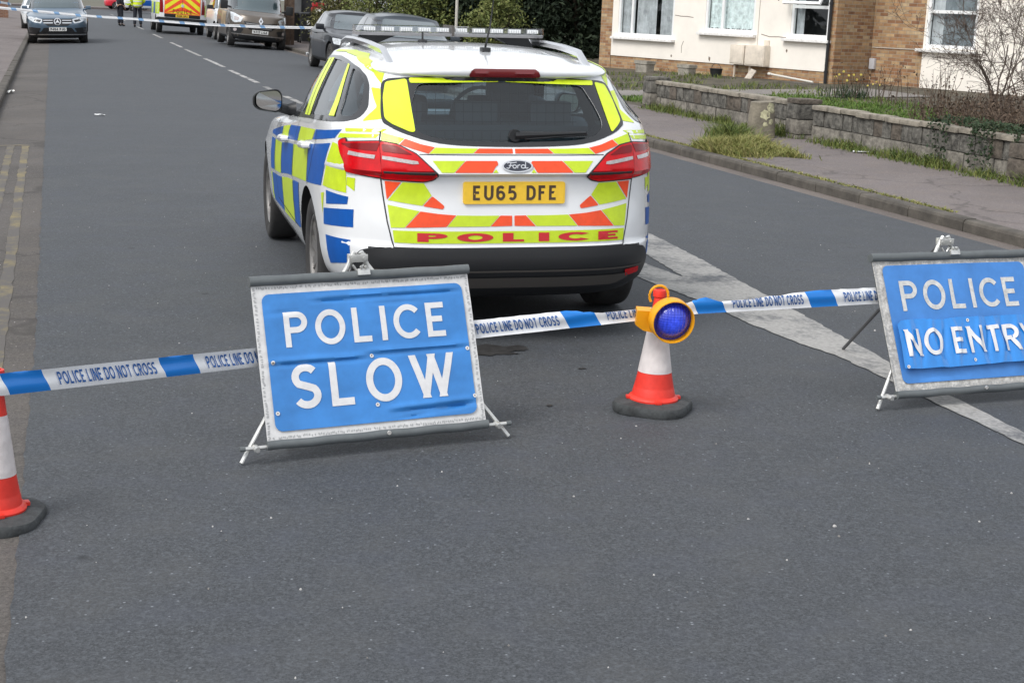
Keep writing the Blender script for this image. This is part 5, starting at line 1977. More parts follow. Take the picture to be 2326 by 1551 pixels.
# --- far cars at the junction
M_REDCAR = mat('red_hatchback_paint', srgb(200, 40, 56), .3, coat=.6)
root, sh, roof = simple_vehicle('red_hatchback', M_REDCAR, dict(hw=.86, rear=-.75, nose=3.1, zb=.95, zh=.80, zr=1.45, wsb=2.2, wst=1.4, tail=-.45, clear=.2), (0, 2.45), .30, .19, .28)
side_glass(root, sh, [[(1.8, .99), (1.3, 1.32), (.7, 1.35), (.65, 1.0)], [(.55, 1.0), (.6, 1.35), (-.1, 1.3), (-.35, 1.05)]])
patch(sh.rear(.006), [[(-.6, 1.0), (.6, 1.0), (.48, 1.3), (-.48, 1.3)]], .1, 'rear_window', M_GLOSSGLASS, root)
place(root, 138, 5.0, 78)
tag(root, 'red hatchback at the far junction, left of the two standing officers', 'car')
root, sh, roof = simple_vehicle('far_police_car', M_WHITE, dict(hw=.92, rear=-.95, nose=3.6, zb=.98, zh=.84, zr=1.48, wsb=2.5, wst=1.5, tail=-.6, clear=.2), (0, 2.65), .33, .21, .26)
side_glass(root, sh, [[(2.0, 1.0), (1.5, 1.32), (.9, 1.36), (.85, 1.0)], [(.75, 1.0), (.8, 1.36), (-.1, 1.33), (-.5, 1.08)]])
for s in (-1, 1):
    patch(sh.side(s, .006), [[(3.3, .45), (2.3, .45), (2.3, .80), (3.2, .76)], [(1.2, .45), (.3, .45), (.3, .92), (1.2, .90)]], .2, 'yellow_blocks', M_YEL2, root)
    patch(sh.side(s, .006), [[(2.28, .45), (1.22, .45), (1.22, .90), (2.28, .85)], [(.28, .45), (-.85, .45), (-.85, .95), (.28, .92)]], .2, 'blue_blocks', M_BLU, root)
mb = MB()
mb.box((0, .9, 1.53), (1.0, .25, .09), None, 0, .02)
mb.build('light_bar', mat('far_light_bar', (.05, .1, .5), .3), root)
place(root, 127.5, 8.3, 252)
tag(root, 'distant police car with yellow and blue squares turned across the far junction', 'police car')
# ------------------------------------------------------------------ two officers standing in the road
def skinned(name, joints, edges, m, parent, root=0, sub=2):
    """joints: (x, y, z, rx, ry); grown with a Skin modifier into one continuous surface"""
    me = bpy.data.meshes.new(name)
    me.from_pydata([j[:3] for j in joints], edges, [])
    o = bpy.data.objects.new(name, me)
    COL.objects.link(o)
    sk = o.modifiers.new('skin', 'SKIN')
    sk.use_smooth_shade = True
    for i, v in enumerate(me.skin_vertices[0].data):
        v.radius = joints[i][3:5]
        v.use_root = (i == root)
    sb = o.modifiers.new('sub', 'SUBSURF')
    sb.levels = sub
    sb.render_levels = sub
    dg = bpy.context.evaluated_depsgraph_get()
    dg.update()
    nm = bpy.data.meshes.new_from_object(o.evaluated_get(dg), depsgraph=dg)
    o.modifiers.clear()
    o.data = nm
    bpy.data.meshes.remove(me)
    nm.materials.clear()
    nm.materials.append(m)
    nm.polygons.foreach_set('use_smooth', [True] * len(nm.polygons))
    if parent is not None:
        o.parent = parent
    return o


M_SKIN = mat('skin', (.46, .27, .19), .55)
M_NAVY = mat('navy_cloth', (.014, .016, .024), .85, bump=.3, bscale=30)
M_HIVIS = mat('hivis_cloth', srgb(214, 232, 34), .7, var=.10, vscale=9, bump=.4, bscale=18)
M_SILVER = mat('reflective_band', (.62, .66, .66), .4)
M_BOOT = mat('boot_black', (.012, .012, .013), .5)
M_HAIR = mat('dark_hair', (.03, .02, .015), .8)


def officer(name, hivis, stance, arms):
    root = empty(name)
    (fl, fr) = stance
    hip = .93
    J = [(0, 0, hip, .15, .11), (0, .0, 1.15, .14, .10), (0, .0, 1.38, .18, .11), (0, .005, 1.50, .07, .065), (0, .02, 1.57, .055, .06), (0, .03, 1.66, .078, .095), (0, .035, 1.74, .075, .095),
         (-.10, 0, .88, .09, .095), (fl[0] * .9, fl[1] * .5 + .015, .50, .062, .066), (fl[0], fl[1], .10, .04, .045), (fl[0], fl[1] + .15, .04, .035, .03),
         (.10, 0, .88, .09, .095), (fr[0] * .9, fr[1] * .5 + .015, .50, .062, .066), (fr[0], fr[1], .10, .04, .045), (fr[0], fr[1] + .15, .04, .035, .03)]
    E = [(0, 1), (1, 2), (2, 3), (3, 4), (4, 5), (5, 6), (0, 7), (7, 8), (8, 9), (9, 10), (0, 11), (11, 12), (12, 13), (13, 14)]
    for s, (el, wr) in zip((-1, 1), arms):
        b = len(J)
        J += [(s * .19, 0, 1.42, .065, .06), (*el, .046, .046), (*wr, .03, .034), (wr[0], wr[1] + .05, wr[2] - .05, .038, .02)]
        E += [(2, b), (b, b + 1), (b + 1, b + 2), (b + 2, b + 3)]
        h = len(J)
        for k in range(5):
            fx = wr[0] + s * (.026 - .013 * k) if k < 4 else wr[0] - s * .04
            J += [(fx, wr[1] + .075, wr[2] - .10 - .01 * (k in (1, 2)), .008, .008), (fx - s * .004, wr[1] + .07, wr[2] - .145 - .012 * (k in (1, 2)), .007, .007)] if k < 4 else [(fx, wr[1] + .07, wr[2] - .06, .010, .010), (fx, wr[1] + .09, wr[2] - .10, .008, .008)]
            E += [(b + 3, len(J) - 2), (len(J) - 2, len(J) - 1)]
    skinned('body', J, E, M_SKIN, root, 0, 1)
    # trousers, jacket, boots, hair: close-fitting layers over the body
    T = [(0, 0, .98, .165, .125), (-.10, 0, .87, .108, .112), (fl[0] * .9, fl[1] * .5 + .015, .50, .082, .086), (fl[0], fl[1], .11, .068, .074), (.10, 0, .87, .108, .112), (fr[0] * .9, fr[1] * .5 + .015, .50, .082, .086), (fr[0], fr[1], .11, .068, .074)]
    skinned('trousers', T, [(0, 1), (1, 2), (2, 3), (0, 4), (4, 5), (5, 6)], M_NAVY, root)
    for f in (fl, fr):
        skinned('boot', [(f[0], f[1], .14, .06, .062), (f[0], f[1] + .005, .055, .052, .056), (f[0] * 1.06, f[1] + .15, .038, .045, .034)], [(0, 1), (1, 2)], M_BOOT, root)
    bulk = .03 if hivis else .015
    K = [(0, 0, .84 if hivis else .95, .19 + bulk, .14 + bulk), (0, 0, 1.1, .18 + bulk, .135 + bulk), (0, 0, 1.36, .205 + bulk, .135 + bulk), (0, .005, 1.49, .10, .09), (0, .01, 1.54, .075, .075)]
    E2 = [(0, 1), (1, 2), (2, 3), (3, 4)]
    for s, (el, wr) in zip((-1, 1), arms):
        b = len(K)
        K += [(s * .20, 0, 1.41, .085 + bulk * .5, .08 + bulk * .5), (*el, .066 + bulk * .5, .066 + bulk * .5), (wr[0], wr[1], wr[2] + .02, .05, .05)]
        E2 += [(2, b), (b, b + 1), (b + 1, b + 2)]
    jk = skinned('jacket', K, E2, M_HIVIS if hivis else M_NAVY, root)
    if hivis:
        sh = BVHTree.FromPolygons([v.co[:] for v in jk.data.vertices], [tuple(p.vertices) for p in jk.data.polygons])
        for z in (.98, 1.16):
            mb = MB()
            ra, rb = [], []
            for k in range(36):
                t = 2 * PI * k / 36
                d = Vector((math.cos(t), math.sin(t), 0))
                for lst, zz in ((ra, z - .028), (rb, z + .028)):
                    h, n, i, dd = sh.ray_cast(Vector((0, 0, zz)), d)
                    lst.append((h if h else Vector((0, 0, zz)) + d * .2) + d * .008)
            mb.rings([ra, rb], 0, True, True, False, False)
            mb.build('reflective_band', M_SILVER, jk, fix=False)
    mb = MB()
    mb.lathe([(.001, 1.80), (.07, 1.79), (.105, 1.745), (.108, 1.70), (.10, 1.69)], 20, (0, 0.02, 0), 'z', sy=1.15)
    mb.box((0, .15, 1.70), (.15, .12, .012), Matrix.Rotation(R(-14), 3, 'X'), 0, .004)
    mb.build('cap', M_NAVY, root)
    mb = MB()
    mb.lathe([(.014, -.01), (.012, .0), (.004, .02)], 8, (0, .125, 1.655), 'y')
    for s in (-1, 1):
        mb.lathe([(.004, -.03), (.014, -.01), (.012, .02), (.003, .035)], 8, (s * .082, .02, 1.66), 'z')
    mb.build('face_detail', M_SKIN, root)
    for s in (-1, 1):
        mb = MB()
        mb.lathe([(.001, -.005), (.009, 0), (.006, .006)], 8, (s * .03, .112, 1.68), 'y')
        mb.build('eye', M_DARK, root)
    return root


p1 = officer('person', False, ((-.085, .0), (.10, .05)), (((-.24, .02, 1.16), (-.20, .20, 1.02)), ((.24, -.02, 1.15), (.26, .05, .92))))
place(p1, 75.2, 3.0, 62)
tag(p1, 'person in dark uniform standing sideways in the road beside the hi-vis officer', 'person', 'officers standing in the road')
p2 = officer('person', True, ((-.13, -.02), (.14, .04)), (((-.29, .05, 1.17), (-.17, .24, 1.05)), ((.30, .05, 1.17), (.18, .24, 1.06))))
place(p2, 73.7, 3.72, 8)
tag(p2, 'person in bright yellow hi-vis jacket standing with back to us near police van', 'person', 'officers standing in the road')
# ------------------------------------------------------------------ houses on the right
def brick_mat(name, axis, cols, mortar=(.30, .27, .22), bw=.225, bh=.075, var=.25):
    m = bpy.data.materials.new(name)
    m.use_nodes = True
    t = m.node_tree
    b = t.nodes['Principled BSDF']
    b.inputs['Roughness'].default_value = .9
    N, Lk = t.nodes.new, t.links.new
    tc = N('ShaderNodeTexCoord')
    sp = N('ShaderNodeSeparateXYZ'); Lk(tc.outputs['Object'], sp.inputs[0])
    cb = N('ShaderNodeCombineXYZ')
    Lk(sp.outputs['X' if axis == 'x' else 'Y'], cb.inputs[0]); Lk(sp.outputs['Z'], cb.inputs[1])
    br = N('ShaderNodeTexBrick')
    br.offset = .5
    br.inputs['Scale'].default_value = 1
    br.inputs['Brick Width'].default_value = bw
    br.inputs['Row Height'].default_value = bh
    br.inputs['Mortar Size'].default_value = .006
    br.inputs['Mortar Smooth'].default_value = .3
    br.inputs['Bias'].default_value = 0
    br.inputs['Color1'].default_value = (0, 0, 0, 1)
    br.inputs['Color2'].default_value = (1, 1, 1, 1)
    br.inputs['Mortar'].default_value = (.5, .5, .5, 1)
    Lk(cb.outputs[0], br.inputs['Vector'])
    cr = N('ShaderNodeValToRGB')
    while len(cr.color_ramp.elements) < len(cols):
        cr.color_ramp.elements.new(.5)
    for k, (e, c) in enumerate(zip(cr.color_ramp.elements, cols)):
        e.position = k / (len(cols) - 1)
        e.color = (*c, 1)
    Lk(br.outputs['Color'], cr.inputs['Fac'])
    nz = N('ShaderNodeTexNoise'); nz.inputs['Scale'].default_value = 9; nz.inputs['Detail'].default_value = 5
    Lk(tc.outputs['Object'], nz.inputs['Vector'])
    mr = N('ShaderNodeMapRange'); mr.inputs[1].default_value = .25; mr.inputs[2].default_value = .75; mr.inputs[3].default_value = 1 - var; mr.inputs[4].default_value = 1 + var
    Lk(nz.outputs['Fac'], mr.inputs[0])
    mu = N('ShaderNodeVectorMath'); mu.operation = 'SCALE'; Lk(cr.outputs[0], mu.inputs[0]); Lk(mr.outputs[0], mu.inputs['Scale'])
    mx = N('ShaderNodeMix'); mx.data_type = 'RGBA'; Lk(br.outputs['Fac'], mx.inputs[0]); Lk(mu.outputs[0], mx.inputs[6]); mx.inputs[7].default_value = (*mortar, 1)
    Lk(mx.outputs[2], b.inputs['Base Color'])
    bp = N('ShaderNodeBump'); bp.inputs['Strength'].default_value = .6; bp.inputs['Distance'].default_value = .008; bp.invert = True
    Lk(br.outputs['Fac'], bp.inputs['Height']); Lk(bp.outputs[0], b.inputs['Normal'])
    return m


BCOL = [(.20, .095, .05), (.36, .21, .105), (.25, .125, .064), (.45, .30, .16), (.31, .19, .10), (.46, .345, .21)]
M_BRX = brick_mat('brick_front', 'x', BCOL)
M_BRY = brick_mat('brick_side_shaded', 'y', [tuple(c * .86 for c in q) for q in BCOL])  # same brick darkened: shade of the turned walls put into the colour
M_RENDER = mat('cream_render', (.83, .785, .715), .9, var=.06, vscale=1.4, bump=.25, bscale=120, bdist=.004)
M_UPVC = mat('white_upvc', (.80, .81, .81), .4, var=.05, vscale=7)
M_SILL = mat('painted_sill', (.76, .75, .73), .7, var=.2, vscale=14, detail=8)
M_PANE = glass_mat('window_glass', (.94, .98, .98), .98)
M_ROOM = mat('dark_room', (.10, .105, .11), .9)
M_NET = mat('net_curtain', (.70, .77, .77), .9, var=.32, vscale=9)
M_CURT = mat('grey_curtain', (.46, .47, .49), .9, var=.3, vscale=4)
M_TILE = mat('roof_tiles', (.14, .075, .05), .85, var=.3, vscale=5)
M_PIPE = mat('black_pipe', (.014, .015, .017), .45)
M_METER = mat('meter_box', (.66, .59, .50), .75, var=.16, vscale=5)
HD = Vector((.602, -.799, 0)).normalized()          # along the front towards the viewer
HN = Vector((HD.y, -HD.x, 0))                        # out of the front, towards the road (-.799, -.602)
H0 = Vector((2.33, 41.0, 0))


def house_empty(name):
    o = empty(name)
    # local x along the front, y into the house, z up
    o.matrix_world = Matrix(((HD.x, -HN.x, 0, H0.x), (HD.y, -HN.y, 0, H0.y), (0, 0, 1, 0), (0, 0, 0, 1)))
    return o


def wall_holes(mb, x0, x1, z0, z1, y0, y1, holes, mi=0):
    """slab from y0 (front) to y1 with rectangular openings (hx0, hx1, hz0, hz1): side-by-side boxes, no overlap"""
    xs = sorted({x0, x1} | {h[0] for h in holes} | {h[1] for h in holes})
    for a, b in zip(xs[:-1], xs[1:]):
        segs = [(z0, z1)]
        for h in holes:
            if h[0] <= a + 1e-6 and h[1] >= b - 1e-6:
                ns = []
                for s0, s1 in segs:
                    if h[2] > s0:
                        ns.append((s0, min(s1, h[2])))
                    if h[3] < s1:
                        ns.append((max(s0, h[3]), s1))
                segs = [q for q in ns if q[1] - q[0] > 1e-4]
        for s0, s1 in segs:
            mb.add([(a, y0, s0), (b, y0, s0), (b, y0, s1), (a, y0, s1)], [(0, 1, 2, 3)], mi)
    for h in holes:     # reveals
        hx0, hx1, hz0, hz1 = h
        for q in ([(hx0, y0, hz0), (hx0, y0, hz1), (hx0, y1, hz1), (hx0, y1, hz0)], [(hx1, y0, hz0), (hx1, y1, hz0), (hx1, y1, hz1), (hx1, y0, hz1)], [(hx0, y0, hz1), (hx1, y0, hz1), (hx1, y1, hz1), (hx0, y1, hz1)], [(hx0, y0, hz0), (hx0, y1, hz0), (hx1, y1, hz0), (hx1, y0, hz0)]):
            mb.add(q, [(0, 1, 2, 3)], mi)


def frame_bars(mb, x0, x1, z0, z1, y, wd, dep, muls=(), trans=()):
    mb.box(((x0 + x1) / 2, y, z0 + wd / 2), (x1 - x0, dep, wd))
    mb.box(((x0 + x1) / 2, y, z1 - wd / 2), (x1 - x0, dep, wd))
    for x in (x0 + wd / 2, x1 - wd / 2):
        mb.box((x, y, (z0 + z1) / 2), (wd, dep * .98, z1 - z0 - 2 * wd))
    for x in muls:
        mb.box((x, y, (z0 + z1) / 2), (wd * 1.1, dep * .98, z1 - z0 - 2 * wd))
    for xa, xb, z in trans:
        mb.box(((xa + xb) / 2, y, z), (xb - xa, dep * .96, wd))


def window(root, x0, x1, z0, z1, y, muls=(), trans=(), curtain=None, seed=1, sill=True, sash=None):
    mb = MB()
    frame_bars(mb, x0, x1, z0, z1, y + .03, .07, .07, muls, trans)
    w = mb.build('window', M_UPVC, root)
    mb = MB()
    mb.add([(x0 + .02, y + .03, z0 + .02), (x1 - .02, y + .03, z0 + .02), (x1 - .02, y + .03, z1 - .02), (x0 + .02, y + .03, z1 - .02)], [(0, 1, 2, 3)])
    mb.build('pane', M_PANE, w, fix=False)
    mb = MB()
    mb.add([(x0 - .2, y + 1.0, z0 - .3), (x1 + .2, y + 1.0, z0 - .3), (x1 + .2, y + 1.0, z1 + .2), (x0 - .2, y + 1.0, z1 + .2)], [(0, 1, 2, 3)])
    for xx in (x0 - .2, x1 + .2):
        mb.add([(xx, y + .08, z0 - .3), (xx, y + 1.0, z0 - .3), (xx, y + 1.0, z1 + .2), (xx, y + .08, z1 + .2)], [(0, 1, 2, 3)])
    for zz in (z0 - .3, z1 + .2):
        mb.add([(x0 - .2, y + .08, zz), (x1 + .2, y + .08, zz), (x1 + .2, y + 1.0, zz), (x0 - .2, y + 1.0, zz)], [(0, 1, 2, 3)])
    mb.build('room', M_ROOM, w, fix=False)
    rnd = random.Random(seed)
    for (cx0, cx1, cz0, m) in (curtain or []):
        mb = MB()
        n = max(12, int((cx1 - cx0) * 46))
        top, bot = [], []
        for i in range(n + 1):
            x = cx0 + (cx1 - cx0) * i / n
            yy = y + .115 + .022 * math.sin(i * 1.15 + seed) + .015 * math.sin(i * .43) + rnd.uniform(-.006, .006)
            top.append((x, yy, z1))
            bot.append((x, yy, cz0 + .018 * math.sin(i * 1.9)))
        mb.add(top + bot, [(i, i + 1, n + 2 + i, n + 1 + i) for i in range(n)], 0, True)
        mb.build('curtain', m, w, angle=180, fix=False)
    if sill:
        mb = MB()
        mb.box(((x0 + x1) / 2 - .04, y - .035, z0 - .065), (x1 - x0 + .26, .20, .065), None, 0, .008)
        mb.build('sill', M_SILL, w)
    return w


# --- the rendered house
hs_ = house_empty('rendered_house')
B1, T1 = .15, 3.6
H1 = [(.13, 2.26, 1.05, 2.35), (3.38, 5.06, 1.28, 2.45), (6.21, 7.37, 1.25, 2.45)]
mb = MB()
wall_holes(mb, -.10, 7.36, .525, T1, -.02, .14, H1)
# thickness of the render's edges
mb.add([(-.10, -.02, .525), (7.36, -.02, .525), (7.36, .0, .525), (-.10, .0, .525)], [(0, 1, 2, 3)])
mb.build('rendered_wall', M_RENDER, hs_, fix=False)
mb = MB()
mb.box((3.63, .06, (B1 + .52) / 2), (7.46, .12, .52 - B1))
mb.build('brick_plinth', M_BRX, hs_)
mb = MB()
mb.box((-.335, .10, (B1 + T1) / 2), (.46, .24, T1 - B1))
mb.build('brick_pier', M_BRX, hs_)
mb = MB()
mb.box((7.475, .10, (B1 + T1) / 2), (.21, .22, T1 - B1))
mb.build('brick_pier', M_BRX, hs_)
mb = MB()
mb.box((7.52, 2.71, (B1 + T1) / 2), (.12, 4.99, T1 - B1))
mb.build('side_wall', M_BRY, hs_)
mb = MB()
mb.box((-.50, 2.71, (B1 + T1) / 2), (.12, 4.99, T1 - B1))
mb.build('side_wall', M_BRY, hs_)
mb = MB()
mb.prism([(-.9, -.4, T1 + .01), (7.9, -.4, T1 + .01), (7.9, 2.6, T1 + 1.6), (-.9, 2.6, T1 + 1.6)], (0, .1, .12))
mb.prism([(-.9, 5.6, T1 + .01), (7.9, 5.6, T1 + .01), (7.9, 2.72, T1 + 1.6), (-.9, 2.72, T1 + 1.6)], (0, .1, .12))
mb.build('roof', M_TILE, hs_)
window(hs_, *H1[0], .0, (.66,), (), [(.16, .64, 1.05, M_CURT), (.72, 1.45, 1.05, M_CURT), (1.62, 2.22, 1.05, M_CURT)], 3)
window(hs_, *H1[1], .0, (3.96,), (), [(3.40, 5.04, 1.36, M_NET)], 8)
w3 = window(hs_, *H1[2], .0, (), ((6.265, 7.315, 1.93),), [(6.3, 6.52, 1.25, M_CURT)], 5)
# open top light, hinged at its head
mb = MB()
zt, zb_ = 2.40, 1.93
frame_bars(mb, -.57, .57, -(zt - zb_), 0, 0, .06, .05)
sash = mb.build('open_sash', M_UPVC, w3)
mb = MB()
mb.add([(-.53, 0, -(zt - zb_) + .04), (.53, 0, -(zt - zb_) + .04), (.53, 0, -.04), (-.53, 0, -.04)], [(0, 1, 2, 3)])
pn = mb.build('pane', M_PANE, w3, fix=False)
for o in (sash, pn):
    o.location = (6.70, -.03, zt)
    o.rotation_euler = (R(-28), 0, 0)
# small things fixed to the wall
mb = MB()
mb.tube([(7.44, -.075, B1), (7.44, -.075, T1)], .036, 10)
for z in (.5, 1.12, 2.0):
    mb.tube([(7.44, -.075, z), (7.44, -.075, z + .05)], .046, 10)
mb.build('downpipe', M_PIPE, hs_)
mb = MB()
mb.tube([(5.2, -.028, 3.2), (5.2, -.028, 1.02)], .008, 6)
mb.build('cable', mat('pale_cable', (.5, .47, .42), .7), hs_)
mb = MB()
mb.box((5.52, -.03, 1.08), (.16, .03, .12), None, 0, .004)
mb.build('vent_cover', M_METER, hs_)
M_CRACK = mat('bare_patch', (.16, .12, .09), .95, var=.4, vscale=30)
mb = MB()
rnd = random.Random(9)
for p in ([(2.30, 1.62), (2.55, 1.59), (2.75, 1.60), (2.95, 1.59)], [(5.30, 1.27), (5.6, 1.225), (5.85, 1.235), (6.1, 1.23)], [(2.62, .72), (2.60, .86), (2.66, 1.0)]):
    for q in stroke([(x + rnd.uniform(-.02, .02), z + rnd.uniform(-.01, .01)) for x, z in p], .016):
        mb.add([(x, -.0225, z) for x, z in q], [(0, 1, 2, 3)])
for cx, cz, r in ((5.78, 2.10, .05), (3.62, .62, .045), (6.15, .93, .03), (2.25, .62, .03)):
    q = [(cx + r * math.cos(k) * rnd.uniform(.6, 1.2), -.0225, cz + 1.3 * r * math.sin(k) * rnd.uniform(.6, 1.2)) for k in [2 * PI * j / 9 for j in range(9)]]
    mb.add(q, [tuple(range(9))])
mb.build('chipped_render', M_CRACK, hs_, fix=False)
tag(hs_, 'house with cream rendered front over a brick plinth, net curtains and an open top window', 'house', 'houses along the right side')

# --- next house, set back behind its neighbour's corner
h2 = house_empty('brick_house')
Y2 = 1.2
H2 = [(9.10, 10.43, 1.17, 2.75)]
mb = MB()
wall_holes(mb, 7.60, 9.05, -.1, T1, Y2, Y2 + .14, [])
mb.add([(9.05, Y2, -.1), (14.5, Y2, -.1), (14.5, Y2, .29), (9.05, Y2, .29)], [(0, 1, 2, 3)])
mb.build('brick_wall', M_BRX, h2, fix=False)
mb = MB()
wall_holes(mb, 9.055, 14.5, .295, T1, Y2 - .02, Y2 + .12, H2)
mb.add([(9.055, Y2 - .02, .295), (9.055, Y2 - .02, T1), (9.055, Y2 - .001, T1), (9.055, Y2 - .001, .295)], [(0, 1, 2, 3)])
mb.build('rendered_wall', M_RENDER, h2, fix=False)
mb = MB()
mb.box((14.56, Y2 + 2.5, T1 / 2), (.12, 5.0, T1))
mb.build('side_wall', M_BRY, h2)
mb = MB()
mb.prism([(7.95, Y2 - .4, T1 + .01), (15, Y2 - .4, T1 + .01), (15, Y2 + 2.6, T1 + 1.6), (7.95, Y2 + 2.6, T1 + 1.6)], (0, .1, .12))
mb.build('roof', M_TILE, h2)
window(h2, *H2[0], Y2, (), ((9.155, 10.375, 1.94),), [(9.16, 9.46, 1.17, M_CURT), (9.46, 10.37, 1.17, mat('pane_reflection_grey', (.20, .225, .245), .9, var=.12, vscale=3))], 6)  # full-width grey sheet added behind the pane, coloured like its bluish reflection
mb = MB()
mb.tube([(7.64, Y2 - .012, 1.10), (9.0, Y2 - .012, 1.105)], .010, 6)
mb.build('cable', MATS['pale_cable'], h2)
mb = MB()
mb.box((7.70, Y2 - .04, .74), (.15, .07, .24), None, 0, .01)
mb.build('alarm_box', mat('pale_grey_box', (.5, .5, .52), .5), h2)
tag(h2, 'brown brick house with white rendered bay wall, set back behind the bare bush', 'house', 'houses along the right side')

# --- meter cabinets stand on their own pipes against the wall
for k, (x0, x1, z0, z1, lab) in enumerate(((4.52, 4.98, .55, 1.0, 'weathered meter cabinet with crossed stains, farther of the pair on the rendered wall'), (5.02, 5.64, .54, 1.01, 'larger cream meter cabinet, rust streaked, nearer of the pair on the rendered wall'))):
    g = house_empty('meter_cabinet')
    mb = MB()
    mb.box(((x0 + x1) / 2, -.125, (z0 + z1) / 2), (x1 - x0, .20, z1 - z0), None, 0, .012)
    mb.build('case', M_METER, g)
    mb = MB()
    mb.box(((x0 + x1) / 2, -.23, (z0 + z1) / 2), (x1 - x0 - .06, .012, z1 - z0 - .06), None, 0, .004)
    mb.build('door', M_METER, g)
    mb = MB()
    mb.tube([(x0 + .10, -.13, z0), (x0 + .09, -.13, B1)], .028, 8)
    mb.build('riser_pipe', mat('cream_pipe', (.55, .47, .38), .7), g)
    tag(g, lab, 'meter box', 'meter cabinets on the rendered wall')


# ------------------------------------------------------------------ front garden walls
def block_mat(name, cols, mortar, var):
    return brick_mat(name, 'y', cols, mortar, .40, .205, var)


M_BLOCK = block_mat('garden_wall_block', [(.085, .075, .062), (.15, .13, .105), (.10, .085, .07), (.19, .165, .13)], (.20, .18, .15), .45)
M_COPE = mat('coping_stone', (.24, .215, .175), .9, var=.45, vscale=7, bump=.7, bscale=35)
LW = 9.75


def wall_root(name, a0):
    o = empty(name)
    o.matrix_world = Matrix.Translation(Vector((UA.x * a0 + UL.x * LW, UA.y * a0 + UL.y * LW, 0))) @ Matrix.Rotation(-RAZ, 4, 'Z')
    return o


def garden_wall(name, a0, a1, z0, top, pillars, label):
    """local +Y along the road, +X away from it"""
    root = wall_root(name, a0)
    ln = a1 - a0
    rnd = random.Random(int(a0 * 10))
    mb = MB()
    # face stones: rough faced blocks in two courses, each with its own bulge
    course = (top - .07 - z0) / 2
    for r in range(2):
        y = -rnd.uniform(0, .3)
        while y < ln:
            w = .58 if r == 0 else rnd.choice((.24, .27, .30, .22))
            ya, yb = max(0, y) + .006, min(ln, y + w) - .006
            if yb - ya > .04:
                zA, zB = z0 + r * course + (.006 if r else -.15), z0 + (r + 1) * course - .006
                d = rnd.uniform(-.006, .012)
                n = 3
                grid = [[Vector((-d - (.018 * rnd.uniform(.3, 1) if 0 < i < n and 0 < j < n else 0), ya + (yb - ya) * i / n, zA + (zB - zA) * j / n)) for j in range(n + 1)] for i in range(n + 1)]
                vs = [p for g in grid for p in g]
                fs = [(i * (n + 1) + j, (i + 1) * (n + 1) + j, (i + 1) * (n + 1) + j + 1, i * (n + 1) + j + 1) for i in range(n) for j in range(n)]
                mb.add(vs, fs, (1 if rnd.random() < .75 else 2) if r == 0 else (0 if rnd.random() < .75 else 2), False)
                # sides back into the wall
                o = [grid[i][0] for i in range(n + 1)] + [grid[n][j] for j in range(1, n + 1)] + [grid[i][n] for i in range(n - 1, -1, -1)] + [grid[0][j] for j in range(n - 1, 0, -1)]
                mb.rings([o, [Vector((.03, p.y, p.z)) for p in o]], 0, False, True, False, False)
            y += w
    mb.box((.085, ln / 2, (z0 - .15 + top - .075) / 2), (.13, ln, top - .075 - z0 + .15), None, 3)
    mb.build('block_courses', [M_ST1, M_ST2, M_ST3, M_MORT], root, fix=False)
    mb = MB()
    y = 0
    while y < ln:
        w = min(rnd.uniform(.34, .46), ln - y)
        dz = rnd.uniform(-.008, .008)
        mb.box((.075 + rnd.uniform(-.012, .012), y + w / 2, top - .035 + dz), (.21, w - .012, .062), Matrix.Rotation(rnd.uniform(-.03, .03), 3, 'Z'), 0, .016)
        y += w
    mb.build('coping', M_COPE, root)
    for yy, ht in pillars:
        mb = MB()
        nn = int((ht - z0 + .15) / .205 + .99)
        for k in range(nn):
            za, zb = z0 - .15 + k * .205, min(ht, z0 - .15 + (k + 1) * .205 - .008)
            mb.box((.06 + rnd.uniform(-.008, .008), yy, (za + zb) / 2), (.36, .36, zb - za), None, rnd.choice((0, 1, 2)), .02)
        mb.build('pillar', [M_ST1, M_ST2, M_ST3], root)
    tag(root, label, 'garden wall', 'low block garden walls')
    return root


M_ST1 = mat('rough_stone_dark', (.062, .058, .052), .95, var=.6, var2=(.12, .114, .10), vscale=8, bump=.9, bscale=28, bdist=.02)
M_ST2 = mat('rough_stone_grey', (.125, .114, .097), .95, var=.5, var2=(.19, .175, .15), vscale=7, bump=.8, bscale=25, bdist=.02)
M_ST3 = mat('rough_stone_brown', (.098, .082, .066), .95, var=.5, vscale=9, bump=.8, bscale=30, bdist=.02)
M_MORT = mat('old_mortar', (.18, .165, .14), .95, var=.3, vscale=9)
garden_wall('garden_wall', 19.25, 24.6, .07, .555, [(5.45, .60), (-.02, .60)], 'low dark block wall behind the stump, lichen pale coping, in front of rendered house')
garden_wall('garden_wall', 14.15, 18.85, .07, .545, [(-.18, .48)], 'low block wall with grass behind it and ivy at its near end')
garden_wall('garden_wall', 9.0, 13.4, .07, .53, [(4.2, .52)], 'continuation of the block wall at the frame edge beyond the ivy')

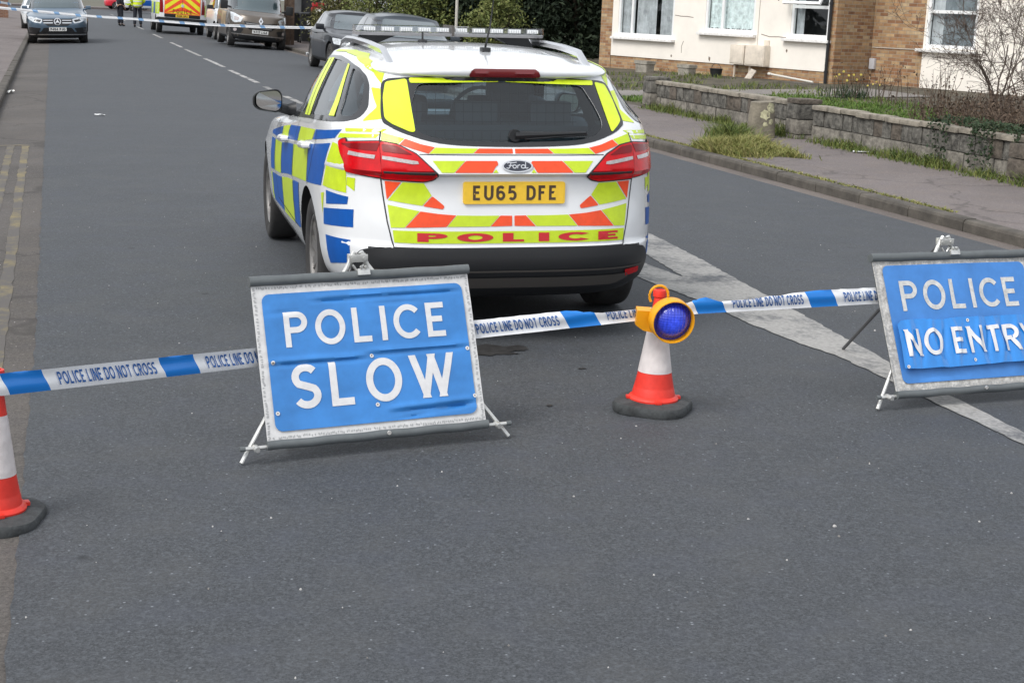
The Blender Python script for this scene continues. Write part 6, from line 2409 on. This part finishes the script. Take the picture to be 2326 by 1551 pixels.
# stump of an old post on the pavement
M_STUMP = mat('weathered_post', (.19, .168, .13), .95, var=.4, vscale=5, bump=.8, bscale=18, bdist=.02)
st = empty('concrete_stump')
mb = MB()
rings = []
for k in range(9):
    z = -.05 + .535 * k / 8
    rr = .178 - .035 * k / 8
    rings.append([Vector(((rr + .006 * noise.noise(Vector((math.cos(t) * 2, math.sin(t) * 2, z * 5)))) * math.cos(t), (rr + .006 * noise.noise(Vector((math.cos(t) * 2, math.sin(t) * 2, z * 5)))) * math.sin(t), z + (.012 * math.cos(t) if k == 8 else 0))) for t in [2 * PI * j / 28 for j in range(28)]])
mb.rings(rings, 0, True)
pb = mb.build('post', M_STUMP, st, angle=50)
bmx = bmesh.new(); bmx.from_mesh(pb.data)
tr = BVHTree.FromBMesh(bmx); bmx.free()
mb = MB()
for ang, z, ra in ((-73, .43, .055), (-101, .315, .06), (-64, .37, .036), (-72, .225, .034), (-100, .19, .03), (-80, .39, .03)):
    ct = R(ang)
    pl = []
    for k in range(14):
        t = 2 * PI * k / 14
        q = ra * rnd.uniform(.8, 1.15)
        a = ct + q * math.cos(t) / .15
        o_ = Vector((math.cos(a), math.sin(a), 0))
        h, n, i, d = tr.ray_cast(Vector((0, 0, z + q * math.sin(t) * 1.1)) + o_ * 2, -o_)
        if h is None:
            h, n = o_ * .145 + Vector((0, 0, .47)), o_
        pl.append(h + n * .003)
    cc = sum(pl, Vector()) / 14
    cc = cc + Vector((cc.x, cc.y, 0)).normalized() * .006
    mb.add([cc] + pl, [(0, 1 + q, 1 + (q + 1) % 14) for q in range(14)], 0)
mb.build('lichen', mat('lichen_patch', (.42, .40, .26), .95, var=.35, vscale=30), st, fix=False)
place(st, 19.3, 9.22)
st.scale = (1.14, 1.14, 1.0)
tag(st, 'round weathered stump with pale lichen spots standing in grass on the pavement', 'stump')


# ------------------------------------------------------------------ garden clutter by the rendered house
M_TROUGH = mat('stone_trough', (.30, .28, .24), .95, var=.35, vscale=9, bump=.6, bscale=30)
for k, (t_, dy, lab) in enumerate(((2.05, -.70, 'pale stone planter in the weeds near the first window, left of three pots'), (3.45, -.58, 'smaller stone planter against the brick plinth, middle of three pots'))):
    g = house_empty('stone_planter')
    mb = MB()
    w, h = (.46, .38) if k == 0 else (.42, .36)
    def rg(s, z, r=.04):
        return [Vector((t_ + x * s, dy + y * s * .7, z)) for x, y in rrect(-w / 2, -w / 2, w / 2, w / 2, r)]
    b0 = .10
    mb.rings([rg(.78, b0), rg(.84, b0 + .05), rg(.92, b0 + h * .75), rg(1.04, b0 + h * .80), rg(1.06, b0 + h), rg(.92, b0 + h), rg(.90, b0 + h - .06)], 0, False)
    mb.build('trough', M_TROUGH, g)
    tag(g, lab, 'planter', 'stone planters by the house')
g = house_empty('black_bucket')
mb = MB()
mb.lathe([(.11, .12), (.15, .40), (.162, .41), (.162, .425), (.15, .425), (.14, .38), (.001, .36)], 20, (4.38, -.50, 0), 'z')
mb.build('bucket', M_PIPE, g)
mb = MB()
mb.tube([(4.38 + .155 * math.cos(R(a)), -.50, .42 + .12 * math.sin(R(a))) for a in range(0, 181, 15)], .006, 5)
mb.build('handle', M_PIPE, g)
tag(g, 'black plastic bucket standing by the brick plinth', 'bucket')
g = house_empty('white_pipe')
mb = MB()
mb.tube([(5.95, -.30, .39), (7.25, -.26, .285)], .024, 10)
mb.tube([(5.90, -.30, .394), (5.99, -.30, .388)], .033, 10)
mb.build('pipe_length', mat('dirty_white_pipe', (.60, .58, .53), .6), g)
tag(g, 'length of white plastic pipe lying along the foot of the rendered house', 'pipe')
g = house_empty('leaning_board')
mb = MB()
mb.box((5.30, -.30, .30), (.20, .03, .36), Matrix.Rotation(R(-30), 3, 'X') @ Matrix.Rotation(R(14), 3, 'Y'), 0, .004)
mb.build('board', mat('pale_board', (.45, .40, .34), .8, var=.3, vscale=12), g)
tag(g, 'small pale board leaning under the meter cabinets', 'board')
g = house_empty('garden_step')
mb = MB()
mb.box((7.2, -.55, .20), (1.0, .5, .14), None, 0, .02)
mb.build('slab', M_KERB, g)
tag(g, 'low concrete slab lying at the foot of the downpipe', 'slab')
# ------------------------------------------------------------------ plants
def leaf_mat(name, cols, rough=.7):
    m = bpy.data.materials.new(name)
    m.use_nodes = True
    t = m.node_tree
    b = t.nodes['Principled BSDF']
    b.inputs['Roughness'].default_value = rough
    b.inputs['Specular IOR Level'].default_value = .3
    g = t.nodes.new('ShaderNodeNewGeometry')
    c = t.nodes.new('ShaderNodeValToRGB')
    while len(c.color_ramp.elements) < len(cols):
        c.color_ramp.elements.new(.5)
    for k, (e, q) in enumerate(zip(c.color_ramp.elements, cols)):
        e.position = k / (len(cols) - 1)
        e.color = (*q, 1)
    t.links.new(g.outputs['Random Per Island'], c.inputs['Fac'])
    t.links.new(c.outputs[0], b.inputs['Base Color'])
    return m


M_LF_DARK = leaf_mat('dark_evergreen_leaf', [(.012, .022, .012), (.022, .036, .020), (.036, .052, .028)])
M_LF_MID = leaf_mat('shrub_leaf', [(.075, .10, .024), (.12, .15, .038), (.19, .20, .065), (.10, .13, .04)])
M_LF_OLIVE = leaf_mat('olive_leaf', [(.07, .075, .026), (.12, .12, .042), (.17, .16, .065)])
M_BARK = mat('bark', (.075, .058, .042), .95, var=.4, vscale=12, bump=.6, bscale=30)
M_GRASS = leaf_mat('grass_blade', [(.06, .095, .02), (.10, .14, .03), (.17, .18, .05), (.05, .085, .025)])
M_GRASS2 = leaf_mat('dry_grass_blade', [(.21, .20, .06), (.15, .18, .04), (.30, .27, .10), (.11, .15, .035), (.34, .28, .13)])
M_DEAD = leaf_mat('dead_stem', [(.055, .036, .026), (.085, .058, .04), (.12, .085, .058), (.042, .03, .024)])
M_IVY = leaf_mat('ivy_leaf', [(.014, .030, .014), (.028, .05, .022), (.045, .065, .03)])


def leaves(mb, pts, size, rnd, up=.0, mi=0):
    for p in pts:
        n = Vector((rnd.gauss(0, 1), rnd.gauss(0, 1), rnd.gauss(0, 1) + up))
        if n.length < .01:
            continue
        n.normalize()
        a = n.orthogonal().normalized()
        a = (Matrix.Rotation(rnd.uniform(0, 6.28), 3, n) @ a)
        b = n.cross(a)
        s = size * rnd.uniform(.55, 1.35)
        p = Vector(p)
        mb.add([p - a * s, p + b * s * .45 + n * s * .12, p + a * s, p - b * s * .45 + n * s * .12], [(0, 1, 2, 3)], mi)


def clumps(rnd, n, rx, ry, z0, z1, cl, per, top=1.0):
    """leaf points gathered in clumps on an uneven, open crown"""
    out = []
    for _ in range(n):
        t = rnd.uniform(0, 2 * PI)
        zz = rnd.random() ** .8
        prof = math.sin(PI * (.12 + .88 * zz) ** .8) ** .6 * (1.0 if zz < .7 else top)
        r = (rnd.random() ** .45) * prof
        c = Vector((rx * r * math.cos(t), ry * r * math.sin(t), z0 + (z1 - z0) * zz))
        k = int(per * rnd.uniform(.5, 1.4))
        sp = cl * rnd.uniform(.6, 1.3)
        for _ in range(k):
            out.append(c + Vector((rnd.gauss(0, sp), rnd.gauss(0, sp), rnd.gauss(0, sp * .7))))
    return out


def limb(mb, p, d, ln, r, depth, rnd, spread=.6, kids=3, bend=.25, minr=.003, tips=None, droop=0):
    pts, rr = [p], [r]
    n = 4
    for i in range(n):
        d = (d + Vector((rnd.gauss(0, bend), rnd.gauss(0, bend), rnd.gauss(0, bend) - droop)) * .5).normalized()
        p = p + d * ln / n
        pts.append(p); rr.append(max(minr, r * (1 - .45 * (i + 1) / n)))
    mb.tube(pts, rr, 5 if r < .02 else 8, 0)
    if tips is not None:
        tips.append(p)
    if depth > 0:
        for k in range(kids):
            j = rnd.randint(1, n)
            nd = (d + Vector((rnd.gauss(0, spread), rnd.gauss(0, spread), rnd.gauss(0, spread) * .8 + .15))).normalized()
            limb(mb, pts[j], nd, ln * rnd.uniform(.5, .8), rr[j] * .7, depth - 1, rnd, spread, kids, bend, minr, tips, droop)


def tree(name, a, l, rx, ry, z0, z1, n, per, size, cl, m, seed, label, cat, group, trunk_r=.12, top=1.0):
    root = empty(name)
    rnd = random.Random(seed)
    mb = MB()
    limb(mb, Vector((0, 0, -.1)), Vector((0, 0, 1)), z1 * .55, trunk_r, 2, rnd, .7, 4, .12, .01)
    mb.build('trunk', M_BARK, root, angle=60)
    mb = MB()
    leaves(mb, clumps(rnd, n, rx, ry, z0, z1, cl, per, top), size, rnd, .5)
    mb.build('crown', m, root, fix=False)
    place(root, a, l)
    tag(root, label, cat, group)
    return root


TG = 'evergreens behind the parked cars'
tree('evergreen_tree', 45.5, 15.3, 2.0, 1.7, .0, 5.6, 520, 60, .10, .30, M_LF_DARK, 1, 'tall dark evergreen whose shade meets the brick pier of the rendered house', 'tree', TG)
tree('evergreen_tree', 46.5, 12.5, 2.1, 1.7, .0, 5.4, 520, 60, .10, .30, M_LF_DARK, 2, 'dark evergreen behind the police car aerial, between shrubs and tall evergreen', 'tree', TG)
tree('evergreen_tree', 51, 17.8, 2.6, 2.2, .0, 6.5, 480, 60, .12, .36, M_LF_DARK, 3, 'dark evergreen filling the gap right behind the other two evergreens', 'tree', TG)
tree('evergreen_tree', 54, 13.5, 2.8, 2.2, .0, 6.2, 480, 60, .12, .36, M_LF_DARK, 4, 'rearmost dark evergreen rising behind the pale sign post', 'tree', TG)
SG = 'shrubs along the right pavement'
tree('garden_shrub', 45.5, 10.5, 1.0, 1.1, .0, 2.5, 170, 40, .055, .17, M_LF_MID, 5, 'leafy yellow green shrub just right of the pale sign post', 'shrub', SG, .05)
tree('garden_shrub', 47.5, 9.5, 1.05, 1.1, .0, 2.9, 170, 40, .055, .17, M_LF_MID, 6, 'leafy green shrub above the slate grey car, left of the sign post', 'shrub', SG, .05)
tree('garden_shrub', 50.5, 8.9, 1.0, 1.1, .0, 2.8, 150, 36, .06, .18, M_LF_OLIVE, 7, 'olive brown shrub above the black saloon, next to the stacked planks', 'shrub', SG, .05)
tree('garden_shrub', 43.5, 12.2, .9, .9, .0, 1.9, 120, 38, .055, .15, M_LF_MID, 8, 'low shrub at the foot of the dark evergreens', 'shrub', SG, .05)
# trees and roofs across the road to the left: they stand outside the frame and show in the car's windows
rnd = random.Random(21)
mb = MB()
for k in range(16):
    a0, l0 = 14 + 7.2 * k + rnd.uniform(-2, 2), -15 + rnd.uniform(-3, 3)
    h = rnd.uniform(4.0, 8.5)
    base = W(a0, l0)
    leaves(mb, [base + p for p in clumps(rnd, 60, rnd.uniform(2, 3.4), 2.6, .3, h, .6, 26)], .34, rnd, .4)
tag(mb.build('treeline', M_LF_DARK, fix=False), 'line of trees standing beyond the left pavement', 'trees', None, 'stuff')

# bare bush in the right-hand garden
bush = empty('bare_bush')
rnd = random.Random(41)
mb = MB()
tips = []
for k in range(9):
    t = rnd.uniform(0, 6.28)
    d = Vector((.55 * math.cos(t), .35 * math.sin(t), 1)).normalized()
    limb(mb, Vector((.28 * math.cos(t), .2 * math.sin(t), -.05)), d, rnd.uniform(1.0, 1.5), rnd.uniform(.013, .022), 5, rnd, .6, 3, .32, .0026, tips)
mb.build('branches', mat('bush_bark', (.085, .062, .05), .9, var=.3, vscale=20), bush, angle=60)
mb = MB()
leaves(mb, [p + Vector((rnd.gauss(0, .02), rnd.gauss(0, .02), rnd.gauss(0, .02))) for p in tips if rnd.random() < .35], .014, rnd)
mb.build('buds', M_DEAD, bush, fix=False)
place(bush, 22.9, 15.5)
tag(bush, 'leafless twiggy bush in front of the white bay wall', 'bush')
bush = empty('bare_bush')
mb = MB()
tips = []
for k in range(6):
    t = rnd.uniform(0, 6.28)
    d = Vector((.5 * math.cos(t), .35 * math.sin(t), 1)).normalized()
    limb(mb, Vector((.2 * math.cos(t), .15 * math.sin(t), -.05)), d, rnd.uniform(.6, .9), .012, 3, rnd, .55, 3, .3, .0035, tips)
mb.build('branches', MATS['bush_bark'], bush, angle=60)
place(bush, 20.2, 14.0)
tag(bush, 'lower leafless bush at the right frame edge among the brown brambles', 'bush')

# brown brambles and dead stems around it
def stems(name, spots, hmin, hmax, n, m, label, cat, seed, spread=.25, kind=None, leafy=.0):
    rnd = random.Random(seed)
    mb = MB()
    for a, l in spots:
        for _ in range(n):
            p = W(a + rnd.gauss(0, spread), l + rnd.gauss(0, spread))
            h = rnd.uniform(hmin, hmax)
            tip = p + Vector((rnd.gauss(0, h * .28), rnd.gauss(0, h * .28), h))
            md = p.lerp(tip, .5) + Vector((rnd.gauss(0, .04), rnd.gauss(0, .04), .03))
            mb.tube([p, md, tip], [.006, .005, .002], 4, 0)
            if leafy:
                leaves(mb, [md.lerp(tip, rnd.random()) + Vector((rnd.gauss(0, .03), rnd.gauss(0, .03), rnd.gauss(0, .03))) for _ in range(int(leafy))], .026, rnd)
    o = mb.build(name, m, fix=False)
    return tag(o, label, cat, None, kind)


stems('bramble_thicket', [(20.9 - .55 * k, 13.3 + .15 * (k % 3)) for k in range(7)] + [(19.6 - .5 * k, 12.2 + .2 * (k % 2)) for k in range(6)] + [(17.4 - .4 * k, 11.2) for k in range(4)], .25, .6, 46, M_DEAD, 'brown dead brambles behind the near end of the block wall', 'brambles', 5, .30, 'stuff', 5)
stems('dead_stalks', [(24.3, 14.1), (23.8, 14.5), (23.2, 14.3)], .5, 1.0, 9, M_DEAD, 'tall rusty dead stalks in front of the white bay wall', 'dead plants', 6, .14, 'stuff', 5)
stems('dead_stalks', [(26.4, 14.4), (26.1, 14.9)], .35, .75, 8, M_DEAD, 'dead stalks beside the daffodils against the brick wall', 'dead plants', 7, .16, 'stuff', 4)


def grass(name, fn, n, h0, h1, m, label, cat='grass', seed=1, lean=.35, wd=.006):
    rnd = random.Random(seed)
    mb = MB()
    for _ in range(n):
        q = fn(rnd)
        if q is None:
            continue
        a, l, hs = q
        p = W(a, l)
        h = rnd.uniform(h0, h1) * hs
        t = rnd.uniform(0, 6.28)
        sd = Vector((math.cos(t), math.sin(t), 0)) * wd * rnd.uniform(.6, 1.3)
        d = Vector((rnd.gauss(0, lean), rnd.gauss(0, lean), 1)) * h
        mid = p + d * .55
        tip = p + d * .95 + Vector((d.x, d.y, -h * .1)) * .6
        mb.add([p - sd, p + sd, mid + sd * .7, tip, mid - sd * .7], [(0, 1, 2, 4), (4, 2, 3)], 0)
    o = mb.build(name, m, fix=False)
    return tag(o, label, cat, None, 'stuff')


def along_wall(a0, a1):
    def f(r):
        a = r.uniform(a0, a1)
        d = abs(r.gauss(0, .11))
        cl = max(0, .5 + .9 * noise.noise(Vector((a * 1.5, 3, 1))))
        if r.random() > cl * 1.3:
            return None
        return a, LW - .02 - d, (1 - min(.8, d * 2.4)) * (.45 + cl)
    return f


grass('wall_foot_grass', along_wall(9.5, 18.6), 6500, .05, .19, M_GRASS, 'uneven grass growing along the foot of the near block wall', seed=3)
grass('wall_foot_grass', along_wall(19.0, 24.8), 2200, .06, .20, M_GRASS, 'tufts of grass along the foot of the far block wall', seed=4)


def stump_grass(r):
    # a wedge of long grass between the stump and the kerb
    P4 = [(17.85, 7.66), (18.85, 8.75), (16.55, 8.5), (16.95, 7.66)]
    u, v = r.random(), r.random()
    a = (P4[0][0] * (1 - u) + P4[3][0] * u) * (1 - v) + (P4[1][0] * (1 - u) + P4[2][0] * u) * v + r.gauss(0, .12)
    l = (P4[0][1] * (1 - u) + P4[3][1] * u) * (1 - v) + (P4[1][1] * (1 - u) + P4[2][1] * u) * v + r.gauss(0, .07)
    if l < 7.655 or noise.noise(Vector((a * 1.5, l * 2, 9))) < -.25 - .5 * min(u, 1 - u):
        return None
    k = math.sin(PI * min(1, max(0, .08 + .84 * u))) * (.75 if v > .75 else 1)
    return a, l, .35 + .75 * k * (.7 + .6 * noise.noise(Vector((a * 3, l * 3, 2)))) * (1.45 if u < .55 else 1)


grass('stump_grass', stump_grass, 12000, .05, .19, M_GRASS2, 'patch of long yellowing grass in front of the stump', seed=5, lean=.5)
grass('stump_weeds', lambda r: (18.95 + r.gauss(0, .2), 8.62 + r.gauss(0, .12), 1), 1300, .10, .28, M_GRASS, 'taller dark green weeds at the stump foot', seed=6)
grass('lawn', lambda r: (lambda a, l: (a, l, .6 + .5 * noise.noise(Vector((a, l, 0)))) if l < 15.0 - .12 * (a - 18) or r.random() < .3 else None)(r.uniform(17.2, 27.5), 9.95 + 5.0 * r.random()), 26000, .05, .13, leaf_mat('lawn_blade', [(.06, .125, .018), (.09, .165, .028), (.13, .18, .04), (.05, .10, .02)]), 'patchy green lawn behind the low block wall', seed=7, wd=.009)
grass('far_garden_weeds', lambda r: (lambda a, l: (a, l, .8) if noise.noise(Vector((a * .9, l * .9, 4))) > .02 else None)(r.uniform(25, 37), 9.9 + 5.2 * r.random()), 6000, .05, .17, M_GRASS, 'weeds and rough grass in front of the rendered house', seed=8, wd=.010)
grass('kerb_moss', lambda r: (r.uniform(12, 21), 7.655 + abs(r.gauss(0, .035)), .6 + .5 * noise.noise(Vector((r.random() * 9, 0, 0)))), 2600, .015, .05, M_GRASS2, 'moss and short grass in the joint behind the kerb', seed=9, lean=.8)

# ivy over the end of the wall
rnd = random.Random(13)
mb = MB()
pts = []
for _ in range(2600):
    a = 15.9 - 2.6 * rnd.random() ** .8
    k = noise.noise(Vector((a * 2.2, 1, 5)))
    z = .60 - .50 * rnd.random() ** (1.6 + 1.2 * k)
    if rnd.random() < .45:
        z = .56 + rnd.random() * .08
        l = 9.70 + rnd.random() * .5
    else:
        if k < -.05:
            continue
        l = 9.715 - rnd.random() * .05
    p = W(a, l, z)
    pts.append(p)
leaves(mb, pts, .026, rnd, .6)
tag(mb.build('ivy', M_IVY, fix=False), 'dark ivy hanging over the near end of the block wall', 'ivy', None, 'stuff')

# daffodils
M_PETAL = mat('daffodil_yellow', srgb(250, 236, 130), .6)
rnd = random.Random(17)
clump = empty('daffodil_clump')
mb = MB(); pb = MB()
for k in range(120):
    p = Vector((rnd.gauss(0, .22), rnd.gauss(0, .16), -.02))
    h = rnd.uniform(.18, .36)
    d = Vector((rnd.gauss(0, .22), rnd.gauss(0, .22), 1)) * h
    s = Vector((rnd.uniform(-1, 1), rnd.uniform(-1, 1), 0)).normalized() * .008
    mb.add([p - s, p + s, p + d * .6 + s * .8, p + d, p + d * .6 - s * .8], [(0, 1, 2, 4), (4, 2, 3)], 0)
mb.build('leaves', M_IVY, clump, fix=False)
for x, z in ((-.30, .40), (-.22, .44), (-.14, .50), (-.04, .43), (.03, .45), (.10, .36), (.16, .46), (-.08, .34)):
    y = rnd.uniform(-.12, .12)
    st = MB()
    st.tube([(x, y, 0), (x * 1.02, y, z)], .004, 4, 0)
    for q in range(6):
        a = q * PI / 3
        st.add([(x, y - .01, z), (x + .018 * math.cos(a - .35), y - .02, z + .018 * math.sin(a - .35)), (x + .027 * math.cos(a), y - .012, z + .027 * math.sin(a)), (x + .018 * math.cos(a + .35), y - .02, z + .018 * math.sin(a + .35))], [(0, 1, 2, 3)], 1)
    st.lathe([(.009, 0), (.012, -.025)], 8, (x, y - .01, z), 'y', 1, cap=False)
    st.build('flower', [M_IVY, M_PETAL], clump)
place(clump, 26.7, 14.55, 20)
tag(clump, 'clump of yellow daffodils in front of the brick corner', 'flowers')
one = copy_tree(clump)
for ch in list(one.children)[4:]:
    bpy.data.objects.remove(ch)
place(one, 25.5, 14.5, 60)
one.scale = (.8, .8, .75)
tag(one, 'smaller group of daffodils to the right of the main clump, near brick wall', 'flowers')
# ------------------------------------------------------------------ things along the pavement behind the parked cars
M_POST = mat('galvanised_post', (.50, .48, .43), .55, var=.18, vscale=8)
g = empty('sign_post')
mb = MB()
mb.tube([(0, 0, -.2), (0, 0, 3.4)], .038, 14)
mb.build('pole', M_POST, g, angle=60)
mb = MB()
mb.box((0, -.05, 2.40), (.62, .02, .80), None, 0, .006)
mb.build('sign_plate', mat('sign_back_grey', (.55, .57, .58), .5), g)
mb = MB()
for z in (2.15, 2.65):
    mb.box((0, -.03, z), (.14, .05, .035))
mb.build('clip', M_STEEL, g)
place(g, 40.0, 10.15, 0)
tag(g, 'pale sign post with the lower edge of its plate showing above the light bar', 'sign post')

M_TARP = mat('grey_tarpaulin', (.16, .165, .17), .35, var=.25, vscale=3)
M_SHED = mat('black_boarding', (.022, .022, .026), .6, var=.3, vscale=5)
M_TIMBER = mat('grey_brown_timber', (.17, .135, .105), .9, var=.35, vscale=8)
M_FENCE = mat('brown_fence', (.105, .07, .05), .9, var=.35, vscale=6)
g = empty('fence_panel')
mb = MB()
for k in range(2):
    mb.box((0, .13 * k, .95), (.025, .122, 1.9), None, 0)
mb.build('boards', M_FENCE, g)
mb = MB()
mb.box((-.02, -.11, 1.0), (.10, .09, 2.1))
mb.build('post', M_FENCE, g)
place(g, 54.3, 7.82, 90)
tag(g, 'narrow brown wooden fence panel standing right of the dusty van', 'fence')
g = empty('tarpaulin_shed')
mb = MB()
mb.box((.64, .6, 1.1), (.72, .9, 2.3))
mb.build('boarding', M_SHED, g)
mb = MB()
n = 26
vs = []
for j in range(n + 1):
    for i in range(n + 1):
        x, z = -.22 + .58 * i / n, .10 + 2.2 * j / n
        y = .05 + .05 * noise.noise(Vector((x * 2.2 + z * .9, z * .8, 3))) + .035 * math.sin((x * 1.3 + z * .7) * 9) * (1 - j / n * .5)
        vs.append((x - .10, y, z))
mb.add(vs, [(j * (n + 1) + i, j * (n + 1) + i + 1, (j + 1) * (n + 1) + i + 1, (j + 1) * (n + 1) + i) for j in range(n) for i in range(n)], 0, True)
mb.add([(x, y + .03, z) for x, y, z in vs], [(j * (n + 1) + i, (j + 1) * (n + 1) + i, (j + 1) * (n + 1) + i + 1, j * (n + 1) + i + 1) for j in range(n) for i in range(n)], 0, True)
mb.build('tarpaulin', M_TARP, g, angle=180, fix=False)
place(g, 58.3, 8.6, 0)
tag(g, 'shed of black boards with a creased grey tarpaulin hung over its left side', 'shed')
for k, (a, l, lab) in enumerate(((57.2, 8.42, 'black wheelie bin standing nearest the fence panel'), (56.3, 8.80, 'black wheelie bin with a white label, right of the other bin'))):
    b = empty('wheelie_bin')
    mb = MB()
    q = lambda s, z: [Vector((x * s, y * s, z)) for x, y in rrect(-.29, -.36, .29, .36, .05)]
    mb.rings([q(.80, .06), q(.86, .3), q(.98, .98), q(1.04, 1.0), q(1.04, 1.03)], 0, False)
    mb.build('bin_body', M_BLACKPL, b)
    mb = MB()
    mb.rings([q(1.06, 1.032), q(1.05, 1.06), q(.9, 1.09)], 0, False)
    mb.tube([(-.22, .40, 1.02), (.22, .40, 1.02)], .018, 8)
    mb.build('lid', M_BLACKPL, b)
    for s in (-1, 1):
        mb = MB()
        mb.lathe([(.10, -.03), (.10, .03)], 18, (s * .25, .27, .10), 'x')
        mb.build('wheel', M_RUBBER, b)
    if k == 1:
        mb = MB()
        mb.box((-.02, -.345, .74), (.10, .012, .14), Matrix.Rotation(R(-4), 3, 'X'))
        mb.box((-.02, -.358, 1.02), (.06, .01, .05))
        mb.build('label', M_PLATEW, b)
    place(b, a, l, 4 if k else -6)
    tag(b, lab, 'wheelie bin', 'wheelie bins by the shed')
g = empty('chimney_stack')
mb = MB()
mb.box((0, 0, .55), (.42, .36, 1.1), None, 0, .01)
mb.build('brick_stack', M_TIMBER, g)
mb = MB()
mb.box((0, -.02, 1.18), (.46, .4, .16), None, 0, .02)
mb.box((0, -.02, 1.36), (.40, .36, .14), None, 0, .03)
mb.build('red_box', mat('red_plastic', srgb(170, 30, 36), .5), g)
mb = MB()
mb.box((0, -.23, 1.16), (.34, .02, .12))
mb.build('white_panel', M_PLATEW, g)
g.name = 'crate_stack'
place(g, 56.9, 9.25, 0)
tag(g, 'red and white box on a stack of pale timber beside the shed', 'crates')
g = empty('plank_pile')
rnd = random.Random(31)
for k in range(13):
    mb = MB()
    mb.box((rnd.uniform(-.1, .1), .09 * k * .3, .35 + .16 * k), (1.1, .05, .09), Matrix.Rotation(R(-22 + rnd.uniform(-5, 5)), 3, 'Y'), 0)
    mb.build('plank', M_TIMBER, g)
mb = MB()
for x in (-.45, .45):
    mb = MB()
    mb.box((x, .45, 1.2), (.09, .09, 2.5))
    mb.build('rack_post', M_FENCE, g)
place(g, 58.5, 10.25, 0)
tag(g, 'rack of grey planks lying at a slant, between shed and olive shrub', 'planks')
# litter
M_PAPER = mat('white_paper', (.72, .73, .74), .7)


def litter(name, a, l, w, h, yaw, label, m=None, hump=.02):
    mb = MB()
    n = 4
    rnd = random.Random(int(a * 100))
    vs = [(w * (i / n - .5), h * (j / n - .5), .006 + hump * rnd.random()) for j in range(n + 1) for i in range(n + 1)]
    mb.add(vs, [(j * (n + 1) + i, j * (n + 1) + i + 1, (j + 1) * (n + 1) + i + 1, (j + 1) * (n + 1) + i) for j in range(n) for i in range(n)], 0)
    mb.add([(x, y, z - .004) for x, y, z in vs], [(j * (n + 1) + i, (j + 1) * (n + 1) + i, (j + 1) * (n + 1) + i + 1, j * (n + 1) + i + 1) for j in range(n) for i in range(n)], 0)
    o = mb.build(name, m or M_PAPER, fix=False)
    place(o, a, l, yaw)
    tag(o, label, 'litter')


litter('litter', 22.2, .60, .14, .05, 10, 'small white scrap lying on the open asphalt of the left lane')
litter('litter', 17.2, 9.60, .20, .12, 30, 'crumpled white wrapper at the foot of the block wall')
litter('litter', 46.6, 7.40, .32, .3, 0, 'white litter against the kerb behind the black saloon', None, .14)
litter('litter', 27.3, -.70, .10, .12, 20, 'crushed pale can in the left gutter', M_STEEL, .06)
# loose grit on the road
rnd = random.Random(77)
mb = MB()
for _ in range(420):
    a = 3.2 + 16 * rnd.random() ** 1.7
    l = -.6 + 7.9 * rnd.random()
    p = W(a, l)
    s = rnd.uniform(.002, .005) * (1.6 if rnd.random() < .06 else 1)
    q = [Vector((math.cos(t), math.sin(t), 0)) * s * rnd.uniform(.6, 1.2) for t in [2 * PI * k / 5 for k in range(5)]]
    mb.add([p + v for v in q] + [p + v * .55 + Vector((0, 0, s * .8)) for v in q], [(k, (k + 1) % 5, 5 + (k + 1) % 5, 5 + k) for k in range(5)] + [(5, 6, 7, 8, 9)], 0 if rnd.random() < .6 else 1)
tag(mb.build('grit', [mat('pale_grit', (.42, .41, .40), .9), mat('grey_grit', (.2, .19, .18), .9)]), 'pale grit scattered over the asphalt', 'grit', None, 'stuff')

# left side, far: brick garden pier, white car behind the SUV, far pole holding the tape
M_BRL = brick_mat('pier_brick', 'x', [(.20, .09, .06), (.26, .13, .08), (.17, .08, .055)])
g = empty('brick_pier')
mb = MB()
mb.box((0, 0, .7), (1.6, .45, 1.5))
mb.build('brickwork', M_BRL, g)
mb = MB()
mb.box((0, 0, 1.49), (1.7, .55, .07), None, 0, .01)
mb.build('cap_stone', M_KERB, g)
place(g, 84, -2.95, 0)
tag(g, 'red brick garden pier at the far left beyond the loose tape', 'garden wall')
root, sh, roof = simple_vehicle('white_saloon', M_WCAR, dict(hw=.88, rear=-.9, nose=3.4, zb=.97, zh=.84, zr=1.48, wsb=2.45, wst=1.5, tail=-.4, clear=.2), (0, 2.6), .31, .2, .28)
patch(sh.front(.006), [[(-.66, .99), (.66, .99), (.52, 1.33), (-.52, 1.33)]], .08, 'windscreen', MATS['windscreen_glass'], root)
side_glass(root, sh, [[(1.9, 1.0), (1.5, 1.28), (.8, 1.34), (.75, 1.0)], [(.65, 1.0), (.7, 1.34), (-.1, 1.28), (-.4, 1.03)]])
for s in (-1, 1):
    patch(sh.front(.008), [round_poly([(s * .48, .74), (s * .58, .64), (s * .80, .68), (s * .82, .82)], .02)], .05, 'headlamp', MATS['headlamp_glass'], root)
place(root, 68, -.36, 180)
tag(root, 'white car parked tight behind the blue grey SUV, only its edge showing', 'car')
